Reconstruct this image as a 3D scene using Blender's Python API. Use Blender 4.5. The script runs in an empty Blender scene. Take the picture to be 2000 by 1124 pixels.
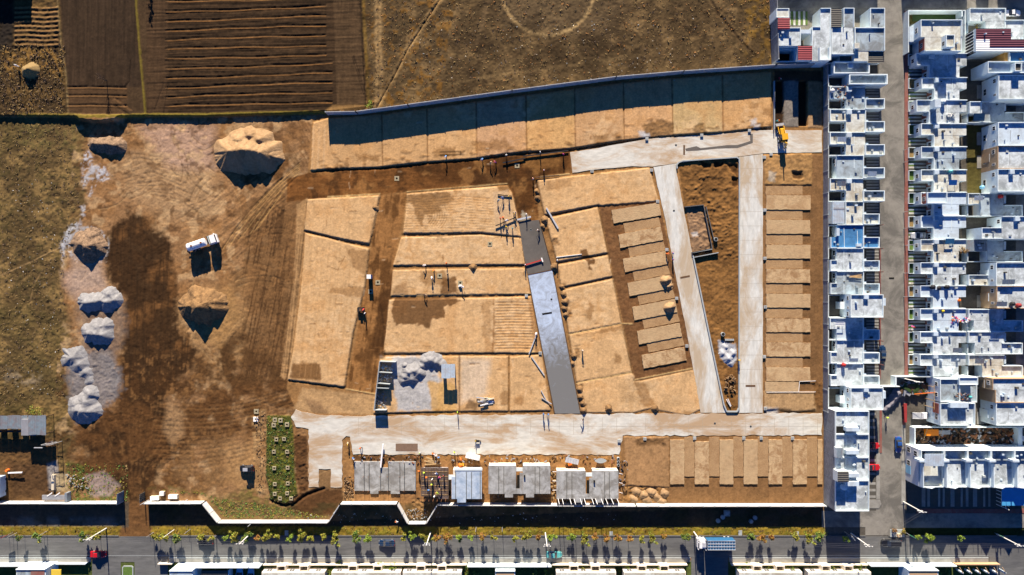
import bpy, bmesh, math, random
import numpy as np
from mathutils import Vector, Matrix
R = math.radians
random.seed(7)
SC = bpy.context.scene
# ------------------------------------------------------------ camera, sky, sun, exposure
CAM_H = 185.0            # the drone hovers 185 m above the site and looks straight down
K = 7.0                  # survey plan: 7 plan units = 1 metre, plan origin under the drone = (1000, 562)
cam = bpy.data.objects.new('camera', bpy.data.cameras.new('camera'))
SC.collection.objects.link(cam); SC.camera = cam
cam.location = (0, 0, CAM_H); cam.rotation_euler = (0, 0, 0)
cam.data.sensor_width = 36; cam.data.lens = 36 * K * CAM_H / 2000
cam.data.clip_start = 1; cam.data.clip_end = 6000
SUN_EL = 20.0
SHD = Vector((0.055, -1, 0)).normalized()
world = bpy.data.worlds.new('World'); SC.world = world; world.use_nodes = True
wn = world.node_tree; bg = wn.nodes['Background']
sky = wn.nodes.new('ShaderNodeTexSky'); sky.sky_type = 'NISHITA'; sky.sun_disc = False
sky.sun_elevation = R(SUN_EL); sky.sun_rotation = R(-3.2); sky.altitude = 2200
sky.air_density = 0.8; sky.dust_density = 0.0; sky.ozone_density = 6.0
hs = wn.nodes.new('ShaderNodeHueSaturation'); hs.inputs['Saturation'].default_value = 1.13; hs.inputs['Hue'].default_value = .509; hs.inputs['Value'].default_value = .95
wn.links.new(sky.outputs[0], hs.inputs['Color']); wn.links.new(hs.outputs[0], bg.inputs[0]); bg.inputs[1].default_value = 0.06
sd_ = bpy.data.lights.new('sun', 'SUN'); sd_.energy = 5.0; sd_.angle = R(0.5); sd_.color = (1.0, 0.86, 0.68)
sun = bpy.data.objects.new('sun', sd_); SC.collection.objects.link(sun)
d_ = Vector((SHD.x * math.cos(R(SUN_EL)), SHD.y * math.cos(R(SUN_EL)), -math.sin(R(SUN_EL))))
sun.rotation_euler = d_.to_track_quat('-Z', 'Y').to_euler(); sun.location = (0, 60, 90)
SC.view_settings.view_transform = 'Standard'; SC.view_settings.look = 'None'
SC.view_settings.exposure = 1.42; SC.view_settings.gamma = 1; SC.view_settings.use_curve_mapping = False
ILL = (1.42, 1.28, 1.16)   # what a white horizontal sheet in full sun reads at, used to turn looks into albedo

def s2l(c):
    c = c / 255.0
    return c / 12.92 if c <= 0.04045 else ((c + 0.055) / 1.055) ** 2.4
def lit(r, g, b):          # colour seen in full sun -> base colour of the surface
    return tuple(min(0.82, s2l(c) / i) for c, i in zip((r, g, b), ILL))

# ------------------------------------------------------------ materials
MATS = {}
def nodes_mat(name):
    m = bpy.data.materials.new(name); m.use_nodes = True
    return m, m.node_tree, m.node_tree.nodes['Principled BSDF']
def mat(name, col, rough=0.85, var=0.18, scale=0.8, stain=None, stain_amt=0.0, stain_scale=0.12, metal=0.0, bump=0.0,
        bscale=6.0, stripe=None, spec=0.3, stretch=(1, 1, 1)):
    """weathered surface: base colour with fine mottling, optional large stains, optional corrugation/joint lines"""
    if name in MATS: return MATS[name]
    m, nt, bs = nodes_mat(name); N = nt.nodes; L = nt.links
    geo = N.new('ShaderNodeNewGeometry'); mp = N.new('ShaderNodeMapping')
    L.new(geo.outputs['Position'], mp.inputs[0]); mp.inputs['Scale'].default_value = stretch
    n1 = N.new('ShaderNodeTexNoise'); n1.inputs['Scale'].default_value = scale; n1.inputs['Detail'].default_value = 7
    n1.inputs['Roughness'].default_value = 0.65
    L.new(mp.outputs[0], n1.inputs[0])
    r1 = N.new('ShaderNodeMapRange'); L.new(n1.outputs[0], r1.inputs[0])
    r1.inputs[1].default_value = 0.3; r1.inputs[2].default_value = 0.7
    r1.inputs[3].default_value = 1 - var; r1.inputs[4].default_value = 1 + var
    mul = N.new('ShaderNodeVectorMath'); mul.operation = 'SCALE'
    mul.inputs[0].default_value = col[:3]; L.new(r1.outputs[0], mul.inputs[3])
    out = mul.outputs[0]
    if stain_amt > 0:
        n2 = N.new('ShaderNodeTexNoise'); n2.inputs['Scale'].default_value = stain_scale; n2.inputs['Detail'].default_value = 8
        n2.inputs['Roughness'].default_value = 0.7; n2.inputs['Distortion'].default_value = 0.6
        L.new(mp.outputs[0], n2.inputs[0])
        r2 = N.new('ShaderNodeMapRange'); L.new(n2.outputs[0], r2.inputs[0])
        r2.inputs[1].default_value = 0.44; r2.inputs[2].default_value = 0.60
        r2.inputs[3].default_value = 0; r2.inputs[4].default_value = stain_amt
        mx = N.new('ShaderNodeMix'); mx.data_type = 'RGBA'
        L.new(r2.outputs[0], mx.inputs[0]); L.new(out, mx.inputs[6]); mx.inputs[7].default_value = (*stain[:3], 1)
        out = mx.outputs[2]
    L.new(out, bs.inputs['Base Color'])
    bs.inputs['Roughness'].default_value = rough; bs.inputs['Metallic'].default_value = metal
    bs.inputs['Specular IOR Level'].default_value = spec
    h = None
    if bump > 0:
        n3 = N.new('ShaderNodeTexNoise'); n3.inputs['Scale'].default_value = bscale; n3.inputs['Detail'].default_value = 5
        L.new(mp.outputs[0], n3.inputs[0]); h = n3.outputs[0]
        bp = N.new('ShaderNodeBump'); bp.inputs['Distance'].default_value = bump; bp.inputs['Strength'].default_value = 1.0
        L.new(h, bp.inputs['Height']); L.new(bp.outputs[0], bs.inputs['Normal'])
    if stripe:            # (axis, period in metres, depth): fine relief such as corrugated sheet
        ax, per, dep = stripe
        sp = N.new('ShaderNodeSeparateXYZ'); L.new(geo.outputs['Position'], sp.inputs[0])
        mm = N.new('ShaderNodeMath'); mm.operation = 'MULTIPLY'; mm.inputs[1].default_value = 2 * math.pi / per
        L.new(sp.outputs['XYZ'.index(ax)], mm.inputs[0])
        sn = N.new('ShaderNodeMath'); sn.operation = 'SINE'; L.new(mm.outputs[0], sn.inputs[0])
        bp = N.new('ShaderNodeBump'); bp.inputs['Distance'].default_value = dep
        L.new(sn.outputs[0], bp.inputs['Height']); L.new(bp.outputs[0], bs.inputs['Normal'])
    MATS[name] = m; return m

def block_mat(name, col, mortar, bw=0.8, bh=0.42, axis='X', var=.2):
    """block masonry read from far away (blocks of ~3 px): joints and block to block tone"""
    if name in MATS: return MATS[name]
    m, nt, bs = nodes_mat(name); N = nt.nodes; L = nt.links
    geo = N.new('ShaderNodeNewGeometry'); sp = N.new('ShaderNodeSeparateXYZ'); L.new(geo.outputs['Position'], sp.inputs[0])
    cb = N.new('ShaderNodeCombineXYZ'); L.new(sp.outputs[1 if axis == 'X' else 0], cb.inputs[0]); L.new(sp.outputs[2], cb.inputs[1])
    br = N.new('ShaderNodeTexBrick'); L.new(cb.outputs[0], br.inputs[0])
    br.inputs['Color1'].default_value = (*[c * (1 + var) for c in col], 1); br.inputs['Color2'].default_value = (*[c * (1 - var) for c in col], 1)
    br.inputs['Mortar'].default_value = (*mortar, 1); br.inputs['Scale'].default_value = 1
    br.inputs['Brick Width'].default_value = bw; br.inputs['Row Height'].default_value = bh; br.inputs['Mortar Size'].default_value = 0.025
    L.new(br.outputs[0], bs.inputs['Base Color']); bs.inputs['Roughness'].default_value = .9
    MATS[name] = m; return m

def paint(name, col, rough=0.35, coat=0.3, metal=0.0):
    if name in MATS: return MATS[name]
    m, nt, bs = nodes_mat(name)
    n1 = nt.nodes.new('ShaderNodeTexNoise'); n1.inputs['Scale'].default_value = 3
    r1 = nt.nodes.new('ShaderNodeMapRange'); nt.links.new(n1.outputs[0], r1.inputs[0])
    r1.inputs[3].default_value = max(0.05, rough - .1); r1.inputs[4].default_value = min(1, rough + .15)
    nt.links.new(r1.outputs[0], bs.inputs['Roughness'])
    bs.inputs['Base Color'].default_value = (*col, 1); bs.inputs['Metallic'].default_value = metal
    bs.inputs['Coat Weight'].default_value = coat * .4; bs.inputs['Coat Roughness'].default_value = .25
    MATS[name] = m; return m

def M(k): return MATS[k]
mat('collar', lit(176, 158, 124), .9, .15, 2)
mat('white_wall', (.62, .72, .76), .8, .06, 1.5, (.5, .47, .42), .25, .5)
mat('cream_wall', (.72, .66, .55), .8, .08, 1.5, (.5, .45, .38), .3, .5)
mat('tan_wall', lit(200, 160, 120), .85, .1, 1.5)
mat('ochre_wall', (.62, .32, .08), .8, .08)
mat('grey_wall', (.42, .42, .43), .9, .12, 1.0, (.28, .28, .3), .5, .3)
mat('brick_red', (.30, .09, .06), .8, .15)
mat('roof_concrete', lit(220, 222, 219), .9, .25, 1.1, lit(138, 140, 138), .75, .28, bump=.01)
mat('roof_warm', lit(222, 217, 202), .9, .22, 1.1, lit(168, 148, 120), .7, .22, bump=.01)
mat('roof_grey', lit(178, 188, 192), .9, .12, .9, lit(120, 116, 110), .75, .25, bump=.01)
mat('lime', (.40, .42, .45), .95, .2, 2, (.2, .2, .23), .5, .5)
mat('roof_white', lit(214, 224, 230), .85, .07, .9, lit(170, 168, 165), .5, .25)
mat('roof_blue', (.055, .20, .42), .6, .18, .6, (.03, .10, .22), .6, .2)
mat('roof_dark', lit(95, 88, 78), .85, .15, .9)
mat('sheet_red', (.20, .025, .035), .5, .1, stripe=('Y', .5, .05))
mat('sheet_maroon', (.10, .03, .045), .5, .1, stripe=('Y', .6, .05))
mat('sheet_white', (.72, .74, .76), .45, .08, stripe=('Y', .5, .05))
mat('sheet_blue', (.42, .52, .62), .4, .1, 2, (.3, .2, .12), .3, .6, stripe=('X', .45, .05))
mat('sheet_grey', lit(140, 150, 155), .5, .15, 1.5, lit(150, 95, 70), .35, .5, stripe=('X', .5, .05))
mat('sheet_dark', lit(92, 86, 78), .7, .15, 1.5, stripe=('Y', .5, .05))
mat('asphalt', lit(116, 112, 107), .9, .2, 1.2, lit(82, 80, 80), .6, .18, bump=.01, bscale=20, stretch=(.25, 1, 1))
mat('old_concrete', lit(152, 142, 128), .9, .13, .7, lit(98, 92, 84), .75, .14, bump=.01)
mat('new_concrete', lit(228, 217, 199), .9, .17, 1.3, lit(192, 150, 104), .85, .17, bump=.01, stretch=(.35, 1, 1))
mat('new_concrete_b', lit(226, 218, 204), .9, .17, 1.3, lit(190, 156, 114), .75, .17, bump=.01, stretch=(1, .3, 1))
mat('wet_concrete', lit(112, 102, 92), .6, .1, 1.2, lit(92, 84, 76), .5, .2)
mat('slab_concrete', lit(184, 178, 170), .9, .25, .8, lit(122, 112, 100), .7, .3, bump=.02)
mat('slab_blue', (.40, .48, .58), .55, .2, .9, (.16, .25, .38), .7, .25)
mat('sidewalk_grey', lit(168, 160, 148), .9, .12, .9, lit(110, 100, 90), .4, .2)
mat('sidewalk_red', (.21, .075, .06), .9, .15, 1.2, (.22, .15, .13), .5, .25)
mat('kerb', lit(180, 180, 175), .85, .1)
mat('kerb_dark', lit(105, 102, 98), .85, .1)
mat('white_paint', (.8, .8, .78), .6, .05)
mat('yellow_paint', (.62, .45, .05), .6, .1)
mat('glass', (.025, .03, .04), .15, .1, spec=.6)
mat('black_hole', (.008, .008, .008), 1, .1)  # near-black that paints in the dark of wells and openings
mat('rubber', (.02, .02, .02), .85, .1)
mat('steel', (.35, .36, .38), .5, .15, metal=.4)
mat('cable', (.10, .10, .11), .8, .05)
mat('plywood', lit(138, 108, 86), .9, .15, 2)
mat('galv', (.55, .57, .6), .45, .12, metal=.3)
mat('rust', (.22, .09, .04), .85, .2)
mat('wood', lit(200, 160, 110), .85, .2, 2)
mat('wood_dark', lit(110, 80, 55), .85, .25, 2)
mat('deck_wood', lit(120, 100, 88), .9, .3, 1.5, lit(70, 50, 40), .7, .6)
mat('pvc', (.75, .76, .78), .5, .05)
mat('pole_concrete', (.62, .61, .58), .8, .1)
mat('pad_light', lit(206, 168, 122), .95, .16, 1.2, lit(158, 112, 70), .5, .3, bump=.06, bscale=2.5)
mat('pad_dark', lit(186, 145, 100), .95, .2, 3.0, lit(150, 108, 68), .4, .35, bump=.06, bscale=5)
mat('gravel', (.25, .25, .255), .95, .3, 1.2, (.15, .15, .165), .5, .5, bump=.05, bscale=4)
mat('pad_light_b', lit(208, 170, 124), .95, .2, 1.5, lit(150, 104, 62), .7, .45, bump=.06, bscale=2.5)
mat('pad_light_c', lit(196, 158, 114), .95, .2, 1.0, lit(208, 172, 126), .6, .3, bump=.06, bscale=2.5)
mat('gravel_dark', lit(140, 132, 136), .95, .15, 2.5, lit(100, 92, 95), .4, .5, bump=.06, bscale=5)
mat('soil_pile', (.34, .22, .115), .95, .2, 1.5, (.20, .12, .055), .6, .5, bump=.08, bscale=3)
mat('soil_pile_dark', (.24, .14, .06), .95, .25, 1.5, (.08, .045, .02), .7, .5, bump=.14, bscale=3)
mat('rubble', (.24, .16, .10), .95, .35, 3, lit(60, 45, 35), .6, 1.2, bump=.1, bscale=3)
mat('leaf_green', (.09, .16, .03), .7, .35, 3)
mat('leaf_lime', (.20, .27, .03), .7, .3, 3)
mat('leaf_yellow', (.24, .21, .03), .7, .3, 3)
mat('leaf_orange', (.26, .12, .03), .7, .3, 3)
mat('leaf_dark', (.03, .06, .015), .7, .3, 3)
mat('dry_straw', (.22, .15, .06), .9, .3, 3)
mat('bark', (.12, .08, .05), .9, .2)
mat('tarp_blue', (.02, .10, .22), .5, .2, 1.5)
mat('tarp_roof', (.06, .30, .58), .55, .1)
mat('tank_black', (.02, .02, .022), .5, .1)
mat('tank_beige', (.62, .55, .42), .6, .1)
mat('skin', (.32, .17, .10), .6, .05); mat('hair', (.02, .015, .01), .8, .05)
for n_, c_ in dict(jeans=(.04, .06, .12), dark=(.03, .03, .035), orange=(.75, .16, .02), hiviz=(.45, .65, .05), red=(.45, .03, .03),
                   blue=(.08, .22, .5), white=(.72, .72, .72), tan=(.45, .33, .2), yellow=(.7, .48, .03), magenta=(.5, .05, .25), teal=(.05, .3, .33)).items():
    mat('cloth_' + n_, c_, .85, .1)
for n_, c_ in dict(red=(.48, .01, .015), black=(.012, .013, .016), blue=(.01, .07, .28), teal=(.10, .42, .42), silver=(.5, .52, .55),
                   white=(.75, .76, .78), navy=(.008, .03, .08), yellow=(.70, .38, .02), sky=(.2, .5, .75), orange=(.75, .22, .01)).items():
    paint('car_' + n_, c_, .3, .5, .3 if n_ == 'silver' else 0)
paint('lamp_red', (.4, .01, .01), .3); paint('lamp_clear', (.35, .35, .33), .3)

# ------------------------------------------------------------ mesh helpers
COL = SC.collection
class MB:
    def __init__(s): s.v = []; s.f = []; s.m = []
    def add(s, vs, fs, mi=0):
        o = len(s.v); s.v += [tuple(p) for p in vs]
        for f in fs: s.f.append(tuple(i + o for i in f)); s.m.append(mi)
        return s
    def box(s, x0, y0, z0, x1, y1, z1, mi=0, tm=None):
        if x0 > x1: x0, x1 = x1, x0
        if y0 > y1: y0, y1 = y1, y0
        vs = [(x0, y0, z0), (x1, y0, z0), (x1, y1, z0), (x0, y1, z0), (x0, y0, z1), (x1, y0, z1), (x1, y1, z1), (x0, y1, z1)]
        s.add(vs, [(0, 3, 2, 1), (0, 1, 5, 4), (1, 2, 6, 5), (2, 3, 7, 6), (3, 0, 4, 7)], mi)
        o = len(s.v) - 8; s.f.append((o + 4, o + 5, o + 6, o + 7)); s.m.append(mi if tm is None else tm); return s
    def prism(s, poly, z0, z1, mi=0, tm=None):
        a = sum(poly[i][0] * poly[(i + 1) % len(poly)][1] - poly[(i + 1) % len(poly)][0] * poly[i][1] for i in range(len(poly)))
        if a < 0: poly = poly[::-1]
        n = len(poly); o = len(s.v)
        s.v += [(x, y, z0) for x, y in poly] + [(x, y, z1) for x, y in poly]
        for i in range(n):
            j = (i + 1) % n; s.f.append((o + i, o + j, o + n + j, o + n + i)); s.m.append(mi)
        s.f.append(tuple(o + n + i for i in range(n))); s.m.append(mi if tm is None else tm)
        s.f.append(tuple(o + n - 1 - i for i in range(n))); s.m.append(mi); return s
    def tube(s, p0, p1, r, r1=None, n=8, mi=0):
        p0, p1 = Vector(p0), Vector(p1); d = (p1 - p0)
        if d.length < 1e-6: return s
        q = d.to_track_quat('Z', 'Y'); r1 = r if r1 is None else r1
        vs = [p0 + q @ Vector((r * math.cos(2 * math.pi * i / n), r * math.sin(2 * math.pi * i / n), 0)) for i in range(n)]
        vs += [p1 + q @ Vector((r1 * math.cos(2 * math.pi * i / n), r1 * math.sin(2 * math.pi * i / n), 0)) for i in range(n)]
        fs = [(i, (i + 1) % n, n + (i + 1) % n, n + i) for i in range(n)] + [tuple(range(n))[::-1], tuple(range(n, 2 * n))]
        return s.add(vs, fs, mi)
    def bar(s, p0, p1, w, h, mi=0):          # horizontal-ish beam, w across, h high
        p0, p1 = Vector(p0), Vector(p1); d = (p1 - p0).normalized()
        sd = d.cross(Vector((0, 0, 1)))
        sd = sd.normalized() if sd.length > 1e-4 else Vector((1, 0, 0))
        up = sd.cross(d).normalized(); vs = []
        for p in (p0, p1):
            for a, b in ((-1, -1), (1, -1), (1, 1), (-1, 1)): vs.append(p + sd * a * w / 2 + up * b * h / 2)
        return s.add(vs, [(0, 1, 2, 3), (7, 6, 5, 4), (0, 4, 5, 1), (1, 5, 6, 2), (2, 6, 7, 3), (3, 7, 4, 0)], mi)
    def loft(s, rings, mi=0, cap=True):
        n = len(rings[0]); o = len(s.v)
        for r in rings: s.v += [tuple(p) for p in r]
        for k in range(len(rings) - 1):
            for i in range(n):
                j = (i + 1) % n
                s.f.append((o + k * n + i, o + k * n + j, o + (k + 1) * n + j, o + (k + 1) * n + i)); s.m.append(mi)
        if cap:
            s.f.append(tuple(o + i for i in range(n))[::-1]); s.m.append(mi)
            s.f.append(tuple(o + (len(rings) - 1) * n + i for i in range(n))); s.m.append(mi)
        return s
    def mesh(s, name, mats, origin=(0, 0, 0), smooth=False):
        me = bpy.data.meshes.new(name); ox, oy, oz = origin
        me.from_pydata([(x - ox, y - oy, z - oz) for x, y, z in s.v], [], s.f)
        for m in (mats if isinstance(mats, (list, tuple)) else [mats]): me.materials.append(M(m) if isinstance(m, str) else m)
        if max(s.m, default=0) > 0: me.polygons.foreach_set('material_index', s.m)
        if smooth: me.polygons.foreach_set('use_smooth', [True] * len(me.polygons))
        me.validate(); me.update(); return me
    def build(s, name, mats, parent=None, origin=None, smooth=False):
        if origin is None: origin = parent['o'] if (parent is not None and 'o' in parent) else (0, 0, 0)
        return link(name, s.mesh(name, mats, origin, smooth), parent)
def link(name, me, parent=None):
    o = bpy.data.objects.new(name, me); COL.objects.link(o)
    if parent is not None: o.parent = parent
    return o
def tag(o, label, cat, group=None):
    o['label'] = label; o['category'] = cat
    if group: o['group'] = group
    return o
def thing(name, label, cat, loc=(0, 0, 0), rz=0, group=None, world=False):
    o = bpy.data.objects.new(name, None); COL.objects.link(o); o.empty_display_size = .5
    o.location = loc; o.rotation_euler = (0, 0, rz)
    if world: o['o'] = tuple(loc)            # parts are given in world metres
    return tag(o, label, cat, group)
def single(name, mb, mats, label, cat, loc, group=None, rz=0, smooth=False, world=True):
    o = mb.build(name, mats, origin=loc if world else (0, 0, 0), smooth=smooth); o.location = loc; o.rotation_euler = (0, 0, rz)
    return tag(o, label, cat, group)
def struct(name, mb, mats):
    o = mb.build(name, mats); o['kind'] = 'structure'; return o
def stuff(name, mb, mats, label, cat, smooth=False):
    o = mb.build(name, mats, smooth=smooth); o['kind'] = 'stuff'; return tag(o, label, cat)
def G(px, py): return ((px - 1000) / K, (562 - py) / K)          # plan -> metres on the ground
def GH(px, py, h):                                               # sighted point at height h -> metres
    f = (CAM_H - h) / CAM_H; return ((px - 1000) / K * f, (562 - py) / K * f)
ORD = ['first', 'second', 'third', 'fourth', 'fifth', 'sixth', 'seventh', 'eighth', 'ninth', 'tenth', 'eleventh', 'twelfth',
       'thirteenth', 'fourteenth', 'fifteenth', 'sixteenth', 'seventeenth', 'eighteenth', 'nineteenth', 'twentieth']
def nth(i):
    if i < 20: return ORD[i]
    n = i + 1; return '%d%s' % (n, {1: 'st', 2: 'nd', 3: 'rd'}.get(n % 10, 'th'))
# ------------------------------------------------------------ the ground: one relief sheet with its soil colours and a few painted shadows
def axis(lo, hi, fine, coarse_from, coarse, far):
    a = list(np.arange(lo, coarse_from, fine)) + list(np.arange(coarse_from, hi + .01, coarse))
    out = []; s = 2.0; p = hi
    while p < far: p += s; out.append(p); s *= 1.7
    neg = []; s = 2.0; p = lo
    while p > -far: p -= s; neg.append(p); s *= 1.7
    return np.array(neg[::-1] + a + out)
xs = axis(-147, 150, 0.25, 87, 0.6, 2500); ys = axis(-84, 86, 0.25, 200, .25, 2500); ys = ys[(ys <= 86.1) | (ys > 86.1)]
ys = np.unique(np.concatenate([ys[ys < 86], 86 + np.cumsum(2.0 * 1.7 ** np.arange(13))]))
GX, GY = np.meshgrid(xs, ys)
PX = 1000 + K * GX; PY = 562 - K * GY
PXc = np.clip(PX, -40, 2060); PYc = np.clip(PY, -40, 1150)
SH = PX.shape
def vnoise(x, y, seed):
    rng = np.random.RandomState(seed); T = rng.rand(256, 256)
    xi = np.floor(x).astype(int); yi = np.floor(y).astype(int); fx = x - xi; fy = y - yi
    fx = fx * fx * (3 - 2 * fx); fy = fy * fy * (3 - 2 * fy)
    a = T[yi & 255, xi & 255]; b = T[yi & 255, (xi + 1) & 255]; c = T[(yi + 1) & 255, xi & 255]; d = T[(yi + 1) & 255, (xi + 1) & 255]
    return (a * (1 - fx) + b * fx) * (1 - fy) + (c * (1 - fx) + d * fx) * fy
def fbm(x, y, scale, oc=4, seed=0, g=.55):
    s = 0; a = 1; t = 0
    for k in range(oc):
        s = s + a * vnoise(x / scale * 2 ** k + 17.3 * k, y / scale * 2 ** k + 5.1 * k, seed + k); t += a; a *= g
    return s / t
NB = fbm(PX, PY, 90, 4, 1); NM = fbm(PX, PY, 26, 4, 11); NS = fbm(PX, PY, 8, 3, 21); NF = fbm(PX, PY, 3.2, 2, 31)
def sub(pts, pad):
    x0 = min(p[0] for p in pts) - pad; x1 = max(p[0] for p in pts) + pad; y0 = min(p[1] for p in pts) - pad; y1 = max(p[1] for p in pts) + pad
    c = np.where((PX[0] >= x0) & (PX[0] <= x1))[0]; r = np.where((PY[:, 0] >= y0) & (PY[:, 0] <= y1))[0]
    if len(c) == 0 or len(r) == 0: return None
    return (slice(r[0], r[-1] + 1), slice(c[0], c[-1] + 1))
def segd(x, y, a, b):
    dx, dy = b[0] - a[0], b[1] - a[1]; L2 = dx * dx + dy * dy + 1e-9
    t = np.clip(((x - a[0]) * dx + (y - a[1]) * dy) / L2, 0, 1)
    return np.hypot(x - a[0] - t * dx, y - a[1] - t * dy)
def pmask(poly, soft=1.5, rag=1.5, ragn=None):
    pad = soft + rag * 2 + 4; sl = sub(poly, pad)
    if sl is None: return None, None
    x, y = PX[sl], PY[sl]; d = np.full(x.shape, 1e9); ins = np.zeros(x.shape, bool); n = len(poly)
    for i in range(n):
        a, b = poly[i], poly[(i + 1) % n]; d = np.minimum(d, segd(x, y, a, b))
        if a[1] != b[1]:
            c = ((a[1] > y) != (b[1] > y)) & (x < (b[0] - a[0]) * (y - a[1]) / (b[1] - a[1]) + a[0]); ins ^= c
    sd = np.where(ins, -d, d) + rag * 2.4 * ((NS if ragn is None else ragn)[sl] - .5)
    return sl, np.clip(.5 - sd / soft, 0, 1)
def smask(pts, w, soft=1.5, rag=.6, closed=False):
    pad = w + soft + rag * 2 + 3; sl = sub(pts, pad)
    if sl is None: return None, None
    x, y = PX[sl], PY[sl]; d = np.full(x.shape, 1e9); n = len(pts)
    for i in range(n if closed else n - 1): d = np.minimum(d, segd(x, y, pts[i], pts[(i + 1) % n]))
    return sl, np.clip(.5 - (d + rag * 2.4 * (NS[sl] - .5) - w / 2) / soft, 0, 1)
C = np.zeros(SH + (3,)); Z = np.zeros(SH); RG = np.full(SH, .03)
def base(col): C[:] = np.array(lit(*col))
def put(sl, m, col=None, a=1.0, z=None, dz=None, rough=None):
    if sl is None: return
    if col is not None:
        mm = (m * a)[..., None]; C[sl] = C[sl] * (1 - mm) + np.array(lit(*col)) * mm
    if z is not None: Z[sl] = Z[sl] * (1 - m) + z * m
    if dz is not None: Z[sl] += dz * m
    if rough is not None: RG[sl] = RG[sl] * (1 - m) + rough * m
def P(poly, col=None, a=1.0, soft=1.5, rag=1.5, z=None, dz=None, rough=None, mod=None):
    sl, m = pmask(poly, soft, rag)
    if sl is None: return
    if mod is not None: m = m * mod[sl]
    put(sl, m, col, a, z, dz, rough)
def S(pts, w, col=None, a=1.0, soft=1.5, rag=.6, dz=None, z=None, mod=None, closed=False):
    sl, m = smask(pts, w, soft, rag, closed)
    if sl is None: return
    if mod is not None: m = m * mod[sl]
    put(sl, m, col, a, z, dz)
def thr(N, lo, hi): return np.clip((N - lo) / (hi - lo), 0, 1)
def streak(ang, along, across, seed):       # noise drawn out along a direction: wheel tracks, plough lines
    c, s = math.cos(R(ang)), math.sin(R(ang))
    u = PXc * c + PYc * s; v = -PXc * s + PYc * c
    return fbm(u / along, v / across, 1, 3, seed)
def rect(x0, y0, x1, y1): return [(x0, y0), (x1, y0), (x1, y1), (x0, y1)]
ST0 = streak(0, 60, 2.6, 41); ST90 = streak(92, 60, 2.6, 51); ST35 = streak(-38, 45, 3.0, 61); STm = streak(-8, 50, 3.0, 71); ST105 = streak(101, 55, 3.4, 81)

base((150, 112, 72))
# --- scrub and fields outside the walls
P([(700, -60), (1520, -60), (1520, 135), (1200, 158), (800, 212), (640, 228), (640, 215), (718, 212)], (98, 76, 48), z=.5, rough=.10, rag=1)
P([(700, -60), (1520, -60), (1520, 135), (1200, 158), (800, 212), (720, 222)], (148, 116, 74), .55, mod=thr(NM, .5, .72))
P([(700, -60), (1520, -60), (1520, 135), (1200, 158), (800, 212), (720, 222)], (58, 42, 26), .7, mod=thr(NS, .56, .74) * thr(NB, .4, .6))
P([(700, -60), (900, -60), (860, 200), (720, 222)], (150, 100, 30), .5, mod=thr(NS, .54, .7))
P([(1440, -60), (1512, -60), (1512, 130), (1460, 130)], (165, 120, 40), .5, soft=20, mod=thr(NS, .45, .65))
P([(960, -60), (1260, -60), (1200, 60), (1100, 75), (990, 50)], (120, 96, 66), .6, soft=30)
for x_ in (735.5, 743): S([(x_ - 1, -40), (x_, 80), (x_ + 3, 150), (x_ - 2, 205)], 5, (200, 160, 106), .9, 4, 1.5, dz=-.06)
S([(739, -40), (740, 80), (742, 150), (738, 205)], 20, (156, 122, 78), .6, 10, 4)
S([(870, -15), (830, 45), (798, 95), (770, 150), (735, 213)], 10, (184, 144, 92), .8, 6, 2)
S([(870, -15), (830, 45), (798, 95), (770, 150), (735, 213)], 2.0, (60, 40, 25), .9, 1.5, .5, dz=-.3)
arc = [(1070 + 90 * math.cos(t), -20 + 90 * math.sin(t)) for t in np.linspace(-.2, math.pi + .2, 30)]
S(arc, 6, (196, 158, 104), .85, 5, 1.8, dz=-.04)
S([(1375, -20), (1402, 28), (1440, 75), (1475, 112)], 4, (70, 50, 32), .6, 3, 1, dz=-.2)
S([(1382, -20), (1409, 28), (1447, 75), (1482, 112)], 3, (150, 116, 74), .5, 3, 1)
S([(960, -20), (938, 60), (930, 90)], 8, (150, 118, 80), .45, 6, 2)
S([(880, 166), (960, 150), (1100, 130), (1250, 110)], 6, (160, 128, 84), .35, 6, 2)
# fields on the higher terrace in the north west
UP = [(-60, -60), (702, -60), (708, 60), (716, 212), (640, 219), (560, 223), (400, 229), (250, 228), (237, 232), (225, 236), (165, 236), (150, 229), (-60, 228)]
P(UP, (84, 62, 40), z=.75, rough=.03, rag=.8, soft=2.2)
P([(-60, -60), (118, -60), (122, 40), (134, 150), (138, 226), (-60, 228)], (112, 84, 46), .9, rough=.16)
P([(-60, -60), (118, -60), (122, 40), (134, 150), (138, 226), (-60, 228)], (66, 50, 32), .8, mod=thr(NM, .45, .6), rough=.14)
P([(-60, 92), (128, 92), (134, 150), (-60, 160)], (168, 122, 58), .55, mod=thr(NS, .45, .6), soft=14)
for k, y_ in enumerate(np.arange(18, 92, 9.0)):
    S([(34, y_ + 1), (60, y_), (90, y_ + 2), (116, y_)], 4.0, (176, 130, 80), .75, 2.5, 1.6, dz=.2)
    S([(34, y_ + 5), (60, y_ + 4), (90, y_ + 6), (116, y_ + 4)], 3.0, (36, 26, 20), .8, 2.5, 1.2)
P(rect(-60, -60, 31, 100), (34, 30, 28), .8, soft=8, rag=3)  # corner shadow painted into the ground colour
P([(118, -60), (266, -60), (272, 90), (280, 172), (135, 172), (126, 60)], (68, 50, 34), 1, rough=.02)
sl, m = pmask([(118, -60), (268, -60), (274, 90), (282, 170), (135, 170), (126, 60)], 2, .5)
Z[sl] += m * .30 * (streak(90.5, 90, 3.2, 90)[sl] - .5); C[sl] *= (1 + m * .9 * (streak(90.5, 90, 3.0, 95)[sl] - .5))[..., None]
P(rect(136, 173, 252, 226), (98, 70, 44), .9)
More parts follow.
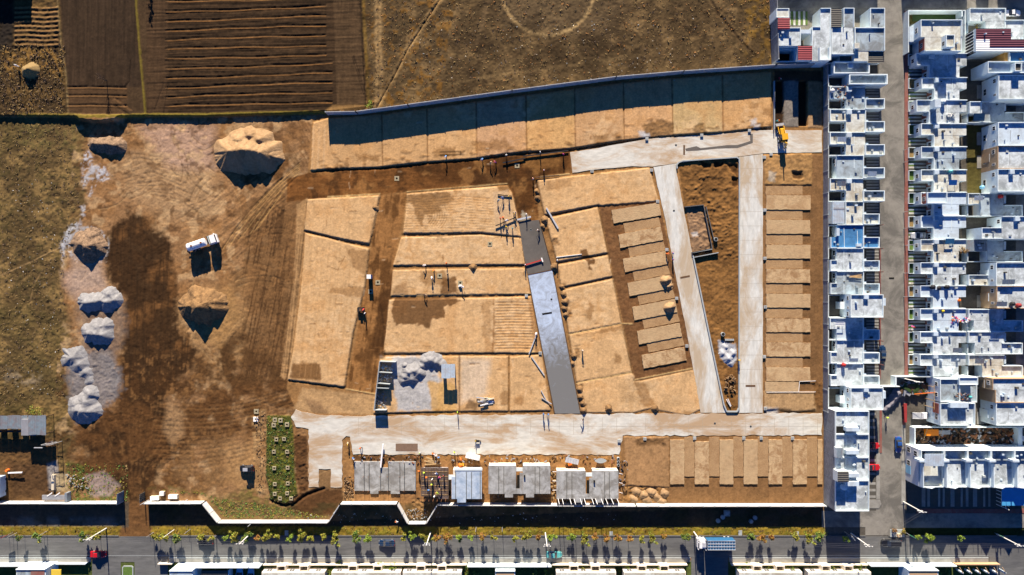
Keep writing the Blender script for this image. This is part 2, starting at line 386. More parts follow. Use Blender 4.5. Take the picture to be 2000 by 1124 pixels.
for y_ in (172, 188, 207): S([(136, y_), (180, y_ - 1), (250, y_ + 1)], 2, (30, 20, 14), .9, 1.2, .4, dz=-.18); S([(136, y_ + 3), (180, y_ + 2), (250, y_ + 4)], 2.4, (140, 98, 56), .7, 1.5, .4, dz=.1)
for x_ in (222, 226): S([(x_, 192), (x_ + 35, 217)], 1.8, (146, 104, 64), .7, 1.5, .4, dz=-.08); S([(x_ + 3, 208), (x_ + 32, 226)], 1.8, (36, 26, 20), .7, 1.5, .4, dz=-.1)
S([(258, 120), (255, 160), (247, 172)], 2, (40, 28, 18), .8, 1.2, .4, dz=-.12)
S([(268, -60), (270, 20), (276, 100), (283, 175), (287, 226)], 4.2, (138, 116, 42), .8, 2.2, 1.2, dz=.22)
S([(113, -60), (117, 20), (123, 90), (133, 150), (137, 226)], 3, (160, 130, 84), .6, 2.4, 1.4, dz=.1)
FD = [(288, -60), (704, -60), (708, 60), (715, 212), (640, 219), (400, 226), (290, 226)]
P(FD, (74, 53, 33), 1, rough=.015, rag=.3)
sl, m = pmask(FD, 2, .3); C[sl] *= (1 + m * 1.0 * (streak(-1.7, 80, 2.6, 97)[sl] - .5))[..., None]; Z[sl] += m * .20 * (streak(-1.7, 80, 3.0, 98)[sl] - .5)
for i, y_ in enumerate(np.arange(-26, 226, 18.55)):
    wob = lambda x: 1.3 * math.sin(x * .013 + i) + .7 * math.sin(x * .05 + 2 * i)
    xr = 645 + max(0, y_) * .045
    pts = [(x, y_ + 12 - (x - 330) * .030 + wob(x)) for x in np.arange(326, xr, 12)]
    if pts[0][1] > 224: continue
    S(pts, 1.8, (30, 21, 14), .95, 1.4, .5, dz=-.22)
    S([(x, y + 3.0) for x, y in pts], 1.4, (170, 116, 62), .8, 1.3, .4, dz=.07)
    for q_, al in ((5.5, .5), (9.5, .7), (14, .5)): S([(x, y + q_ + .6 * math.sin(x * .02 + q_ + i)) for x, y in pts if y + q_ < 223], 1.6, (44, 31, 20), al, 2, 1.2, dz=-.07)
HL = [(650, -60), (704, -60), (708, 60), (715, 210), (660, 215)]
sl, m = pmask(HL, 2, .3); C[sl] = C[sl] * (1 - m[..., None]) + np.array(lit(92, 68, 44)) * (m * (1 + .5 * (ST90[sl] - .5)))[..., None]
P(rect(290, -60, 330, 222), (86, 62, 40), .8, soft=3); sl, m = pmask(rect(290, -60, 328, 222), 2, .3); C[sl] *= (1 + m * .4 * (ST90[sl] - .5))[..., None]
for a_, b_ in (((322, 165), (305, 215)), ((330, 170), (322, 225)), ((692, 112), (714, 180)), ((690, 116), (712, 188))): S([a_, b_], 1.8, (40, 28, 18), .7, 1.4, .4, dz=-.08)
P([(635, 219), (650, 208), (712, 206), (716, 214), (650, 223)], (170, 126, 74), .8, soft=4)
S([(702, -60), (708, 60), (716, 210)], 4, (48, 34, 22), .8, 2.5, 2, dz=-.15); S([(708, -60), (713, 60), (721, 210)], 5, (150, 112, 40), .5, 3, 2.5)
# grassy terrace lip
S([(40, 226), (150, 227), (165, 233), (225, 233), (243, 228), (290, 226), (400, 226.5), (520, 223), (638, 221)], 6, (150, 126, 48), .9, 2.5, 1.3, dz=.12)
S([(150, 229), (165, 235), (200, 237), (225, 235), (243, 230)], 6, (160, 134, 50), .9, 3, 1.3, dz=.35)
P([(150, 226), (243, 226), (232, 236), (205, 240), (178, 239), (160, 236)], None, soft=2.5, rag=1.5, z=1.75); P([(150, 226), (243, 226), (232, 236), (205, 240), (178, 239), (160, 236)], (150, 124, 50), .8, soft=3)
# --- site west: grass, graded dirt, wet haul road
WG = [(-60, 230), (150, 231), (165, 260), (158, 290), (155, 330), (168, 400), (150, 450), (128, 500), (118, 560), (132, 620), (138, 660), (128, 720), (140, 800), (150, 870), (110, 980), (-60, 980)]
P([(150, 234), (640, 226), (612, 300), (600, 340), (600, 760), (640, 760), (600, 985), (100, 985), (120, 500)], (172, 126, 82), rough=.06, rag=2)
P([(150, 234), (640, 226), (612, 300), (600, 340), (600, 760), (640, 760), (600, 985), (100, 985), (120, 500)], (150, 104, 60), .7, mod=thr(NM, .42, .62))
P(WG, (110, 86, 52), rough=.13, rag=12, soft=22)
P(WG, (158, 124, 74), .7, rag=5, soft=8, mod=thr(NM, .47, .62)); P(WG, (78, 66, 36), .7, rag=5, soft=8, mod=thr(NS, .52, .72)); P(WG, (98, 82, 44), .5, soft=8, mod=thr(NB, .52, .7))
P(rect(40, 236, 170, 290), (120, 104, 58), .5, soft=18, mod=thr(NS, .4, .6))
S([(-20, 548), (60, 512), (120, 482), (150, 462)], 2, (190, 150, 100), .7, 1.6, .6)
P([(0, 720), (80, 735), (72, 760), (10, 745)], (176, 150, 120), .5, soft=16, mod=thr(NS, .45, .6))
P([(240, 300), (330, 290), (420, 330), (430, 420), (380, 440), (300, 410), (250, 380)], (196, 156, 112), .6, soft=30)
P([(270, 250), (330, 240), (420, 250), (420, 330), (330, 330)], (204, 162, 132), .8, soft=24, rag=5)
P([(150, 234), (640, 226), (612, 300), (600, 340), (600, 760), (640, 760), (600, 985), (100, 985), (120, 500)], (100, 66, 38), .6, mod=thr(fbm(PX, PY, 14, 3, 301), .56, .68) * thr(NB, .38, .55))
P([(150, 234), (640, 226), (612, 300), (600, 340), (600, 760), (640, 760), (600, 985), (100, 985), (120, 500)], (224, 180, 128), .5, mod=thr(fbm(PX, PY, 18, 3, 311), .56, .7))
P([(700, -60), (1520, -60), (1520, 135), (1200, 158), (800, 212), (720, 222)], (50, 36, 22), .45, mod=thr(fbm(PX, PY, 40, 3, 501), .52, .66))
P([(120, 530), (190, 520), (215, 570), (205, 600), (150, 590), (125, 560)], (196, 160, 134), .8, soft=14, rag=3)
P([(420, 560), (500, 500), (560, 420), (600, 470), (560, 700), (480, 740), (440, 660)], (160, 116, 70), .6, soft=26)
P([(300, 600), (420, 560), (480, 600), (480, 700), (420, 760), (350, 700)], (186, 142, 92), .5, soft=26)
SITE = (PY > 240).astype(float)
for k in range(80):                       # stray tracks in loose dirt
    cx, cy = random.uniform(180, 580), random.uniform(240, 960); r_ = random.uniform(30, 120); a_ = random.uniform(0, 6.28); w_ = random.uniform(.4, 1.0)
    for off in (0, 11):
        pts = [(cx + (r_ + off) * math.cos(a_ + t), cy + (r_ + off) * math.sin(a_ + t)) for t in np.linspace(0, w_, 10)]
        S(pts, 1.7, random.choice(((214, 168, 112), (92, 62, 36), (150, 106, 62))), .45, 2, .9, dz=-.06, mod=SITE)
WET = [(250, 420), (285, 425), (300, 446), (330, 466), (338, 512), (345, 560), (347, 640), (386, 684), (372, 722), (332, 748), (318, 790), (340, 830), (345, 870), (318, 905), (290, 960), (288, 985), (254, 985), (235, 960), (190, 905), (150, 860), (190, 820), (235, 800), (228, 740), (238, 690), (240, 620), (243, 585), (214, 545), (204, 500), (214, 455)]
P(WET, (66, 42, 21), .95, soft=14, rag=9, rough=.06); P(WET, (138, 92, 50), .6, soft=12, rag=4, mod=thr(NM, .5, .66))
MUD = [(200, 690), (390, 690), (480, 640), (560, 720), (590, 762), (560, 850), (480, 852), (440, 880), (440, 950), (330, 975), (150, 975), (130, 860), (150, 830), (235, 800)]
P(MUD, (78, 50, 26), .88, soft=26, rag=9, mod=thr(.6 * NM + .4 * NS, .36, .56)); P(MUD, (160, 112, 64), .5, soft=20, rag=6, mod=thr(NS, .55, .7)); P(WET, (60, 40, 22), .7, soft=9, rag=4, mod=thr(ST90, .5, .7))
P([(150, 800), (320, 780), (420, 760), (470, 740), (560, 745), (590, 760), (560, 830), (470, 850), (400, 830), (330, 860), (330, 960), (200, 960), (120, 880)], (104, 68, 36), .8, soft=22, rag=7, mod=thr(NM + .25 * NB, .5, .66), rough=.07)
P([(470, 395), (600, 350), (610, 400), (590, 470), (570, 560), (560, 700), (540, 745), (470, 745), (490, 640), (480, 560)], (140, 98, 58), .8, soft=18, rag=5)
sl, m = pmask([(480, 420), (600, 420), (590, 470), (560, 742), (470, 742), (500, 600)], 20, 4)
C[sl] *= (1 + m * 1.1 * (ST105[sl] - .5))[..., None]; Z[sl] += m * .14 * (ST105[sl] - .5)
P([(480, 430), (560, 400), (575, 560), (545, 742), (470, 742)], (74, 48, 26), .75, soft=16, mod=thr(ST105, .46, .62))
P([(400, 690), (470, 660), (560, 720), (555, 745), (420, 760), (380, 720)], (90, 60, 32), .7, soft=18, mod=thr(NM, .42, .6))
P([(556, 240), (612, 236), (612, 330), (560, 330)], (130, 90, 54), .7, soft=12, mod=thr(streak(60, 30, 3, 99), .42, .6))
P([(470, 330), (560, 300), (620, 340), (600, 400), (520, 410), (480, 380)], (104, 68, 36), .8, soft=18, mod=thr(NM, .38, .56))
sl, m = pmask([(400, 380), (560, 300), (580, 380), (480, 520), (420, 520)], 24, 4)
C[sl] *= (1 + m * .9 * (ST35[sl] - .5))[..., None]; Z[sl] += m * .12 * (ST35[sl] - .5)
for k in range(16):                       # fan of wheel tracks turning onto the haul road
    a0 = (430 + k * 5 + random.uniform(-4, 4), 490 - k * 3); a1 = (490 + k * 6, 395 - k * 4 + random.uniform(-5, 5)); a2 = (585, 318 + k * 2)
    pts = [((1 - t) ** 2 * a0[0] + 2 * t * (1 - t) * a1[0] + t * t * a2[0], (1 - t) ** 2 * a0[1] + 2 * t * (1 - t) * a1[1] + t * t * a2[1]) for t in np.linspace(0, 1, 14)]
    S(pts, 1.6, (214, 164, 100) if k % 2 else (96, 64, 36), .55, 1.6, .5, dz=-.07)
for k in range(15):                       # curving tracks in the mud south of the lots
    y_ = 760 + k * 7.5; pts = [(300 + t * 300, y_ + 40 * math.sin(t * 2.2 + .6) - 26 * t + (1 - t) * k * 2.0) for t in np.linspace(0, 1, 16)]
    S(pts, 2.0, (168, 120, 70) if k % 3 else (66, 44, 24), .34, 2.8, 1.6, dz=-.05)
for k in range(14):                       # ruts converging on the gate
    x_ = 180 + k * 14; S([(x_, 800), (x_ + (262 - x_) * .35, 870), (262 + (k - 7) * 2.0, 940), (268 + (k - 7) * 1.2, 985), (269 + (k - 7) * 1.2, 1040)], 2.0, (146, 102, 60) if k % 2 else (60, 42, 26), .28, 3, 1.6, dz=-.035)
for k in range(12):
    S([(205 + k * 9, 330 + k * 5), (260 + k * 9, 300 + k * 9), (330 + k * 8, 310 + k * 12)], 1.6, (200, 152, 100) if k % 2 else (104, 70, 42), .4, 2, .8, dz=-.05)
P([(330, 780), (352, 800), (360, 850), (335, 870), (318, 840)], (182, 140, 96), .7, soft=12); P([(370, 870), (440, 860), (520, 860), (520, 960), (400, 960), (340, 930)], (168, 124, 78), .5, soft=26, mod=thr(NM, .35, .5))
P([(395, 600), (450, 560), (470, 620), (430, 680), (405, 670)], (184, 136, 82), .7, soft=14)
for q in ([(158, 300), (176, 292), (182, 310), (168, 330), (158, 362), (160, 340)], [(178, 320), (205, 325), (220, 350), (200, 356), (176, 352), (162, 370), (160, 352)], [(158, 404), (166, 400), (167, 425), (158, 420)],
          [(128, 446), (155, 430), (162, 440), (140, 456), (130, 490), (122, 520), (116, 480)], [(203, 480), (210, 482), (206, 510), (196, 512)], [(178, 365), (186, 360), (178, 385), (170, 385)]):
    P(q, (206, 200, 198), .9, soft=5, rag=7, mod=thr(NS * .7 + NF * .3, .40, .56))
ring = [(172 + 38 * math.cos(t), 480 + 34 * math.sin(t)) for t in np.linspace(0, 6.28, 30)]
S(ring, 9, (200, 192, 186), .85, 3, 4, mod=thr(NS, .38, .55)); P([(138, 500), (200, 500), (205, 560), (140, 570)], (196, 164, 140), .6, soft=14)
P([(128, 700), (210, 680), (235, 720), (240, 760), (200, 800), (150, 830), (135, 760)], (142, 134, 130), .85, soft=14, rag=9, rough=.10)
P([(150, 600), (240, 580), (250, 640), (230, 690), (160, 690)], (140, 120, 106), .55, soft=16, rag=7)
# junkyard, green area, south west corner
P([(-60, 860), (110, 860), (118, 985), (-60, 985)], (128, 90, 54), .8, soft=8); P(rect(20, 905, 100, 975), (86, 60, 38), .8, soft=16, rag=4)
P([(92, 905), (112, 900), (118, 960), (96, 958)], (170, 164, 160), .7, soft=5)
P([(104, 925), (134, 925), (134, 960), (104, 960)], (206, 178, 132), .7, soft=5)
P([(125, 900), (165, 905), (175, 950), (250, 960), (250, 983), (140, 983)], (88, 92, 34), .8, soft=9, rag=6, mod=thr(NS, .4, .55), rough=.15)
P([(168, 930), (205, 920), (235, 950), (215, 970), (175, 970)], (176, 152, 140), .8, soft=7, rag=3)
P([(290, 955), (400, 960), (410, 985), (440, 1015), (640, 1012), (660, 990), (560, 985), (480, 950), (430, 975), (330, 950)], (104, 100, 44), .75, soft=10, rag=5, mod=thr(NS, .38, .56), rough=.12)
P([(440, 860), (505, 870), (508, 950), (470, 960), (440, 930)], (184, 138, 88), .6, soft=14)
P([(400, 965), (470, 960), (560, 1000), (600, 1012), (440, 1012)], (150, 116, 70), .5, soft=12)
P([(490, 800), (520, 800), (524, 972), (500, 960), (495, 880)], (190, 150, 100), .6, soft=4, mod=thr(NS, .4, .6), rough=.14)
GR = [(522, 812), (568, 812), (574, 850), (576, 930), (582, 965), (560, 984), (530, 975), (520, 930)]
P(GR, (96, 92, 40), 1, soft=3, rag=2, z=.3, rough=.14); P(GR, (62, 70, 22), .7, soft=3, mod=thr(NS, .48, .64)); P(GR, (150, 140, 44), .6, soft=3, mod=thr(NF, .6, .8))
P([(574, 850), (600, 850), (603, 955), (585, 965), (578, 930)], (96, 62, 34), .9, soft=4, rough=.2)
P([(560, 985), (585, 965), (610, 955), (668, 955), (672, 975), (650, 1005), (600, 1012), (560, 1000)], (98, 64, 36), .95, soft=8, rag=3, rough=.07)
S([(530, 978), (555, 988), (575, 984), (600, 966), (632, 955)], 5, (40, 26, 16), .8, 3, 1.5, dz=-.5)
P([(668, 850), (692, 850), (695, 985), (672, 978)], (164, 118, 74), .8, soft=4, rough=.16); P([(670, 860), (690, 860), (690, 930), (672, 930)], (84, 56, 34), .6, soft=4, mod=thr(NS, .42, .6), dz=-.25)
# --- inside the walls: graded building lots with low earth steps
MOT = np.ones(SH); SAND = (222, 174, 120); BR = (158, 106, 58); WETS = (112, 72, 36)
def lot(poly, z=.28, col=SAND, rag=1.0, a=1.0, rough=.022):
    P(poly, col, a, soft=1.8, rag=rag, z=z, rough=rough)
    sl_, m_ = pmask(poly, 1.8, rag); MOT[sl_] = MOT[sl_] * (1 - m_) + .62 * m_
    P(poly, (190, 138, 84), .55, soft=3, rag=rag, mod=thr(NM, .52, .7)); P(poly, (226, 186, 138), .5, soft=3, mod=thr(NB, .5, .62) * thr(NS, .35, .6))
P([(610, 235), (640, 226), (700, 224), (800, 211), (1000, 184), (1200, 158), (1512, 134), (1605, 131), (1605, 985), (1215, 985), (860, 988), (690, 985), (600, 850), (560, 760), (575, 600), (600, 430), (600, 350)], (172, 124, 74), z=0, rough=.03, rag=.5)
# dirt roads
DR = [(560, 350), (612, 336), (800, 322), (1000, 304), (1112, 297), (1118, 338), (1052, 350), (1045, 352), (1052, 420), (1050, 432), (1008, 434), (996, 372), (985, 362), (800, 374), (742, 382), (620, 388), (560, 395)]
P(DR, (136, 86, 42), 1, soft=3, rag=1.2, rough=.03)
sl, m = pmask(DR, 3, 1); C[sl] *= (1 + m * .7 * (streak(-4, 60, 3.5, 102)[sl] - .5))[..., None]; Z[sl] += m * .05 * (streak(-4, 60, 3.5, 102)[sl] - .5)
P([(800, 325), (1108, 298), (1116, 336), (1050, 348), (1040, 420), (1010, 424), (998, 366), (900, 362), (820, 350)], (92, 56, 25), .85, soft=10, rag=4)
P(DR, (172, 120, 66), .5, mod=thr(NM, .54, .66)); P(DR, (70, 44, 22), .6, mod=thr(fbm(PX, PY, 15, 3, 401), .55, .66))
P([(940, 318), (1100, 300), (1108, 332), (1000, 345)], (140, 94, 46), .5, soft=10, mod=thr(NM, .45, .6))
P([(1020, 412), (1030, 418), (1036, 432), (1015, 432)], (190, 176, 150), .8, soft=3, rag=3)
VR = [(745, 382), (795, 377), (788, 420), (768, 520), (766, 580), (750, 682), (736, 811), (676, 758), (695, 660), (722, 500), (738, 412)]
P(VR, (172, 118, 66), 1, soft=3, rag=1.5, rough=.03); P(VR, (96, 60, 28), .85, soft=5, mod=thr(NM * .6 + streak(97, 50, 5, 103) * .4, .48, .6))
P([(740, 575), (765, 560), (762, 640), (738, 700), (725, 690), (735, 620)], (84, 52, 25), .85, soft=6, rag=3)
P([(700, 690), (728, 680), (732, 740), (715, 745)], (116, 76, 40), .7, soft=6, rag=3)
P([(590, 758), (735, 772), (735, 812), (600, 805), (575, 800)], (206, 160, 108), .9, soft=5, rag=3); P([(595, 780), (625, 785), (640, 808), (612, 808)], (150, 112, 76), .7, soft=4, rag=2)
# strip of lots below the north wall
NSX = [640, 746, 834, 930, 1027, 1122, 1217, 1312, 1410, 1506]
def wy(x): return np.interp(x, [640, 702, 800, 1000, 1200, 1330, 1508, 1610], [226, 224, 211, 184, 158, 146, 134, 131])
def sy(x): return np.interp(x, [605, 640, 745, 835, 930, 990, 1110, 1260, 1400, 1506], [335, 332, 328, 318, 311, 301, 293, 270, 262, 250])
NL = [(612, 240)] + [(x, float(wy(x)) + 6) for x in NSX] + [(x, float(sy(x))) for x in NSX[::-1]] + [(606, 334)]
lot(NL, z=.30, col=(212, 162, 108), rag=1.5)
for i in range(9):
    x0, x1 = NSX[i], NSX[i + 1]
    z_ = .30 + (.06 if i % 2 else 0)
    lot([(x0 + 1, wy(x0) + 8), (x1 - 1, wy(x1) + 8), (x1 - 1, sy(x1) - 2), (x0 + 1, sy(x0) - 2)], z=z_ + .01 * i, col=(206 + (i * 7) % 16, 158 + (i * 5) % 12, 106 + (i * 3) % 12), rag=.4)
for x_ in NSX[1:-1]: S([(x_, wy(x_) + 8), (x_ + 2, sy(x_) - 1)], 2.4, (120, 78, 42), .75, 1.6, .7, dz=-.12)
for x_ in (612, 623, 634): S([(x_ + 1, 250), (x_, 290), (x_ - 2, 330)], 3, (226, 180, 130), .6, 2.5, 1.4, dz=.06)
P([(1155, 262), (1215, 262), (1220, 288), (1160, 288)], (150, 108, 66), .7, soft=6, rag=4, mod=thr(NM, .3, .5))
for k in range(90):
    x_ = random.uniform(620, 1500); y_ = float(sy(x_)) - abs(random.gauss(0, 14)) - 2; S([(x_, y_), (x_ + random.uniform(3, 16), y_ + random.uniform(-2, 2))], random.uniform(1.5, 5), (132, 90, 50), random.uniform(.3, .7), 3, 3, dz=.05)
for q in ([(1252, 245), (1290, 234), (1312, 238), (1316, 262), (1262, 270)], [(1352, 245), (1372, 244), (1385, 262), (1352, 262)], [(1452, 250), (1490, 240), (1500, 256), (1460, 262)]): P(q, (124, 88, 50), .75, soft=5, rag=4, rough=.10)
for q in ([(696, 300), (745, 302), (740, 316), (700, 315)], [(850, 292), (890, 288), (890, 306), (850, 310)], [(918, 280), (990, 272), (1000, 292), (930, 300)], [(1468, 200), (1482, 204), (1478, 218), (1466, 212)], [(1488, 212), (1508, 212), (1506, 232), (1492, 228)]): P(q, (150, 104, 58), .65, soft=5, rag=4)
for (x_, y_) in ((1253, 262), (1470, 240), (1478, 250), (1262, 268)): P([(x_ - 7, y_ - 5), (x_ + 6, y_ - 6), (x_ + 7, y_ + 5), (x_ - 5, y_ + 6)], (215, 210, 205), .7, soft=4, rag=3)
S([(x, float(sy(x)) + 1) for x in range(620, 1500, 12)], 4.5, (64, 42, 24), .85, 2.4, 1.4, dz=-.12)  # trench line, with the shade of the lot step painted into it
for q in ([(860, 298), (900, 297), (900, 303), (860, 304)],): S(q, 3, (60, 40, 22), .8)
S([(x, float(sy(x)) - 3) for x in range(1010, 1500, 12)], 5, (140, 96, 54), .7, 3, 2.5, mod=thr(NS, .42, .6))
# excavated beds in the north east corner
for q in (rect(1513, 158, 1531, 246), rect(1560, 158, 1577, 246)): P(q, (66, 46, 30), 1, z=-1.1, soft=1.6, rag=.5)
P(rect(1531, 152, 1560, 248), (150, 140, 128), .9, z=.1, soft=1.6, rag=1); P(rect(1578, 150, 1606, 250), (186, 146, 104), .9, z=.1, soft=1.6)
P(rect(1513, 137, 1606, 158), (80, 62, 46), .9, z=-.3, soft=3)
# middle lots
L1 = [(600, 390), (742, 382), (736, 420), (722, 477), (660, 466), (594, 450)]
L2 = [(597, 456), (656, 470), (721, 486), (714, 560), (690, 652), (673, 756), (562, 742), (574, 680), (590, 550)]
L3 = [(795, 379), (990, 363), (1000, 378), (1010, 420), (1018, 463), (940, 455), (788, 456)]
L4 = [(784, 464), (940, 459), (1018, 466), (1026, 517), (768, 519)]
L5 = [(768, 528), (1028, 524), (1035, 574), (764, 577)]
L6 = [(760, 586), (1036, 580), (1056, 690), (750, 690)]
L7 = [(742, 697), (896, 696), (896, 804), (730, 808)]
L8 = [(899, 696), (992, 696), (992, 804), (899, 804)]
L9 = [(996, 697), (1058, 693), (1074, 802), (996, 804)]
R1 = [(1050, 353), (1115, 345), (1268, 328), (1286, 394), (1192, 412), (1168, 401), (1064, 420)]
R2 = [(1066, 428), (1167, 405), (1186, 494), (1088, 512)]
R3 = [(1089, 518), (1187, 499), (1196, 540), (1095, 562)]
R4 = [(1098, 567), (1197, 545), (1214, 631), (1111, 652)]
R5 = [(1112, 655), (1215, 634), (1233, 726), (1125, 747)]
R6 = [(1127, 750), (1234, 729), (1250, 745), (1355, 722), (1368, 800), (1345, 812), (1300, 804), (1270, 798), (1240, 806), (1140, 806)]
RB = [(1170, 402), (1192, 400), (1287, 394), (1345, 655), (1356, 722), (1240, 745)]
P([(580, 400), (600, 388), (596, 460), (572, 700), (556, 742), (548, 735), (575, 540)], (198, 150, 98), .9, soft=3, rag=2, rough=.03)
for k in range(4): S([(593 - 5 * k, 460), (580 - 5 * k, 600), (566 - 5 * k, 735)], 1.4, (110, 74, 42), .6, 1.6, .6, dz=-.07)
for i, q in enumerate((L1, L2, L3, L4, L5, L6, L7, L8, L9, R1, R2, R3, R4, R5, R6)):
    lot(q, z=(.30, .26, .28, .22, .20, .24, .22, .22, .22, .30, .26, .22, .20, .18, .16)[i])
P(RB, (142, 98, 60), 1, z=.06, rough=.05); P(RB, (110, 72, 42), .6, mod=thr(NS, .45, .62))
for q, wd in (([(742, 383), (733, 425), (722, 480)], 4), ([(721, 490), (713, 560), (690, 652), (674, 756)], 4.5), ([(564, 744), (673, 759)], 4.5), ([(596, 452), (640, 462), (665, 472), (722, 482)], 4), ([(600, 389), (742, 380)], 2.2),
              ([(770, 522), (1026, 520)], 4.0), ([(786, 459), (860, 463), (900, 458), (940, 457), (1000, 466)], 4), ([(764, 581), (830, 582), (1036, 577)], 2.6), ([(750, 693), (1056, 691)], 3), ([(897, 696), (897, 806)], 2), ([(994, 696), (994, 804)], 1.8),
              ([(732, 809), (896, 805), (1075, 804)], 3.5), ([(795, 377), (990, 361)], 2.6), ([(742, 590), (750, 640), (745, 690)], 3), ([(1066, 424), (1168, 403)], 5.5), ([(1090, 515), (1187, 497)], 3.6), ([(1096, 564), (1197, 543)], 3.0),
              ([(1168, 402), (1188, 500), (1214, 634), (1238, 744)], 2.6), ([(1045, 352), (1064, 424), (1088, 512), (1126, 750), (1140, 806)], 3), ([(560, 742), (594, 454), (600, 392)], 3)):
    S(q, wd * .8, (60, 38, 22), .8, 2.6, 1.8, dz=-.10, mod=.45 + .55 * thr(NS, .32, .5))  # shallow ditches; the shadow of the earth steps is painted into their dark colour
for q in ([(1111, 654), (1214, 632), (1235, 633)], [(1126, 749), (1233, 727)], [(764, 578), (1036, 574)], [(1056, 346), (1112, 340)], [(795, 375), (990, 359)], [(742, 379), (640, 385)], [(1000, 690), (1056, 688)], [(676, 760), (735, 770)], [(1240, 742), (1352, 720)]): S(q, 2.0, (240, 196, 130), .9, 1.4, .5, dz=.10)
# stains, ribs and wheel marks on the lots
P([(790, 382), (880, 376), (890, 392), (860, 404), (862, 414), (830, 420), (826, 440), (812, 425), (806, 400), (790, 398)], (130, 88, 46), .75, soft=4, rag=3)
P([(880, 362), (900, 361), (905, 380), (890, 378)], (150, 104, 56), .5, soft=3, rag=2); P([(970, 362), (992, 362), (996, 376), (975, 374)], (140, 94, 48), .8, soft=3, rag=3)
for k in range(14): S([(790, 388 + k * 5), (830, 392 + k * 4.6), (900, 384 + k * 5.2), (965, 390 + k * 5)], 1.4, (186, 134, 80), .5, 1.4, .7, dz=-.05)
for k in range(8): S([(800 + 40 * math.cos(t) * (1 + .12 * k), 420 + 26 * math.sin(t) * (1 + .12 * k)) for t in np.linspace(-1.6, .6, 12)], 1.4, (150, 104, 58), .55, 1.4, .6, dz=-.05)
P([(820, 532), (870, 530), (880, 560), (826, 556)], (150, 104, 58), .6, soft=5, rag=5); P([(1060, 356), (1110, 348), (1120, 366), (1070, 372)], (168, 118, 68), .5, soft=6, rag=5); P([(940, 590), (960, 586), (960, 690), (946, 690)], (168, 118, 68), .45, soft=5, rag=4)
P([(962, 376), (992, 372), (1010, 460), (968, 455)], (214, 174, 130), .8, soft=3, rag=2)
P([(865, 545), (890, 540), (894, 574), (860, 576)], (110, 70, 34), .85, soft=4, rag=4); P([(772, 580), (870, 582), (905, 588), (868, 600), (870, 622), (845, 622), (838, 640), (800, 632), (775, 636), (764, 620)], (112, 74, 40), .9, soft=2.5, rag=3)
P([(772, 560), (795, 550), (798, 575), (768, 576)], (150, 104, 60), .6, soft=4, rag=3)
for k in range(17): S([(968, 592 + k * 5.6), (1000, 591 + k * 5.6), (1040, 592 + k * 5.6)], 1.8, (176, 124, 74), .7, 1.6, .5, dz=-.10)
S([(964, 584), (965, 640), (962, 688)], 4, (150, 100, 54), .7, 2.5, 2)
P([(1030, 584), (1042, 600), (1056, 690), (1046, 690)], (168, 116, 66), .7, soft=4, rag=3)
P([(1133, 488), (1145, 488), (1150, 500), (1162, 508), (1160, 516), (1152, 518), (1158, 528), (1150, 526), (1146, 512), (1138, 506), (1132, 494)], (110, 70, 34), .9, soft=1.8, rag=1.6)
for q in ([(1200, 690), (1216, 700), (1212, 712), (1200, 708)], [(1150, 590), (1160, 600), (1155, 625), (1145, 620)], [(1180, 640), (1215, 634), (1215, 645), (1160, 652)], [(975, 768), (995, 762), (995, 790), (978, 790)], [(1005, 775), (1022, 776), (1020, 792), (1004, 790)], [(1240, 748), (1260, 750), (1278, 790), (1255, 796)],
          [(590, 706), (626, 710), (628, 744), (570, 740), (572, 715)], [(650, 564), (712, 560), (708, 584), (660, 576), (640, 572)], [(675, 485), (720, 490), (714, 540), (690, 520)]): P(q, (150, 104, 58), .62, soft=4, rag=3)
P([(572, 712), (626, 710), (628, 742), (566, 738)], (124, 84, 46), .8, soft=3, rag=1.5)
for k in range(9): S([(610 + k * 11, 480 + k * 2), (600 + k * 11, 600), (585 + k * 11, 735)], 1.3, (196, 146, 92), .5, 1.6, .6, dz=-.03)
S([(650, 500), (672, 508), (662, 512)], 1.4, (140, 96, 54), .6); S([(640, 520), (660, 528), (675, 500)], 1.4, (140, 96, 54), .6)
sl, m = pmask(R6, 3, 1); C[sl] *= (1 + m * .35 * (NM[sl] - .5))[..., None]
P([(745, 697), (835, 697), (862, 740), (850, 800), (776, 803), (770, 760), (765, 700)], (192, 186, 180), .92, soft=6, rag=4, rough=.04)
P([(835, 745), (890, 750), (893, 803), (845, 803)], (216, 166, 100), .9, soft=5, rag=3)
P([(899, 700), (960, 700), (950, 770), (899, 790)], (222, 196, 166), .7, soft=12, rag=3)
P([(916, 780), (935, 790), (930, 803), (905, 800)], (96, 64, 36), .7, soft=4, rag=3)
P([(850, 800), (890, 800), (886, 822), (860, 826), (842, 812)], (198, 144, 80), .9, soft=4, rag=3)
P([(740, 690), (752, 684), (754, 700), (742, 702)], (84, 56, 32), .8, soft=3, rag=2)
for (x_, y_, r_) in ((1085, 470, 9), (1100, 560, 7), (1108, 590, 8), (1112, 612, 7), (1060, 440, 7), (1068, 452, 6), (1078, 487, 6), (1084, 525, 8), (1127, 690, 8), (1132, 760, 8), (1136, 785, 8), (1140, 800, 7), (1045, 380, 5), (1048, 395, 5)):
    P([(x_ - r_ * .6, y_ - r_), (x_ + r_ * .6, y_ - r_), (x_ + r_ * .7, y_ + r_), (x_ - r_ * .7, y_ + r_)], (128, 86, 46), .7, soft=3, rag=3, rough=.2)
P([(1130, 332), (1170, 330), (1172, 340), (1145, 344)], (150, 108, 62), .7, soft=4, rag=3)
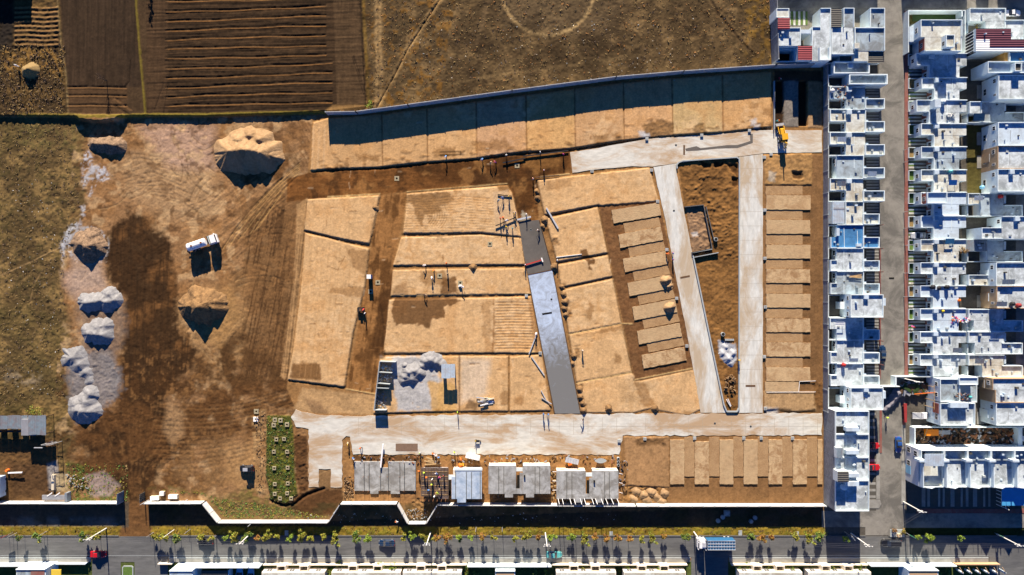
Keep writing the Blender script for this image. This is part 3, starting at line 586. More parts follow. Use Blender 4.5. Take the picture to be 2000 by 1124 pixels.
for k in range(420):                      # scuffs, footprints and small clods on the lots
    x_, y_ = random.uniform(600, 1360), random.uniform(240, 810); a_ = random.uniform(-.25, .25) + (1.6 if random.random() < .3 else 0); l_ = random.uniform(2, 14)
    if x_ > 1050 and y_ > 330 and x_ > 1200: continue
    S([(x_, y_), (x_ + l_ * math.cos(a_), y_ + l_ * math.sin(a_))], random.uniform(.8, 2.2), (236, 196, 150) if k % 4 == 0 else (150, 104, 60), random.uniform(.25, .7), 1.6, 1.2, dz=random.choice((-.05, .04)))
# triangular park: churned earth
TP = [(1324, 322), (1334, 315), (1440, 309), (1442, 312), (1442, 798), (1438, 804), (1420, 804), (1412, 785), (1352, 500)]
P(TP, (158, 110, 60), 1, z=.02, rough=.11, rag=.5); P(TP, (112, 76, 40), .7, mod=thr(NM, .45, .62))
sl, m = pmask([(1330, 340), (1440, 330), (1442, 510), (1365, 505), (1345, 400)], 6, 2)
cxx, cyy = 1360, 330; rr = np.hypot(PX[sl] - 1370, (PY[sl] - 300) * 1.0); ripple = np.sin(rr / 1.5 + 22 * NM[sl] + 6 * NS[sl]) * thr(NB, .3, .5)[sl] * thr(NS, .3, .6)[sl]
Z[sl] += m * .07 * ripple + m * .25 * (NS[sl] - .5); C[sl] *= (1 + m * .12 * ripple)[..., None]
for q in ([(1370, 316), (1390, 318), (1388, 330), (1374, 330)], [(1395, 316), (1412, 318), (1410, 328), (1396, 326)], [(1420, 320), (1440, 320), (1440, 345), (1428, 335)], [(1430, 345), (1442, 350), (1440, 370), (1432, 362)]): P(q, (84, 52, 26), .85, soft=3, rag=3, dz=-.35)
P([(1340, 405), (1373, 401), (1388, 486), (1352, 495)], (168, 130, 96), .9, soft=2); P([(1350, 455), (1362, 453), (1364, 462), (1352, 464)], (216, 206, 196), .7, soft=3, rag=2)
for k in range(9): S([(1378 + k * 7, 520), (1380 + k * 6.5, 600), (1400 + k * 4, 650)], 1.6, (150, 104, 54), .6, 2, .8, dz=-.07)
P([(1402, 665), (1436, 672), (1440, 705), (1425, 716), (1408, 700)], (206, 204, 204), .9, soft=4, rag=3)
P([(1415, 730), (1440, 730), (1440, 770), (1420, 760)], (110, 72, 38), .6, soft=5, rag=4)
# east column of pads and south pads: base
P(rect(1491, 303, 1606, 806), (150, 108, 68), 1, z=.05, rough=.02, rag=.3); P(rect(1568, 400, 1606, 806), (118, 84, 52), .6, soft=6, mod=thr(NM, .4, .6)); 
P([(1491, 303), (1586, 300), (1586, 362), (1494, 362)], (188, 140, 86), .95, z=.25, rough=.09, rag=1.5); P([(1500, 335), (1515, 338), (1512, 355), (1500, 352)], (206, 190, 166), .7, soft=4, rag=3)
P([(1546, 334), (1566, 336), (1566, 350), (1548, 350)], (96, 62, 34), .8, soft=2.5, rag=2, dz=-.4); P([(1492, 765), (1590, 765), (1594, 803), (1560, 806), (1494, 800)], (206, 162, 112), .95, z=.2, rag=1.5, rough=.03)
P([(1588, 745), (1606, 745), (1606, 800), (1590, 790)], (130, 88, 48), .7, soft=4, rag=3, rough=.14)
S([(1494, 806), (1520, 800), (1545, 806), (1590, 803)], 5, (60, 40, 22), .8, 3, 2, dz=-.1); P([(1494, 796), (1520, 796), (1520, 812), (1496, 810)], (206, 200, 192), .6, soft=5, rag=3)
P(rect(1212, 851, 1606, 985), (158, 114, 70), 1, z=.02, rough=.025, rag=.4); P([(1218, 853), (1306, 853), (1307, 952), (1226, 948)], (190, 142, 94), .95, z=.2, rag=1.5); P([(1240, 855), (1300, 855), (1300, 870), (1245, 870)], (110, 76, 44), .7, soft=5, rag=4, rough=.1)
P([(1222, 950), (1306, 955), (1306, 980), (1216, 982)], (184, 134, 80), .95, rough=.30, rag=3); P([(1222, 950), (1306, 955), (1306, 980), (1216, 982)], (96, 62, 34), .6, mod=thr(NS, .5, .62))
P(rect(1306, 935, 1606, 985), (148, 106, 66), .8, soft=3); S([(1404, 935), (1404, 982)], 1.5, (110, 76, 44), .6); S([(1500, 935), (1500, 982)], 1.5, (100, 66, 38), .6)
# band behind the rising slabs and around them
P([(672, 878), (1212, 880), (1212, 906), (672, 900)], (182, 130, 76), .95, soft=6, rag=4, rough=.08); P([(690, 890), (820, 890), (820, 902), (690, 902)], (90, 60, 36), .8, soft=3, rag=2)
P([(690, 900), (1212, 903), (1212, 984), (690, 984)], (172, 122, 74), .95, rough=.07, rag=1); P([(805, 975), (850, 975), (838, 1012), (805, 1010)], (170, 124, 76), .9, rough=.3)
P([(668, 955), (692, 955), (692, 984), (672, 980)], (170, 126, 80), .9, rough=.25, soft=3)
P([(1335, 800), (1362, 808), (1358, 822), (1338, 818)], (170, 120, 68), .6, soft=4, rag=3)
# --- south: shaded berm, verge; built-up east
SB = [(-60, 979), (400, 979), (432, 1016), (645, 1016), (668, 980), (778, 980), (799, 1018), (834, 1018), (856, 982), (1610, 984), (1610, 1032), (-60, 1032)]
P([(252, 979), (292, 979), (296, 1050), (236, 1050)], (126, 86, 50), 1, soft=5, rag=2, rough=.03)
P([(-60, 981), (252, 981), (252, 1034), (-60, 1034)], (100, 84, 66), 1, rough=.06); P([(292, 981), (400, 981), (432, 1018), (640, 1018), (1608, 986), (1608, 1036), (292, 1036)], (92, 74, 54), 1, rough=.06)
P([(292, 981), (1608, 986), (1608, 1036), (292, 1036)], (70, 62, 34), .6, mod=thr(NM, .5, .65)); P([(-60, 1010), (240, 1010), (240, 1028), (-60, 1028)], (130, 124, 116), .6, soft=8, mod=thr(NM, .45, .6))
for q in (rect(-60, 1029, 238, 1046), rect(292, 1029, 1625, 1046)): P(q, (172, 140, 50), 1, soft=3, rag=1.6, rough=.12, z=.04); P(q, (120, 96, 36), .7, soft=3, rag=2, mod=thr(NM, .45, .6)); P(q, (120, 118, 36), .6, soft=3, mod=thr(NS, .52, .66))
P([(236, 1030), (296, 1030), (300, 1050), (232, 1050)], (130, 90, 52), .9, soft=4, rag=2)
P(rect(1512, -60, 2060, 130), (150, 140, 124), 1, z=0, rough=0, soft=2, rag=0); P(rect(1610, 120, 2060, 1200), (110, 100, 88), 1, z=0, rough=0, soft=2, rag=0)
for (x0, y0, x1, y1) in ((1888, 225, 1916, 380), (1773, 30, 1884, 48)): P(rect(x0, y0, x1, y1), (100, 88, 42), .95, rag=.6, rough=.08)
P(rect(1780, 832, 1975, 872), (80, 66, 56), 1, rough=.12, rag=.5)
P(rect(-60, 1096, 2060, 1250), (96, 104, 50), 1, rough=.03, rag=.5)
P(rect(1740, 1031, 2000, 1047), (60, 66, 28), 1, rough=.1, rag=.5)
# overall mottling and relief
C *= (1 + MOT * (.46 * (NF - .5) + .40 * (NS - .5)) + .40 * (NM - .5) + .22 * (ST0 - .5) * thr(NB, .45, .55) + .22 * (ST90 - .5) * thr(1 - NB, .45, .55))[..., None]
Z += RG * 2.0 * ((NS - .5) * 1.1 + (NF - .5) * .8)
C *= (.86 + .14 * np.clip((1 - MOT) / .38, 0, 1))[..., None]
far = np.clip((np.maximum(np.abs(GX) - 152, np.abs(GY) - 88)) / 40, 0, 1)
C[:] = C * (1 - far[..., None]) + np.array(lit(120, 96, 64)) * far[..., None]; Z *= (1 - far)
C[:] = np.clip(C, .004, .8)
ny, nx = SH
me = bpy.data.meshes.new('ground'); co = np.stack([GX, GY, Z], -1).reshape(-1, 3).astype(np.float32)
idx = np.arange(ny * nx).reshape(ny, nx); q = np.stack([idx[:-1, :-1], idx[:-1, 1:], idx[1:, 1:], idx[1:, :-1]], -1).reshape(-1, 4).astype(np.int32)
me.vertices.add(len(co)); me.vertices.foreach_set('co', co.ravel()); me.loops.add(q.size); me.loops.foreach_set('vertex_index', q.ravel())
me.polygons.add(len(q)); me.polygons.foreach_set('loop_start', np.arange(0, q.size, 4, dtype=np.int32)); me.polygons.foreach_set('loop_total', np.full(len(q), 4, np.int32))
me.update(calc_edges=True)
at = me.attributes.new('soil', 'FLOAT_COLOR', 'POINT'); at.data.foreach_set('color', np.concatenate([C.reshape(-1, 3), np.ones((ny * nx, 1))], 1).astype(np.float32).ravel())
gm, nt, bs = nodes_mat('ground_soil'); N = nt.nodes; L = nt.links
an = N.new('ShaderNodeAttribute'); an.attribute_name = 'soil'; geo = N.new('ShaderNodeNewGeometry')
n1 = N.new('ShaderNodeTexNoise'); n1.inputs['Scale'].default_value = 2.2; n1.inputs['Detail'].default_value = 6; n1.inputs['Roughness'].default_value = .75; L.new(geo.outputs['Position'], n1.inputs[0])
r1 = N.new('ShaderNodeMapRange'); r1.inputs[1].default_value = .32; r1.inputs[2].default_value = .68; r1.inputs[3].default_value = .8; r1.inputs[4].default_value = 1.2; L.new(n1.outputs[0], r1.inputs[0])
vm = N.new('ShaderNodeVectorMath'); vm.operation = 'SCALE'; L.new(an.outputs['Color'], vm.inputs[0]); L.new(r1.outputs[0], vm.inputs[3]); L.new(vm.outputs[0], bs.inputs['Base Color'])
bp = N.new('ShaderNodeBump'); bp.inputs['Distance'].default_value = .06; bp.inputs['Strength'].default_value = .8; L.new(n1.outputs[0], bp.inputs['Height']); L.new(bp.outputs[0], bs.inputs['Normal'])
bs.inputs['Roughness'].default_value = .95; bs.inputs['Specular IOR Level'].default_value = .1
me.materials.append(gm); gnd = bpy.data.objects.new('ground', me); COL.objects.link(gnd); gnd['kind'] = 'structure'
def zat(px, py):
    i = int(np.argmin(np.abs(PY[:, 0] - py))); j = int(np.argmin(np.abs(PX[0] - px))); return float(Z[i, j])
# ------------------------------------------------------------ roads, pavements, kerbs (setting)
def gp(poly): return [G(*p) for p in poly]
def ragged(poly, step=1.1, amp=.22):
    out = []; rn = random.Random(4)
    for a, c in zip(poly, poly[1:] + poly[:1]):
        L_ = math.hypot(c[0] - a[0], c[1] - a[1]); n = max(1, int(L_ / step)); nx_, ny_ = -(c[1] - a[1]) / L_, (c[0] - a[0]) / L_
        for i in range(n): j = rn.uniform(-amp, amp) if i else 0; t = i / n; out.append((a[0] + (c[0] - a[0]) * t + nx_ * j, a[1] + (c[1] - a[1]) * t + ny_ * j))
    return out
mat('joint_filler', lit(184, 166, 142), .95, .2, 2)
gx0_ = lambda x: (x - 1000) / K
gy0_ = lambda y: (562 - y) / K
def sheet(name, polys, z0, z1, m):
    b = MB()
    for i, q in enumerate(polys): b.prism(ragged(gp(q)) if name == 'new_concrete_main_road' else ragged(gp(q), 1.3, .07) if name.startswith('new_') else gp(q), z0, z1 + .004 * i)
    return struct(name, b, m)
sheet('avenue_asphalt', [rect(-400, 1048, 2600, 1088.5)], -.3, .05, 'asphalt')
sheet('kerb', [rect(-400, 1046, 232, 1048.2), rect(296, 1046, 1690, 1048.2), rect(1735, 1046, 1985, 1048.2)], -.3, .16, 'kerb_dark')
sheet('footpath', [rect(-400, 1090.5, 178, 1098), rect(330, 1090.5, 1348, 1098), rect(1424, 1090.5, 1930, 1098)], -.3, .14, 'sidewalk_grey')
sheet('kerb', [rect(-400, 1088.7, 178, 1090.4), rect(330, 1088.7, 1348, 1090.4), rect(1424, 1088.7, 1930, 1090.4)], -.3, .17, 'kerb')
sheet('painted_lane_line', [rect(-400, 1085.2, 1348, 1085.9), rect(1424, 1085.2, 1930, 1085.9)], .0, .056, 'kerb')
sheet('side_street', [rect(180, 1088.6, 236, 1260), rect(263, 1088.6, 328, 1260), rect(1350, 1088.6, 1422, 1260), rect(1932, 1088.6, 2000, 1260), rect(236, 1088.6, 263, 1098)], -.3, .045, 'asphalt')
sheet('residential_street', [rect(1716, 17, 1766, 752), [(1696, 801), (1768, 753), (1768, 1046), (1690, 1046), (1690, 801)], rect(1605, 998, 1690, 1030)], -.3, .05, 'old_concrete')
sheet('cross_street', [rect(1512, -60, 2600, 17)], -.3, .046, 'old_concrete'); sheet('plaza_paving', [rect(1768, 1003, 2600, 1031)], -.3, .052, 'old_concrete')
sheet('red_pavement', [rect(1766.2, 22, 1773, 738), rect(1716.5, 485, 1720, 740), rect(1717.5, 801, 1722, 885), rect(1762, 790, 1768, 830), rect(1790, 994, 2000, 1002.5)], -.3, .14, 'sidewalk_red')
sheet('pavement', [rect(1711, 886, 1718, 975), rect(1760, 830, 1768, 985), [(1696, 976), (1718, 976), (1721, 984), (1716, 993), (1696, 993)]], -.3, .15, 'sidewalk_grey')
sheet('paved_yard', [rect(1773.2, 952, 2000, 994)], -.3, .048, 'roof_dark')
sheet('paving_strip', [rect(x, 953, x + w, 990) for x, w in ((1800, 7), (1811, 5), (1832, 4), (1841, 4), (1856, 8), (1876, 4), (1886, 5), (1900, 8), (1920, 4), (1930, 4))], -.3, .06, 'sidewalk_grey')
sheet('east_lane', [rect(1984, 200, 2600, 780)], -.3, .044, 'old_concrete')
# new concrete roads of the site: each a cast slab about 15 cm thick
sheet('new_concrete_road', [[(1113, 298), (1160, 291), (1262, 272), (1400, 262), (1480, 255), (1605, 255), (1605, 298), (1490, 300), (1443, 306), (1325, 318), (1275, 326), (1235, 325), (1160, 332), (1118, 338)]], -.2, .12, 'new_concrete')
sheet('new_concrete_street', [[(1276, 327), (1324, 319), (1320, 330), (1352, 495), (1412, 785), (1418, 806.5), (1368, 806.5), (1342, 655), (1297, 420)], [(1443.5, 307), (1489.5, 301), (1489.5, 806.5), (1442.5, 806.5)]], -.2, .118, 'new_concrete_b')
sheet('new_concrete_main_road', [[(568, 815), (578, 800), (600, 806), (640, 812), (735, 813), (1085, 809.5), (1368, 807.5), (1605, 807.5), (1605, 850), (1216, 851), (1209, 888), (690, 888), (684, 853), (676, 852), (668, 860), (668, 952), (646, 952), (646, 916), (623, 916), (623, 952), (603, 952), (603, 838), (578, 834)]], -.2, .11, 'new_concrete')
sheet('fresh_concrete_slab', [[(1010, 434), (1052, 430), (1078, 526.5), (1031, 536.5)]], -.2, .13, 'wet_concrete')
jb = MB()
for x_ in range(700, 1600, 28): jb.box(gx0_(x_), gy0_(849), .1, gx0_(x_) + .07, gy0_(816), .124)
for y_ in range(330, 800, 28): jb.box(gx0_(1444.5), gy0_(y_), .1, gx0_(1488.5), gy0_(y_) + .06, .128)
jb.box(gx0_(700), gy0_(833), .1, gx0_(1604), gy0_(833) + .06, .1235)
struct('road_joint', jb, 'joint_filler')
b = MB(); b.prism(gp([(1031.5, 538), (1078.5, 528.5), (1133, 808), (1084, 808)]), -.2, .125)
m, nt, bs = nodes_mat('cured_concrete'); N = nt.nodes; L = nt.links        # bluish white towards the north end, grey towards the south
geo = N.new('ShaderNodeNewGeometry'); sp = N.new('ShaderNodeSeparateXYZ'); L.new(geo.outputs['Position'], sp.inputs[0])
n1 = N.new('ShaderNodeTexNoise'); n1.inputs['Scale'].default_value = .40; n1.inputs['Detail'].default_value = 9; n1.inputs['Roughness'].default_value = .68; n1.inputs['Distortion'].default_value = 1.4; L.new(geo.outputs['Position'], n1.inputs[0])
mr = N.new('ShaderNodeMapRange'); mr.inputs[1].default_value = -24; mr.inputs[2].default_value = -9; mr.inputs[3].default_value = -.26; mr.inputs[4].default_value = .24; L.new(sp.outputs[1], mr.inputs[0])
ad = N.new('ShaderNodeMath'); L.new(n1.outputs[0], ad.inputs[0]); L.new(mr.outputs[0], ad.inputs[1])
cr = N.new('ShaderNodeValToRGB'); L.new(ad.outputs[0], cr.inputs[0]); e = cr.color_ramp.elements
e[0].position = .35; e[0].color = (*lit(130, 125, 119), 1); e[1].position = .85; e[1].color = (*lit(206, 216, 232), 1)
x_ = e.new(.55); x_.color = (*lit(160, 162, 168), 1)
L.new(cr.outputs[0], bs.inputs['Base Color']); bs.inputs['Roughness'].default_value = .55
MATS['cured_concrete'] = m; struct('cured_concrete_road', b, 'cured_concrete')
b = MB()
for q in ([(1008, 434), (1030.5, 537), (1083, 808)], [(1053.5, 430), (1079.5, 527), (1134.5, 808)]):
    for a, c in zip(q, q[1:]): b.bar((*G(*a), .1), (*G(*c), .1), .16, .2)
b.bar((*G(1031, 537.3), .12), (*G(1079, 527.3), .12), .2, .12)
o = single('road_formwork', b, 'wood_dark', 'timber edge formwork along both sides of the freshly poured road', 'formwork', (*G(1010, 434), 0))
# kerb wall round the triangular park
def kerbline(name, pts, w, h, m, label, cat, closed=False):
    b = MB(); n = len(pts)
    for i in range(n if closed else n - 1):
        a, c = pts[i], pts[(i + 1) % n]; b.bar((*G(*a), h / 2 + .02 + .002 * (i % 3)), (*G(*c), h / 2 + .02 + .002 * (i % 3)), w, h)
    return single(name, b, m, label, cat, (*G(*pts[0]), 0))
kerbline('park_kerb', [(1322, 330), (1321, 323), (1325, 318), (1333, 315), (1438, 308), (1443, 311), (1443.5, 320), (1442.5, 797), (1439, 804), (1419, 804), (1413, 790), (1353, 500)], .35, .45, 'kerb', 'pale concrete kerb wall round the churned triangular park', 'kerb wall')
t = thing('foundation_wall', 'low U-shaped concrete foundation wall at the west edge of the triangular park', 'foundation wall', (*G(1336, 405), 0), world=True)
for a, c in (((1336, 405), (1373, 401)), ((1373, 401), (1390, 486)), ((1390, 486), (1350, 494)), ((1378, 404), (1394, 470))):
    MB().bar((*G(*a), .3), (*G(*c), .3), .2, .7 if a != (1378, 404) else .4).build('wall', 'kerb_dark', t)
t = thing('drain_channel', 'open concrete drain channel with two pale side walls below the park foundation', 'drain', (*G(1354, 495), 0), world=True)
for a, c in (((1352, 494), (1390, 487)), ((1355, 503), (1402, 494))): MB().bar((*G(*a), .3), (*G(*c), .3), .22, .7).build('wall', 'kerb', t)
MB().prism(gp([(1354, 496), (1390, 489), (1392, 492), (1355, 500)]), 0, .1).build('floor', 'black_hole', t)

# ------------------------------------------------------------ boundary walls built panel by panel
block_mat('block_grey_x', (.20, .215, .24), (.12, .12, .13), .75, .4, 'X'); block_mat('block_grey_y', (.22, .23, .25), (.13, .13, .14), .75, .4, 'Y')
mat('panel_white', (.50, .52, .53), .85, .12, .6, (.40, .37, .33), .5, .35); mat('panel_grey', (.36, .37, .39), .9, .12, .6, (.24, .24, .25), .5, .3)
def panel_wall(pts, h, step, m, label, cap='kerb', t=.18, cat='wall', z=0):
    th = thing('boundary_wall', label, cat, (*G(*pts[0]), 0), world=True)
    for a, c in zip(pts, pts[1:]):
        A, B = Vector((*G(*a), 0)), Vector((*G(*c), 0)); L_ = (B - A).length; n = max(1, round(L_ / step)); D = (B - A) / n; dn = D.normalized()
        for i in range(n):
            p = A + D * i; q = A + D * (i + 1); hh = h + random.uniform(-.05, .05); off = Vector((-dn.y, dn.x, 0)) * random.uniform(-.015, .015)
            b = MB(); b.bar(p + off + dn * .02 + Vector((0, 0, z + hh / 2)), q + off - dn * .02 + Vector((0, 0, z + hh / 2)), t, hh); b.build('panel', m, th)
        b = MB()
        for i in range(n + 1):
            p = A + D * i; b.box(p.x - .14, p.y - .14, z, p.x + .14, p.y + .14, z + h + .08)
        b.build('post', cap, th)
    return th
panel_wall([(642, 225), (700, 224), (800, 210.5), (1000, 183), (1200, 157), (1330, 146), (1508, 134), (1612, 131)], 3.35, 4.5, 'panel_grey', 'long grey boundary wall between the dry scrub field and the northern row of lots')
panel_wall([(-60, 979), (241, 979)], 2.45, 3.0, 'panel_white', 'white panel wall along the south west side, left of the muddy gateway')
panel_wall([(290, 979), (402, 979), (432, 1016), (645, 1016), (668, 980), (778, 980), (799, 1018), (834, 1018), (856, 982), (1240, 984), (1606, 984)], 2.45, 3.0, 'panel_white', 'zigzag white panel wall between the building site and the avenue verge')
panel_wall([(1608.5, 125), (1608, 802)], 2.75, 6.0, 'block_grey_x', 'straight grey block wall between the building site and the row houses')
panel_wall([(1501, -60), (1506, 128)], 5.4, 6.0, 'block_grey_x', 'tall grey block wall between the dry scrub field and the north east houses')
b = MB(); b.box(*G(1509.5, 255), 0, *G(1511, 160), 1.0); single('low_wall', b, 'kerb', 'thin low wall beside the excavated trenches in the north east corner', 'wall', (*G(1510, 200), 0))
def leafpanel(px, py, w, h, ang, name, m, label, cat):
    b = MB(); b.box(-w / 2, -.06, 0, w / 2, .06, h)
    for k in range(7): b.box(-w / 2, -.09, h * k / 7 + .1, w / 2, .09, h * k / 7 + .2)
    o = b.build(name, m); o.location = (*G(px, py), 0); o.rotation_euler = (0, 0, ang); tag(o, label, cat); return o
leafpanel(241.5, 969, 3.0, 3.2, R(88), 'gate_leaf', 'sheet_grey', 'corrugated gate leaf standing at the end of the wall left of the gateway', 'gate')
leafpanel(283, 969, 2.4, 2.6, R(90), 'gate_leaf', 'sheet_dark', 'dark sheet gate leaf on the right side of the muddy gateway', 'gate')

# ------------------------------------------------------------ houses
HF = lambda h: (CAM_H - h) / CAM_H
def hx(px, h): return (px - 1000) / K * HF(h)
def hy(py, h): return (562 - py) / K * HF(h)
def win_x(parent, x, y, z0, w, h, name='window', frame='white_paint', sgn=-1, mid=True):
    """window on a wall facing along x (sgn=-1 west, +1 east); x is the wall face"""
    b = MB(); e = .07; d = .05 * sgn
    b.box(x, y - w / 2 - e, z0 - e, x + d, y - w / 2, z0 + h + e); b.box(x, y + w / 2, z0 - e, x + d, y + w / 2 + e, z0 + h + e)
    b.box(x, y - w / 2, z0 - e, x + d, y + w / 2, z0); b.box(x, y - w / 2, z0 + h, x + d, y + w / 2, z0 + h + e)
    if mid: b.box(x, y - .03, z0, x + d * .9, y + .03, z0 + h)
    o = b.build(name, frame, parent)
    MB().box(x + d * .2, y - w / 2, z0, x + d * .6, y + w / 2, z0 + h).build('pane', 'glass', o, origin=parent['o']); return o
def win_y(parent, x, y, z0, w, h, name='window', frame='white_paint', sgn=1, mid=True):
    b = MB(); e = .07; d = .05 * sgn
    b.box(x - w / 2 - e, y, z0 - e, x - w / 2, y + d, z0 + h + e); b.box(x + w / 2, y, z0 - e, x + w / 2 + e, y + d, z0 + h + e)
    b.box(x - w / 2, y, z0 - e, x + w / 2, y + d, z0); b.box(x - w / 2, y, z0 + h, x + w / 2, y + d, z0 + h + e)
    if mid: b.box(x - .03, y, z0, x + .03, y + d * .9, z0 + h)
    o = b.build(name, frame, parent); MB().box(x - w / 2, y + d * .2, z0, x + w / 2, y + d * .6, z0 + h).build('pane', 'glass', o, origin=parent['o']); return o
def blk(t, x0, y0, x1, y1, h, roof='roof_concrete', wall='white_wall', par=.45, sides='NSEW', name='wall', z0=-.1, wt=.17, inset=.012):
    """a rectangular volume sighted by its roof outline: wall body, roof slab, parapet"""
    X0, X1 = hx(x0, h) + inset, hx(x1, h) - inset; Y1, Y0 = hy(y0, h) - inset, hy(y1, h) + inset
    MB().box(X0, Y0, z0, X1, Y1, h - .03).build(name, wall, t)
    MB().box(X0 + .01, Y0 + .01, h - .03, X1 - .01, Y1 - .01, h + .02).build('roof', roof, t)
    if par > 0 and sides:
        b = MB(); hp = h + par
        nn, ss = 'N' in sides, 'S' in sides
        if nn: b.box(X0, Y1 - wt, h - .02, X1, Y1, hp)
        if ss: b.box(X0, Y0, h - .02, X1, Y0 + wt, hp)
        ya, yb = Y0 + (wt if ss else 0) , Y1 - (wt if nn else 0)
        if 'W' in sides: b.box(X0, ya, h - .02, X0 + wt, yb, hp)
        if 'E' in sides: b.box(X1 - wt, ya, h - .02, X1, yb, hp)
        b.build('parapet', wall if wall not in ('block_grey_x', 'block_grey_y') else 'white_wall', t)
    if name == 'wall' and (X1 - X0) > 4 and (Y1 - Y0) > 2.2 and h > 2:
        for _ in range(rndv.choice((1, 2, 2, 3))):
            vx, vy, vs = rndv.uniform(X0 + .7, X1 - .7), rndv.uniform(Y0 + .6, Y1 - .6), rndv.uniform(.15, .38)
            MB().box(vx - vs, vy - vs * .7, h + .02, vx + vs, vy + vs * .7, h + rndv.choice((.2, .35, .7))).build('vent_box', rndv.choice(('roof_white', 'kerb', 'roof_grey', 'roof_dark', 'roof_white')), t)
    return X0, Y0, X1, Y1
rndv = random.Random(12)
def joint(t, x0, y0, x1, y1, h):           # upstand ridge / slab joint on a roof
    MB().bar((hx(x0, h), hy(y0, h), h + .05), (hx(x1, h), hy(y1, h), h + .05), .12, .1).build('roof_ridge', 'white_wall', t)
def yardwalls(t, x0, y0, x1, y1, h, sides, m='white_wall', w=.15):
    X0, X1 = hx(x0, h), hx(x1, h); Y1, Y0 = hy(y0, h), hy(y1, h); b = MB()
    if 'N' in sides: b.box(X0, Y1 - w, -.1, X1, Y1, h)
    if 'S' in sides: b.box(X0, Y0, -.1, X1, Y0 + w, h + .01)
    if 'W' in sides: b.box(X0, Y0 + w, -.1, X0 + w, Y1 - w, h - .01)
    if 'E' in sides: b.box(X1 - w, Y0 + w, -.1, X1, Y1 - w, h - .01)
    b.build('yard_wall', m, t)
def gx(px): return (px - 1000) / K
def gy(py): return (562 - py) / K
def floorpatch(t, name, x0, y0, x1, y1, z, m): MB().box(gx(x0), gy(y1), -.1, gx(x1), gy(y0), z).build(name, m, t)
def cistern(px, py, z, r=.55, h=1.1, m='tank_black', label='', group='rooftop water tanks'):
    X, Y = hx(px, z + h * .5), hy(py, z + h * .5); t = thing('water_tank', label, 'water tank', (X, Y, z), group=group)
    b = MB(); b.tube((0, 0, 0), (0, 0, h * .8), r, n=14); b.tube((0, 0, h * .8), (0, 0, h), r, r * .35, n=14); b.build('tank', m, t, smooth=False)
    MB().tube((0, 0, h), (0, 0, h + .08), r * .32, n=10).build('lid', m, t); return t
def solarbox(px, py, z, w, d, m, label, tilt=True, cat='rooftop canopy', name='rooftop_canopy'):
    X, Y = hx(px, z), hy(py, z); t = thing(name, label, cat, (X, Y, z))
    b = MB(); w2, d2 = w / 2, d / 2
    b.add([(-w2, -d2, .75), (w2, -d2, .75), (w2, d2, 1.0), (-w2, d2, 1.0), (-w2, -d2, .81), (w2, -d2, .81), (w2, d2, 1.06), (-w2, d2, 1.06)], [(0, 3, 2, 1), (0, 1, 5, 4), (1, 2, 6, 5), (2, 3, 7, 6), (3, 0, 4, 7), (4, 5, 6, 7)]); b.build('sheet', m, t)
    for sx in (-1, 1):
        for sy_ in (-1, 1): MB().box(sx * (w2 - .1) - .04, sy_ * (d2 - .1) - .04, 0, sx * (w2 - .1) + .04, sy_ * (d2 - .1) + .04, .78 if sy_ < 0 else .98).build('leg', 'steel', t)
    return t
def HT(label, px, py, cat='house', name='row_house', group=None): return thing(name, label, cat, (*G(px, py), 0), group=group, world=True)

# ---- row A: single-storey houses between the block wall and the street
GA = 'flat-roofed houses in the row beside the block wall'
rowA = [(170, 214, 1, 'roof_grey', 'grey-roofed row house with two chimney-like boxes and a cluttered back roof'),
        (214, 259, 1, 'roof_warm', 'row house with beige roof and a stair box beside the dark square patio'),
        (259, 304, 1, 'roof_warm', 'row house with pale blue canopy on its back roof above a barred patio'),
        (304, 349, 2, 'roof_grey', 'row house with narrow full-length patio and a blue sheet box at its front parapet'),
        (349, 394, 1, 'roof_warm', 'row house with a small dark hatch in its front wing roof'),
        (394, 439, 3, 'roof_warm', 'row house whose back half is covered by shiny pale blue sheets'),
        (439, 485, 4, 'roof_blue', 'row house with a blue roof crossed by white ridges'),  # blue over the whole main roof
        (485, 530, 2, 'roof_concrete', 'row house with clean pale roof directly below the blue-roofed one'),
        (530, 575, 2, 'roof_grey', 'row house with stained white roof holding stacked boards'),
        (621, 664, 5, 'roof_concrete', 'row house lying mostly in the shade of the taller white house above it'),
        (664, 710, 2, 'roof_concrete', 'row house with pale roof beside the parked dark teal car'),
        (710, 754, 2, 'roof_concrete', 'row house with a red round lid on its pale roof near the street end')]
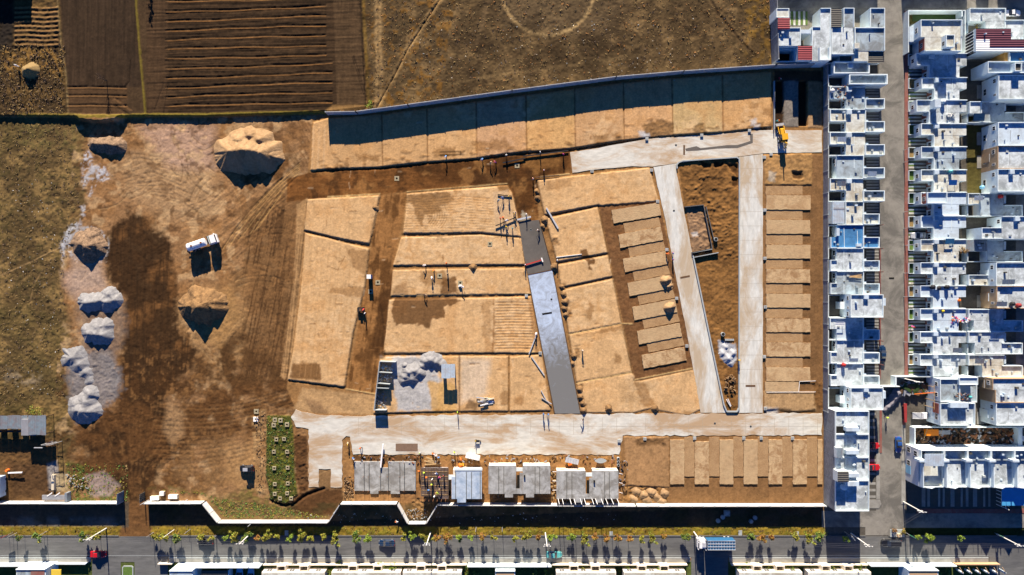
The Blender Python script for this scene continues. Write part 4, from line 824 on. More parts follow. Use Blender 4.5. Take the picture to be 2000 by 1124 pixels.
for i, (y0, y1, ty, rf, lab) in enumerate(rowA):
    h = 2.9 + .03 * (i % 3); ym = (y0 + y1) / 2 + .5; t = HT(lab, 1670, ym, group=GA)
    xe = 1726 if i < 5 else 1716; xm = 1690 if i < 3 else 1686
    if ty in (1,):
        blk(t, 1652, y0, xm, y1, h, rf, par=.42, sides='NE' if i % 2 else 'N'); blk(t, 1620, y0, 1652, ym + 1, h - .05, rf, par=.40, sides='NWS')
        yardwalls(t, 1618, ym + 1.5, 1651, y1, 2.5, 'WS'); bx = (1654, 1664)
        b_ = blk(t, bx[0], y0 + .5, bx[1], y0 + 9, h + .75, 'roof_white', par=0, name='stair_box', z0=h)
        win_x(t, hx(1652, h), (hy(ym + 8, h)), 1.0, 1.3, 1.1)
    elif ty == 2:
        blk(t, 1634, y0, xm, y1, h, rf, par=.42, sides='NE'); blk(t, 1621, ym, 1634, y1, h - .04, rf, par=.4, sides='NWS') if i not in (3,) else None
        yardwalls(t, 1618, y0 + .3, 1633, ym if i != 3 else y1, 2.5, 'WN'); win_x(t, hx(1634, h) , hy(y0 + 9, h), .9, 1.2, 1.2); win_x(t, hx(1634, h), hy(y0 + 18, h), 1.5, .6, .6)
        if i != 3: joint(t, 1648, y0 + 3, 1648, y1, h)
    elif ty == 3:
        blk(t, 1650, y0, xm, y1, h, rf, par=.42, sides='NEW'); blk(t, 1618, y0, 1626, y1 - 1.5, h - .2, 'sheet_grey', par=0, name='lean_to'); blk(t, 1626, y0 - .5, 1649.5, y1 - 1.5, h + .25, 'sheet_blue', par=0, name='sheet_room')
        MB().box(hx(1627, h), hy(410, h), h + .27, hx(1648, h), hy(406, h), h + .33).build('sheet', 'steel', t)
    elif ty == 4:
        blk(t, 1634, y0, xm, ym + 1, h, rf, par=.42, sides='NE'); blk(t, 1621, ym + 1, xm, y1, h - .02, rf, par=.42, sides='SWE'); yardwalls(t, 1618, y0 + 1, 1633, ym + 1, 2.5, 'WN')
        joint(t, 1648, y0 + 6, 1649, y1 - 2, h); joint(t, 1674, y0 + 12, 1675, y1 - 2, h)
        blk(t, 1634, y0 + 7, 1640, y0 + 22, h + .8, 'roof_white', par=0, name='stair_box', z0=h); blk(t, 1673, y1 - 9, 1683, y1 - 3, h + .6, 'roof_white', par=0, name='roof_box', z0=h)
    else:
        blk(t, 1652, y0, xm, y1, h, rf, par=.42, sides='E'); blk(t, 1620, y0, 1652, ym, h - .05, rf, par=.4, sides='NW'); blk(t, 1634, ym, 1652, y1, h - .07, 'roof_white', par=0); yardwalls(t, 1618, ym + 1.5, 1633, y1, 2.5, 'WS')
    blk(t, xm - 2, ym + 1, xe, y1, h - .03, 'roof_blue' if False else rf, par=.62, sides='NESW', wt=.2)
    # front garden: driveway strips, porch hood
    blk(t, xm + .8, ym - 3, xm + 6, ym + 1, 2.4, 'roof_white', par=0, name='porch')
    for k in range(3): floorpatch(t, 'driveway_strip', 1692, y0 + 5 + k * 6, 1716, y0 + 8 + k * 6, .07, 'sidewalk_grey')
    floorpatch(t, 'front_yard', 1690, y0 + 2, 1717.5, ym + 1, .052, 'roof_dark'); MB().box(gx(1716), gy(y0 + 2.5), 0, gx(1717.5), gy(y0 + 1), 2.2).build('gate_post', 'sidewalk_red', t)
    if i in (2, 3, 4, 10): joint(t, 1668, y0 + 4, 1668, ym + 2, h)
# two-storey houses of row A
def twostorey_A(y0, y1, x0, xe, lab, h=5.6):
    t = HT(lab, 1680, (y0 + y1) / 2, name='two_storey_house', group=None)
    X0, Y0, X1, Y1 = blk(t, x0, y0, xe, y1, h, 'roof_concrete', par=.42)
    xm_ = (x0 + xe) / 2 - 4; blk(t, xm_, y0 + .5, xm_ + 9, y0 + 9, h + .7, 'roof_white', par=0, name='stair_box', z0=h); joint(t, xm_ + 1, y0 + 10, xm_ + 1, y1 - 1, h)
    blk(t, xe, y0 + 7, xe + 6, y0 + 22, 5.2, 'roof_white', par=0, name='balcony', z0=3.1)
    yy = [(Y1 - 1.0, 4.0, 1.0), (Y1 - 2.2, 1.2, 1.6), (Y0 + 2.6, 4.1, .6), (Y0 + .9, 4.0, 1.0)]
    for y_, z_, w_ in yy: win_x(t, X0, y_, z_, w_, .9)
    yardwalls(t, 1618, y0 + 1, 1641, y1, 2.5, 'NWS'); MB().box(gx(1632), gy(y0 + 28), 0, gx(1641), gy(y0 + 14), 2.6).build('lean_to', 'white_wall', t); return t
twostorey_A(575.5, 620.5, 1660, 1724, 'white two-storey house with square roof hatch shadow, standing taller in the middle of the row')
twostorey_A(757, 801, 1660, 1724, 'white two-storey house closing the row where the street ends')
t = HT('white house with deep blue-shaded parapets at the top of the row beside the wall', 1670, 145)
blk(t, 1625, 122, 1695, 146, 3.3, 'roof_grey', par=1.0, wt=.3); blk(t, 1655, 147, 1730, 167, 3.2, 'roof_grey', par=1.0, wt=.3); yardwalls(t, 1618, 146, 1655, 169, 2.8, 'NWS'); blk(t, 1657, 124, 1667, 133, 4.0, 'roof_white', par=0, name='stair_box', z0=3.3)
# ---- 2-storey block at the south end of row A
def blockD(y0, y1, lab, extra):
    t = HT(lab, 1660, (y0 + y1) / 2, name='two_storey_house', group='tall houses beside the block wall at the street corner')
    h = 6.2; X0, Y0, X1, Y1 = blk(t, 1630, y0, 1696, y1, h, 'roof_concrete', wall='white_wall', par=.5)
    MB().box(X0 - .05, Y0 + .02, -.1, X0 + .001, Y1 - .02, h).build('side_wall', 'block_grey_x', t)
    joint(t, 1652, y0 + 2, 1652, y1 - 2, h)
    if extra: blk(t, 1653, y1 - 13, 1678, y1 - 5, h + 1.7, 'roof_white', par=0, name='stair_box', z0=h)
    for k in range(3): win_x(t, X1, Y0 + 1.2 + k * 1.9, 3.9, 1.1, 1.2, sgn=1)
    for k in range(3): floorpatch(t, 'driveway_strip', 1696.5, y0 + 4 + k * 13, 1710, y0 + 9 + k * 13, .07, 'sidewalk_grey')
    floorpatch(t, 'front_yard', 1692, y0, 1711, y1 - .2, .06, 'roof_dark'); return t, h
t, h = blockD(802.5, 848, 'northernmost house of the tall corner block, with a small open light well', True); MB().box(hx(1632, h), hy(847, h), h + .03, hx(1650, h), hy(833, h), h + .06).build('well_shade_slab', 'black_hole', t)  # black plate on the roof paints in the shade of the well
t, h = blockD(848, 893, 'house of the tall corner block with a grey box on its back roof', True); blk(t, 1634, 875, 1646, 895, h + 1.5, 'sheet_grey', par=0, name='roof_box', z0=h)
t, h = blockD(893, 938, 'house of the tall corner block carrying a dark square roof screen', True); blk(t, 1636, 921, 1658, 942, h + 2.6, 'sheet_dark', par=0, name='roof_screen', z0=h)
t, h = blockD(938, 998, 'southernmost house of the tall corner block with a large empty roof', False)
blk(t, 1653, 941, 1678, 950, h + 1.8, 'roof_white', par=0, name='stair_box', z0=h)

# ---- row B: single-storey houses east of the street, fronts facing west
GB = 'flat-roofed houses in the row east of the street'
rowB = [(105, 152, 'roof_concrete', 'shaded row house right below the large two-storey corner house', 0), (152, 196, 'roof_concrete', 'row house with a beige back roof and an open skylight well', 0),
        (196, 242, 'roof_concrete', 'row house with white cylinder tank and rubble on its roof', 1), (242, 287, 'roof_warm', 'row house with beige upper roof and stepped parapet shadow', 0),
        (287, 332, 'roof_grey', 'row house with grey cracked roof facing a brown-walled neighbour', 0), (332, 376, 'roof_warm', 'row house with a blue canopy and green tank on a beige roof', 0),
        (376, 422, 'roof_white', 'row house with a red front panel and a raised back room', 2), (422, 468, 'roof_white', 'row house with half-blue white roof behind the silver car', 0),
        (468, 513, 'roof_warm', 'row house with a heap of dry brush on its roof', 0), (513, 558, 'roof_concrete', 'row house with clear pale roof above the one with rooftop clutter', 0),
        (558, 603, 'roof_white', 'row house with potted plants and dark tanks along its upper parapet', 0), (603, 648, 'roof_white', 'row house with an orange bucket and laundry shadows on its roof', 0),
        (648, 692, 'roof_concrete', 'row house with a grey sheet box over its open back patio', 0), (692, 736, 'roof_concrete', 'last row house above the white wall that closes the street', 0)]
for i, (y0, y1, rf, lab, sp_) in enumerate(rowB):
    h = 3.0 + .03 * (i % 3); ym = (y0 + y1) / 2 + .3; xf = (1788, 1798, 1788, 1797)[i] if i < 4 else 1797 - .25 * (i - 4); xs_ = xf + 24
    t = HT(lab, 1830, ym, group=GB)
    X0, Y0, X1, Y1 = blk(t, xf, y0, xs_ + 1, ym, h, rf, par=.5, sides='NSW'); win_x(t, X0, (Y0 + Y1) / 2, 1.2, 1.0, 1.1)
    xb = 1888 - .15 * i
    blk(t, xs_ + 1, y0, xb, ym, h + .01, rf, par=.45, sides='N'); X2, Y2, X3, Y3 = blk(t, xs_ + 1.5, ym, xb - 14, y1, h - .02, rf, par=.35, sides='W' if i != 6 else 'SW')
    win_x(t, X2, Y3 - 2.3, .9, 1.2, 1.2); MB().box(X2 - .12, Y3 - 1.3, -.05, X2 - .005, Y3 - .3, 2.2).build('door', 'sidewalk_red', t)
    blk(t, xs_ - 8, ym + .5, xs_ - 1, ym + 8, 2.3, 'roof_grey', par=0, name='porch_roof', z0=2.15)
    if i not in (2, 6): blk(t, xs_ + 5, y0 + .6, xs_ + 14, y0 + 8.5, h + .8, 'roof_white', par=0, name='stair_box', z0=h)
    yardwalls(t, xb - 13.6, ym + .4, xb, y1, 2.6, 'S'); joint(t, xs_ + 38, y0 + 4, xs_ + 38, ym + 6, h)
    xg = 1774
    yardwalls(t, xg + 1, y0 + 1, xf - 3, ym - 1, .6, 'NWS', w=.12); floorpatch(t, 'lawn', xg + 2, y0 + 2.5, xf - 6, ym - 2.5, .09, ('leaf_dark', 'dry_straw', 'leaf_green')[i % 3])
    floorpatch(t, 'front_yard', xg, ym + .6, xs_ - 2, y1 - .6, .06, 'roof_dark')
    for k in range(3): floorpatch(t, 'driveway_strip', xg + .5, ym + 2 + k * 7, xs_ - 8, ym + 5.2 + k * 7, .08, 'roof_warm' if k != 1 else 'roof_grey')
    for k in range(2): floorpatch(t, 'lawn_strip', xg + .5, ym + 6 + k * 7, xf - 9, ym + 8.2 + k * 7, .075, 'leaf_green')
    if sp_ == 2:
        blk(t, 1809, y0, 1848, y1 - 24, 5.0, 'roof_white', par=.5, name='upper_room', z0=h); X5 = hx(1809, 5.0); MB().box(X5 - .05, hy(398, 5), 3.1, X5 - .002, hy(378, 5), 4.95).build('front_panel', 'brick_red', t); win_x(t, X5 - .06, hy(388, 5), 3.6, 1.0, 1.0)
    if sp_ == 1: blk(t, 1826, 194, 1838, 210, 5.4, 'roof_white', par=0, name='stair_room', z0=h)
# two-storey corner house, north end of row B
t = HT('large two-storey corner house with cream roof, red-brown front panel and lawn', 1830, 80, name='two_storey_house')
X0, Y0, X1, Y1 = blk(t, 1796, 40, 1877, 73, 5.6, 'roof_warm', par=.55, sides='NWE'); X2, Y2, X3, Y3 = blk(t, 1806, 73, 1877, 101, 5.58, 'roof_warm', par=.4, sides='ES')
blk(t, 1846, 69, 1863, 93, 7.2, 'roof_warm', par=.4, name='stair_room', z0=5.6); win_x(t, hx(1846, 7.2), hy(84, 7.2), 6.0, 1.0, .9, frame='steel')
win_x(t, X0, Y0 + 2.2, 3.6, 1.4, 1.1); win_x(t, X0, Y0 + 2.2, 1.0, 1.4, 1.3); MB().box(X2 - .06, Y2 + .5, 3.0, X2 - .002, Y3 - .2, 5.5).build('front_panel', 'brick_red', t); win_x(t, X2 - .07, Y2 + 2, 3.7, 1.0, .9)
yardwalls(t, 1774, 20, 1886, 104, 2.6, 'NWE', w=.2); floorpatch(t, 'lawn', 1782, 28, 1880, 42, .1, 'leaf_dark'); blk(t, 1776, 52, 1785, 82, 2.9, 'roof_white', par=0, name='carport')
MB().box(gx(1866), gy(40), 0, gx(1868), gy(28), 2.6).build('yard_wall', 'white_wall', t)
b = MB(); a_ = G(1876, 80); b.box(a_[0], a_[1] - 3.2, 2.6, a_[0] + 2, a_[1] + 1, 2.7); b.build('canopy', 'sheet_grey', t)
# ---- two tall houses south of the closed street
t = HT('tall white house with a workshop roof full of tools, just south of the street-closing wall', 1860, 762, name='two_storey_house')
X0, Y0, X1, Y1 = blk(t, 1834, 740, 1873, 785, 5.6, 'roof_grey', par=.5); blk(t, 1873, 744, 1906, 786, 3.2, 'roof_grey', par=.5, sides='NSE'); blk(t, 1872, 737, 1909, 752, 6.2, 'roof_white', par=.3, name='stair_room', z0=0); win_x(t, X0, Y1 - 1.6, 3.9, 1, 1.1); win_x(t, X0, Y0 + 1.8, 3.9, 1, 1.1)
t = HT('tall white house with angular roof walls beside the junk yard', 1860, 810, name='two_storey_house')
X0, Y0, X1, Y1 = blk(t, 1834, 787, 1902, 831, 5.6, 'roof_concrete', par=.6); blk(t, 1856, 787, 1892, 797, 7.0, 'roof_white', par=0, name='stair_room', z0=5.6); win_x(t, X0, Y0 + 2.2, 3.9, 1.6, 1.2); MB().box(X0 - .06, Y1 - 3.0, 3.0, X0 - .002, Y1 - .3, 5.5).build('front_panel', 'brick_red', t)
# ---- row C
def win2(t, X0, Y0, Y1, h):
    for y_, z_, w_ in ((Y1 - 1.3, h - 1.6, 1.0), (Y0 + 1.5, h - 1.5, .5), ((Y0 + Y1) / 2, .8, 1.6)): win_x(t, X0, y_, z_, w_, 1.0)
rowC = [('one-storey house with pale cracked roof beside the parked white car', [(1892, 17, 1963, 42, 3.2, 'roof_concrete', .4, 'NWE'), (1925, 42, 1963, 56, 3.18, 'roof_concrete', .3, 'E'), (1962, 40, 2000, 80, 3.1, 'roof_concrete', .4, 'NE')], 0),
        ('tall house under a maroon sheet roof with white skylight sheets and a glazed side', [(1906, 56, 1975, 77, 6.6, 'sheet_maroon', 0, ''), (1933, 77, 2030, 93, 6.58, 'sheet_maroon', 0, ''), (1906, 77, 1933, 100, 6.57, 'sheet_white', 0, ''), (1933, 93, 2030, 100, 6.56, 'sheet_white', 0, '')], 2),
        ('narrow white house with blue-shaded deep parapets and a tall tank screen', [(1925, 122, 2030, 145, 5.8, 'roof_white', .9, 'NWS'), (1970, 103, 2030, 122, 5.7, 'roof_blue', .4, 'W')], 3),
        ('tall house whose roof lies half in blue shade with two pale patches', [(1948, 147, 2030, 195, 6.0, 'roof_concrete', .45, 'NWES')], 1),
        ('low house with a dark blue-shaded roof and a barred light well', [(1892, 199, 1916, 222, 3.0, 'roof_concrete', .4, 'NWE'), (1916, 199, 1962, 240, 2.95, 'roof_grey', .4, 'NS'), (1962, 220, 2000, 240, 2.93, 'roof_grey', .5, 'NSE')], 0),
        ('tall house with a bright white roof and white side wall', [(1947, 240, 2030, 286, 5.9, 'roof_white', .5, 'NWES')], 1),
        ('tall house with pale stained roof and a brown side wall', [(1946, 286, 2030, 331, 5.8, 'roof_concrete', .5, 'NWES')], 4),
        ('tall house with white side wall and a stair box on its pale roof', [(1946, 331, 2030, 375, 5.8, 'roof_concrete', .5, 'NWES')], 5),
        ('low house with grey front wing and a red object on its roof', [(1889, 378, 1912, 400, 3.0, 'roof_warm', .4, 'NWS'), (1915, 378, 1960, 423, 2.98, 'roof_grey', .4, 'NS'), (1960, 401, 1995, 423, 2.96, 'roof_grey', .5, 'NSE')], 0),
        ('tall L-shaped house with speckled white roof over a tan yard', [(1956, 423, 2030, 467, 5.6, 'roof_concrete', .5, 'NE'), (1915, 445, 1956, 467, 5.58, 'roof_concrete', .5, 'NWS')], 5),
        ('low house in shade with a striped sheet roof and hanging laundry', [(1889, 469, 1928, 491, 3.0, 'sheet_grey', 0, ''), (1928, 469, 1960, 512, 2.97, 'roof_grey', .4, 'NS'), (1960, 491, 1995, 512, 2.95, 'roof_grey', .5, 'NSE')], 0),
        ('tall house with mottled white roof and a grey panel on its south edge', [(1943, 513, 2030, 559, 5.6, 'roof_concrete', .5, 'NWES'), (1890, 537, 1929, 558, 3.0, 'roof_warm', .4, 'NWS')], 1),
        ('tall house with tan side wall and two round lids on its pale roof', [(1944, 559, 2030, 603, 5.6, 'roof_concrete', .5, 'NWES')], 6),
        ('low house with white back roof and a deep blue-shaded front', [(1890, 604, 1930, 626, 3.0, 'roof_concrete', .4, 'NW'), (1902, 626, 1930, 648, 2.98, 'roof_concrete', .3, 'S'), (1930, 604, 1960, 648, 2.96, 'roof_concrete', .4, 'NS'), (1960, 626, 1996, 648, 2.95, 'roof_concrete', .5, 'NSE')], 0),
        ('low house with L-shaped pale roof, a ladder and a small patio hole', [(1890, 648, 1962, 670, 3.0, 'roof_concrete', .4, 'NW'), (1904, 670, 1956, 692, 2.98, 'roof_concrete', .35, 'S'), (1956, 670, 1995, 692, 2.96, 'roof_concrete', .5, 'NSE')], 0),
        ('low beige-roofed house with barred patio, last above the tall tan house', [(1890, 693, 1960, 714, 3.0, 'roof_warm', .4, 'NW'), (1918, 714, 1956, 737, 2.98, 'roof_warm', .35, 'S'), (1956, 714, 1995, 737, 2.96, 'roof_warm', .5, 'NSE')], 0),
        ('tall house with tan side wall and pink stain on its white roof', [(1936, 739, 2030, 762, 5.8, 'roof_concrete', .5, 'NW'), (1942, 762, 2030, 787, 5.78, 'roof_concrete', .4, 'SW')], 6),
        ('tall white-walled house next to the east end of the junk yard', [(1943, 787, 2030, 831, 5.6, 'roof_concrete', .5, 'NWES')], 1)]
for i, (lab, bl, fx) in enumerate(rowC):
    t = HT(lab, (bl[0][0] + bl[0][2]) / 2, (bl[0][1] + bl[0][3]) / 2, name='two_storey_house' if bl[0][4] > 4 else 'row_house')
    wl = {4: 'tan_wall', 6: 'tan_wall'}.get(fx, 'white_wall')
    for k, (x0, y0, x1, y1, h, rf, par, sd) in enumerate(bl):
        X0, Y0, X1, Y1 = blk(t, x0, y0, x1, y1, h, rf, wall=wl, par=par, sides=sd)
        if fx in (1, 4, 5, 6) and h > 5 and k == 0: win2(t, X0, Y0, Y1, h)
        if fx == 5 and k == 0: blk(t, x0 + 27, y0, x0 + 36, y0 + 9, h + .8, 'roof_white', par=0, name='stair_box', z0=h)
        if fx in (1, 4, 6) and k == 0:
            blk(t, x0 - 14, (y0 + y1) / 2 - 8, x0 - 6, (y0 + y1) / 2 + 8, 3.2, 'roof_white', wall=wl, par=0, name='lean_to'); floorpatch(t, 'patio', 1908, (y0 + y1) / 2 - 4, 1925, y1 - 2, .1, 'sidewalk_grey')
            b = MB(); xq = x0 + 26; b.bar((hx(xq, h), hy(y0 + 15, h), h + .05), (hx(xq, h), hy(y1 - 10, h), h + .05), .08, .1); b.build('roof_ridge', 'steel', t)
    if fx == 2:
        for k in range(7): MB().box(hx(1897, 5), hy(60 + k * 6.2, 6), 2, hx(1904, 5), hy(61 + k * 6.2, 6), 5.8).build('glazing_bar', 'white_paint', t)
        MB().box(hx(1898, 5), hy(102, 6), 2, hx(1903, 5), hy(58, 6), 5.6).build('glazing', 'glass', t)
    if fx == 3: blk(t, 1980, 124, 1994, 140, 7.2, 'roof_dark', par=.4, name='tank_screen', z0=5.8); MB().box(hx(1949, 3), hy(122, 5), 0, hx(1969, 5), hy(101, 5), 5.4).build('back_wall', 'ochre_wall', t)
    if fx == 0: yardwalls(t, 1890, bl[0][3] + 1, 1918, bl[-1][3], 2.5, 'WS'); blk(t, 1961.5, bl[-1][1] - 19, 1965, bl[-1][1] - 3, 2.9, 'roof_white', par=0, name='porch')
# ---- long terrace block E (five two-storey houses with deep roof terraces)
block_mat('block_white_x', (.62, .64, .67), (.42, .43, .45), .8, .42, 'X', .06)
for i in range(5):
    x0 = 1795 + 45.6 * i; x1 = x0 + 45.0
    lab = ['end terrace house with pale blue canopy and window wall on the street', 'terrace house second from the street in the tall five-house block', 'middle terrace house of the tall five-house block', 'terrace house fourth from the street in the tall block', 'terrace house at the right edge of the photo with an orange pipe on its terrace'][i]
    t = HT(lab, x0 + 22, 915, name='terrace_house', group='terrace of tall white houses above the shaded yard'); h = 6.3
    X0, Y0, X1, Y1 = blk(t, x0, 878, x1, 900, h, 'roof_grey', par=.9, sides='NWE'); blk(t, x0, 900, x1, 951, h - .4, 'roof_warm' if i == 0 else 'roof_concrete', par=.7, sides='ESW')
    blk(t, x0 + 1, 899, x0 + 14, 903.5, h + 2.0, 'roof_white', par=0, name='stair_room', z0=h - .5)
    b = MB(); a0 = (hx(x0, h), hy(951, h)); b.box(a0[0] + .2, hy(904, h), h - .4, a0[0] + .4, hy(950, h), h + 1.5); b.build('party_wall', 'white_wall', t)
    gx0, gx1, gy_ = X0 + 1.2, X0 + 3.9, hy(951, h) - .02      # pointed and square screens crowning the south parapets
    b = MB(); b.add([(gx0 - .3, gy_ - .12, h + .25), (gx1 + .3, gy_ - .12, h + .25), ((gx0 + gx1) / 2, gy_ - .12, h + 1.5), (gx0 - .3, gy_ + .06, h + .25), (gx1 + .3, gy_ + .06, h + .25), ((gx0 + gx1) / 2, gy_ + .06, h + 1.5)], [(0, 1, 2), (5, 4, 3), (0, 3, 4, 1), (1, 4, 5, 2), (2, 5, 3, 0)]); b.build('gable', 'white_wall', t)
    if i == 0:
        MB().box(X0 - .05, hy(950, h), -.1, X0 - .003, Y1 - .02, h - .1).build('side_wall', 'block_white_x', t)
        for y_, z_ in ((Y1 - 1.5, 4.1), (Y1 - 1.2, 1.0), (Y1 - 4.8, 1.0)): win_x(t, X0 - .06, y_, z_, 1.3, 1.4)
        MB().box(X0 - .1, hy(928, 3), .4, X0 - .052, hy(912, 3), 2.6).build('mural_panel', 'car_sky', t)
        blk(t, 1806, 887, 1844, 911, h + 2.1, 'sheet_blue', par=0, name='canopy', z0=h + 2.0)
    for k in range(5): MB().box(X0 + .4 + k * 1.2, Y1 - .01, 4.5, X0 + .9 + k * 1.2, Y1 + .06, 5.0).build('vent_brick', 'black_hole', t)
    for k in range(3): MB().tube((X0 + 1.3 + k * 2, hy(951, h) + .2, h - .1), (X0 + 1.3 + k * 2, hy(951, h) + .2, h + 1.3), .05, n=5).build('rail_post', 'galv', t)
t = thing('tarpaulin_canopy', 'bright blue canopy roof on posts at the right edge beside the shaded yard', 'canopy', (*G(1975, 970), 0), world=True); h = 5.0
MB().box(hx(1957, h), hy(988, h), h - .1, hx(2040, h), hy(952, h), h).build('roof', 'tarp_roof', t)
for k in range(5): MB().box(gx(1945) + .0, gy(957 + k * 7) - .06, 0, gx(1945) + .12, gy(957 + k * 7) + .06, h - .1).build('post', 'white_paint', t)
for k in range(2): MB().box(gx(1945) + .02, gy(985), 2 + k * 1.6, gx(1945) + .1, gy(957), 2.12 + k * 1.6).build('rail', 'white_paint', t)
# ---- north east block T
t = HT('north west corner house with a red sheet roof next to the tall block wall', 1540, 60, name='two_storey_house')
blk(t, 1516, 17, 1541, 35, 5.4, 'roof_warm', par=.2); MB().box(hx(1519.5, 5.9), hy(57, 5.9), 5.75, hx(1543, 5.9), hy(35.5, 5.9), 5.85).build('red_sheet', 'sheet_red', t)
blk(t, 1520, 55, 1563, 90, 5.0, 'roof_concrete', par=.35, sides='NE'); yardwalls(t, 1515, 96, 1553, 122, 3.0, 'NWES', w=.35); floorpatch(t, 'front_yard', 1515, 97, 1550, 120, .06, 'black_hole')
for k in range(4): floorpatch(t, 'driveway_strip', 1540 + k * 9.5, 22, 1544 + k * 9.5, 50, .08, 'roof_warm'); floorpatch(t, 'lawn_strip', 1545 + k * 9.5, 23, 1548.5 + k * 9.5, 49, .09, 'leaf_green')
t = HT('house with bright red square sheet roof beside a narrow white light well', 1590, 80, name='two_storey_house')
blk(t, 1602, 17, 1622, 118, 5.0, 'roof_concrete', par=.4, sides='NE'); blk(t, 1585, 53, 1602, 120, 4.98, 'roof_concrete', par=.3, sides='NW'); MB().box(hx(1559, 5.4), hy(117, 5.4), 5.2, hx(1587, 5.4), hy(89, 5.4), 5.3).build('red_sheet', 'sheet_red', t)
blk(t, 1563, 58, 1584, 66, 5.2, 'roof_white', par=0, name='stair_box'); b = MB(); b.box(hx(1559, 5.2), hy(117, 5.2), -.1, hx(1586, 5.2), hy(90, 5.2), 5.15); b.build('wall', 'white_wall', t)
yardwalls(t, 1601, 90, 1622, 118, 6.0, 'WES', w=.3)
t = HT('house with a long dark sheet between two concrete roofs', 1645, 70, name='two_storey_house')
blk(t, 1623, 54, 1667, 107, 5.0, 'roof_concrete', par=.35, sides='WS'); blk(t, 1646, 17, 1667, 54, 5.02, 'roof_grey', par=.5, sides='NWE'); MB().box(hx(1623.5, 5.5), hy(54, 5.5), 5.35, hx(1644, 5.5), hy(17, 5.5), 5.45).build('dark_sheet', 'sheet_dark', t); b = MB(); b.box(hx(1624, 5.4), hy(53, 5.4), -.1, hx(1644, 5.4), hy(18, 5.4), 5.3); b.build('wall', 'white_wall', t)
blk(t, 1640, 106, 1668, 121, 3.6, 'sheet_dark', par=0, name='sheet_room'); MB().bar((hx(1642, 5), hy(70, 5), 5.1), (hx(1642, 5), hy(88, 5), 5.1), .1, .2).build('roof_ridge', 'steel', t)
t = HT('corner house with grey roof, dark sheet porch and sunken courtyard by the street', 1705, 70, name='two_storey_house')
blk(t, 1698, 17, 1727, 55, 5.0, 'roof_grey', par=.45, sides='NEW'); blk(t, 1668, 55, 1727, 100, 4.98, 'roof_grey', par=.45, sides='NEW'); blk(t, 1668, 100, 1696, 120, 4.9, 'roof_warm', par=0); MB().box(hx(1696.5, 4.6), hy(123, 4.6), 4.4, hx(1727, 4.6), hy(100, 4.6), 4.5).build('dark_sheet', 'sheet_dark', t)
blk(t, 1698, 103, 1722, 122, 2.4, 'roof_grey', par=0, name='porch'); blk(t, 1669, 84, 1679, 95, 5.8, 'roof_warm', par=0, name='stair_box', z0=4.9)
# off to the north: the rest of the neighbourhood, whose shade falls on the cross street
for k, (x0, x1, y1) in enumerate(((1512, 1590, -66), (1590, 1726, -62), (1776, 1890, -60), (1890, 1905, -60), (1925, 1948, -60), (1968, 2040, -60))):
    t = HT('two-storey house just north of the frame across the street, %s from the left' % nth(k), (x0 + x1) / 2, y1 - 40, name='two_storey_house'); blk(t, x0, y1 - 80, x1, y1, 4.4, 'roof_concrete', par=.4)
t = HT('adobe farm building just beyond the north west corner', -10, -110, 'building', 'farm_building'); blk(t, -60, -200, 28, -82, 6.2, 'roof_warm', wall='tan_wall', par=.3)
# street-closing wall
t = thing('street_wall', 'white wall with a step that closes off the south end of the street', 'wall', (*G(1740, 745), 0), world=True)
for a, c in (((1714, 753), (1748, 753)), ((1739, 734), (1822, 734))): MB().box(gx(a[0]), gy(a[1]) - .1, 0, gx(c[0]), gy(c[1]) + .1, 2.4).build('wall', 'white_wall', t)
MB().box(gx(1739) - .0, gy(752.2), 0, gx(1739) + .35, gy(734.9), 2.38).build('wall', 'white_wall', t)
# ---- south side of the avenue: front walls and houses
t = thing('front_wall', 'long white front wall along the south footpath, left part', 'wall', (*G(100, 1100), 0), world=True)
def swall(t, x0, x1, y, h=2.5, m='cream_wall'): MB().box(gx(x0), gy(y) - .12, 0, gx(x1), gy(y) + .12, h).build('wall', m, t)
swall(t, -60, 60, 1099, 2.6, 'white_wall'); swall(t, 60, 172, 1099, 1.2, 'white_wall')
t = thing('front_wall', 'white front wall of the second southern block, right of the side street', 'wall', (*G(420, 1100), 0), world=True); swall(t, 312, 340, 1099, 1.2); swall(t, 360, 515, 1099.5, 3.4, 'white_wall')
t = thing('front_wall', 'low cream front wall behind the row of street trees, middle part', 'wall', (*G(720, 1100), 0), world=True); swall(t, 517, 912, 1100.2, 1.4)
t = thing('front_wall', 'taller white garage wall beside the turquoise car', 'wall', (*G(1000, 1100), 0), world=True); swall(t, 914, 1076, 1100, 2.6, 'white_wall')
t = thing('front_wall', 'low cream front wall left of the side street below the blue truck', 'wall', (*G(1200, 1100), 0), world=True); swall(t, 1078, 1340, 1100.2, 1.4)
t = thing('front_wall', 'low cream front wall right of the side street below the blue truck', 'wall', (*G(1550, 1100), 0), world=True); swall(t, 1426, 1690, 1100.2, 1.4)
t = thing('front_wall', 'white front wall below the black car at the street corner', 'wall', (*G(1770, 1100), 0), world=True); swall(t, 1692, 1858, 1099.5, 2.4, 'white_wall')
t = thing('pergola_wall', 'orange-capped front wall with seven white pergola posts at the bottom right', 'wall', (*G(1900, 1100), 0), world=True); swall(t, 1860, 1946, 1099, 1.5, 'tan_wall')
for k in range(6): MB().bar((gx(1862 + k * 16.5), gy(1101), 2.6), (gx(1868 + k * 16.5), gy(1112), 2.7), .15, .15).build('beam', 'tan_wall', t); MB().box(gx(1868 + k * 16.5) - .2, gy(1112) - .2, 0, gx(1868 + k * 16.5) + .2, gy(1112) + .2, 2.6).build('post', 'white_wall', t)
GS = 'pale houses with roof bays along the south side of the avenue'
k = 0
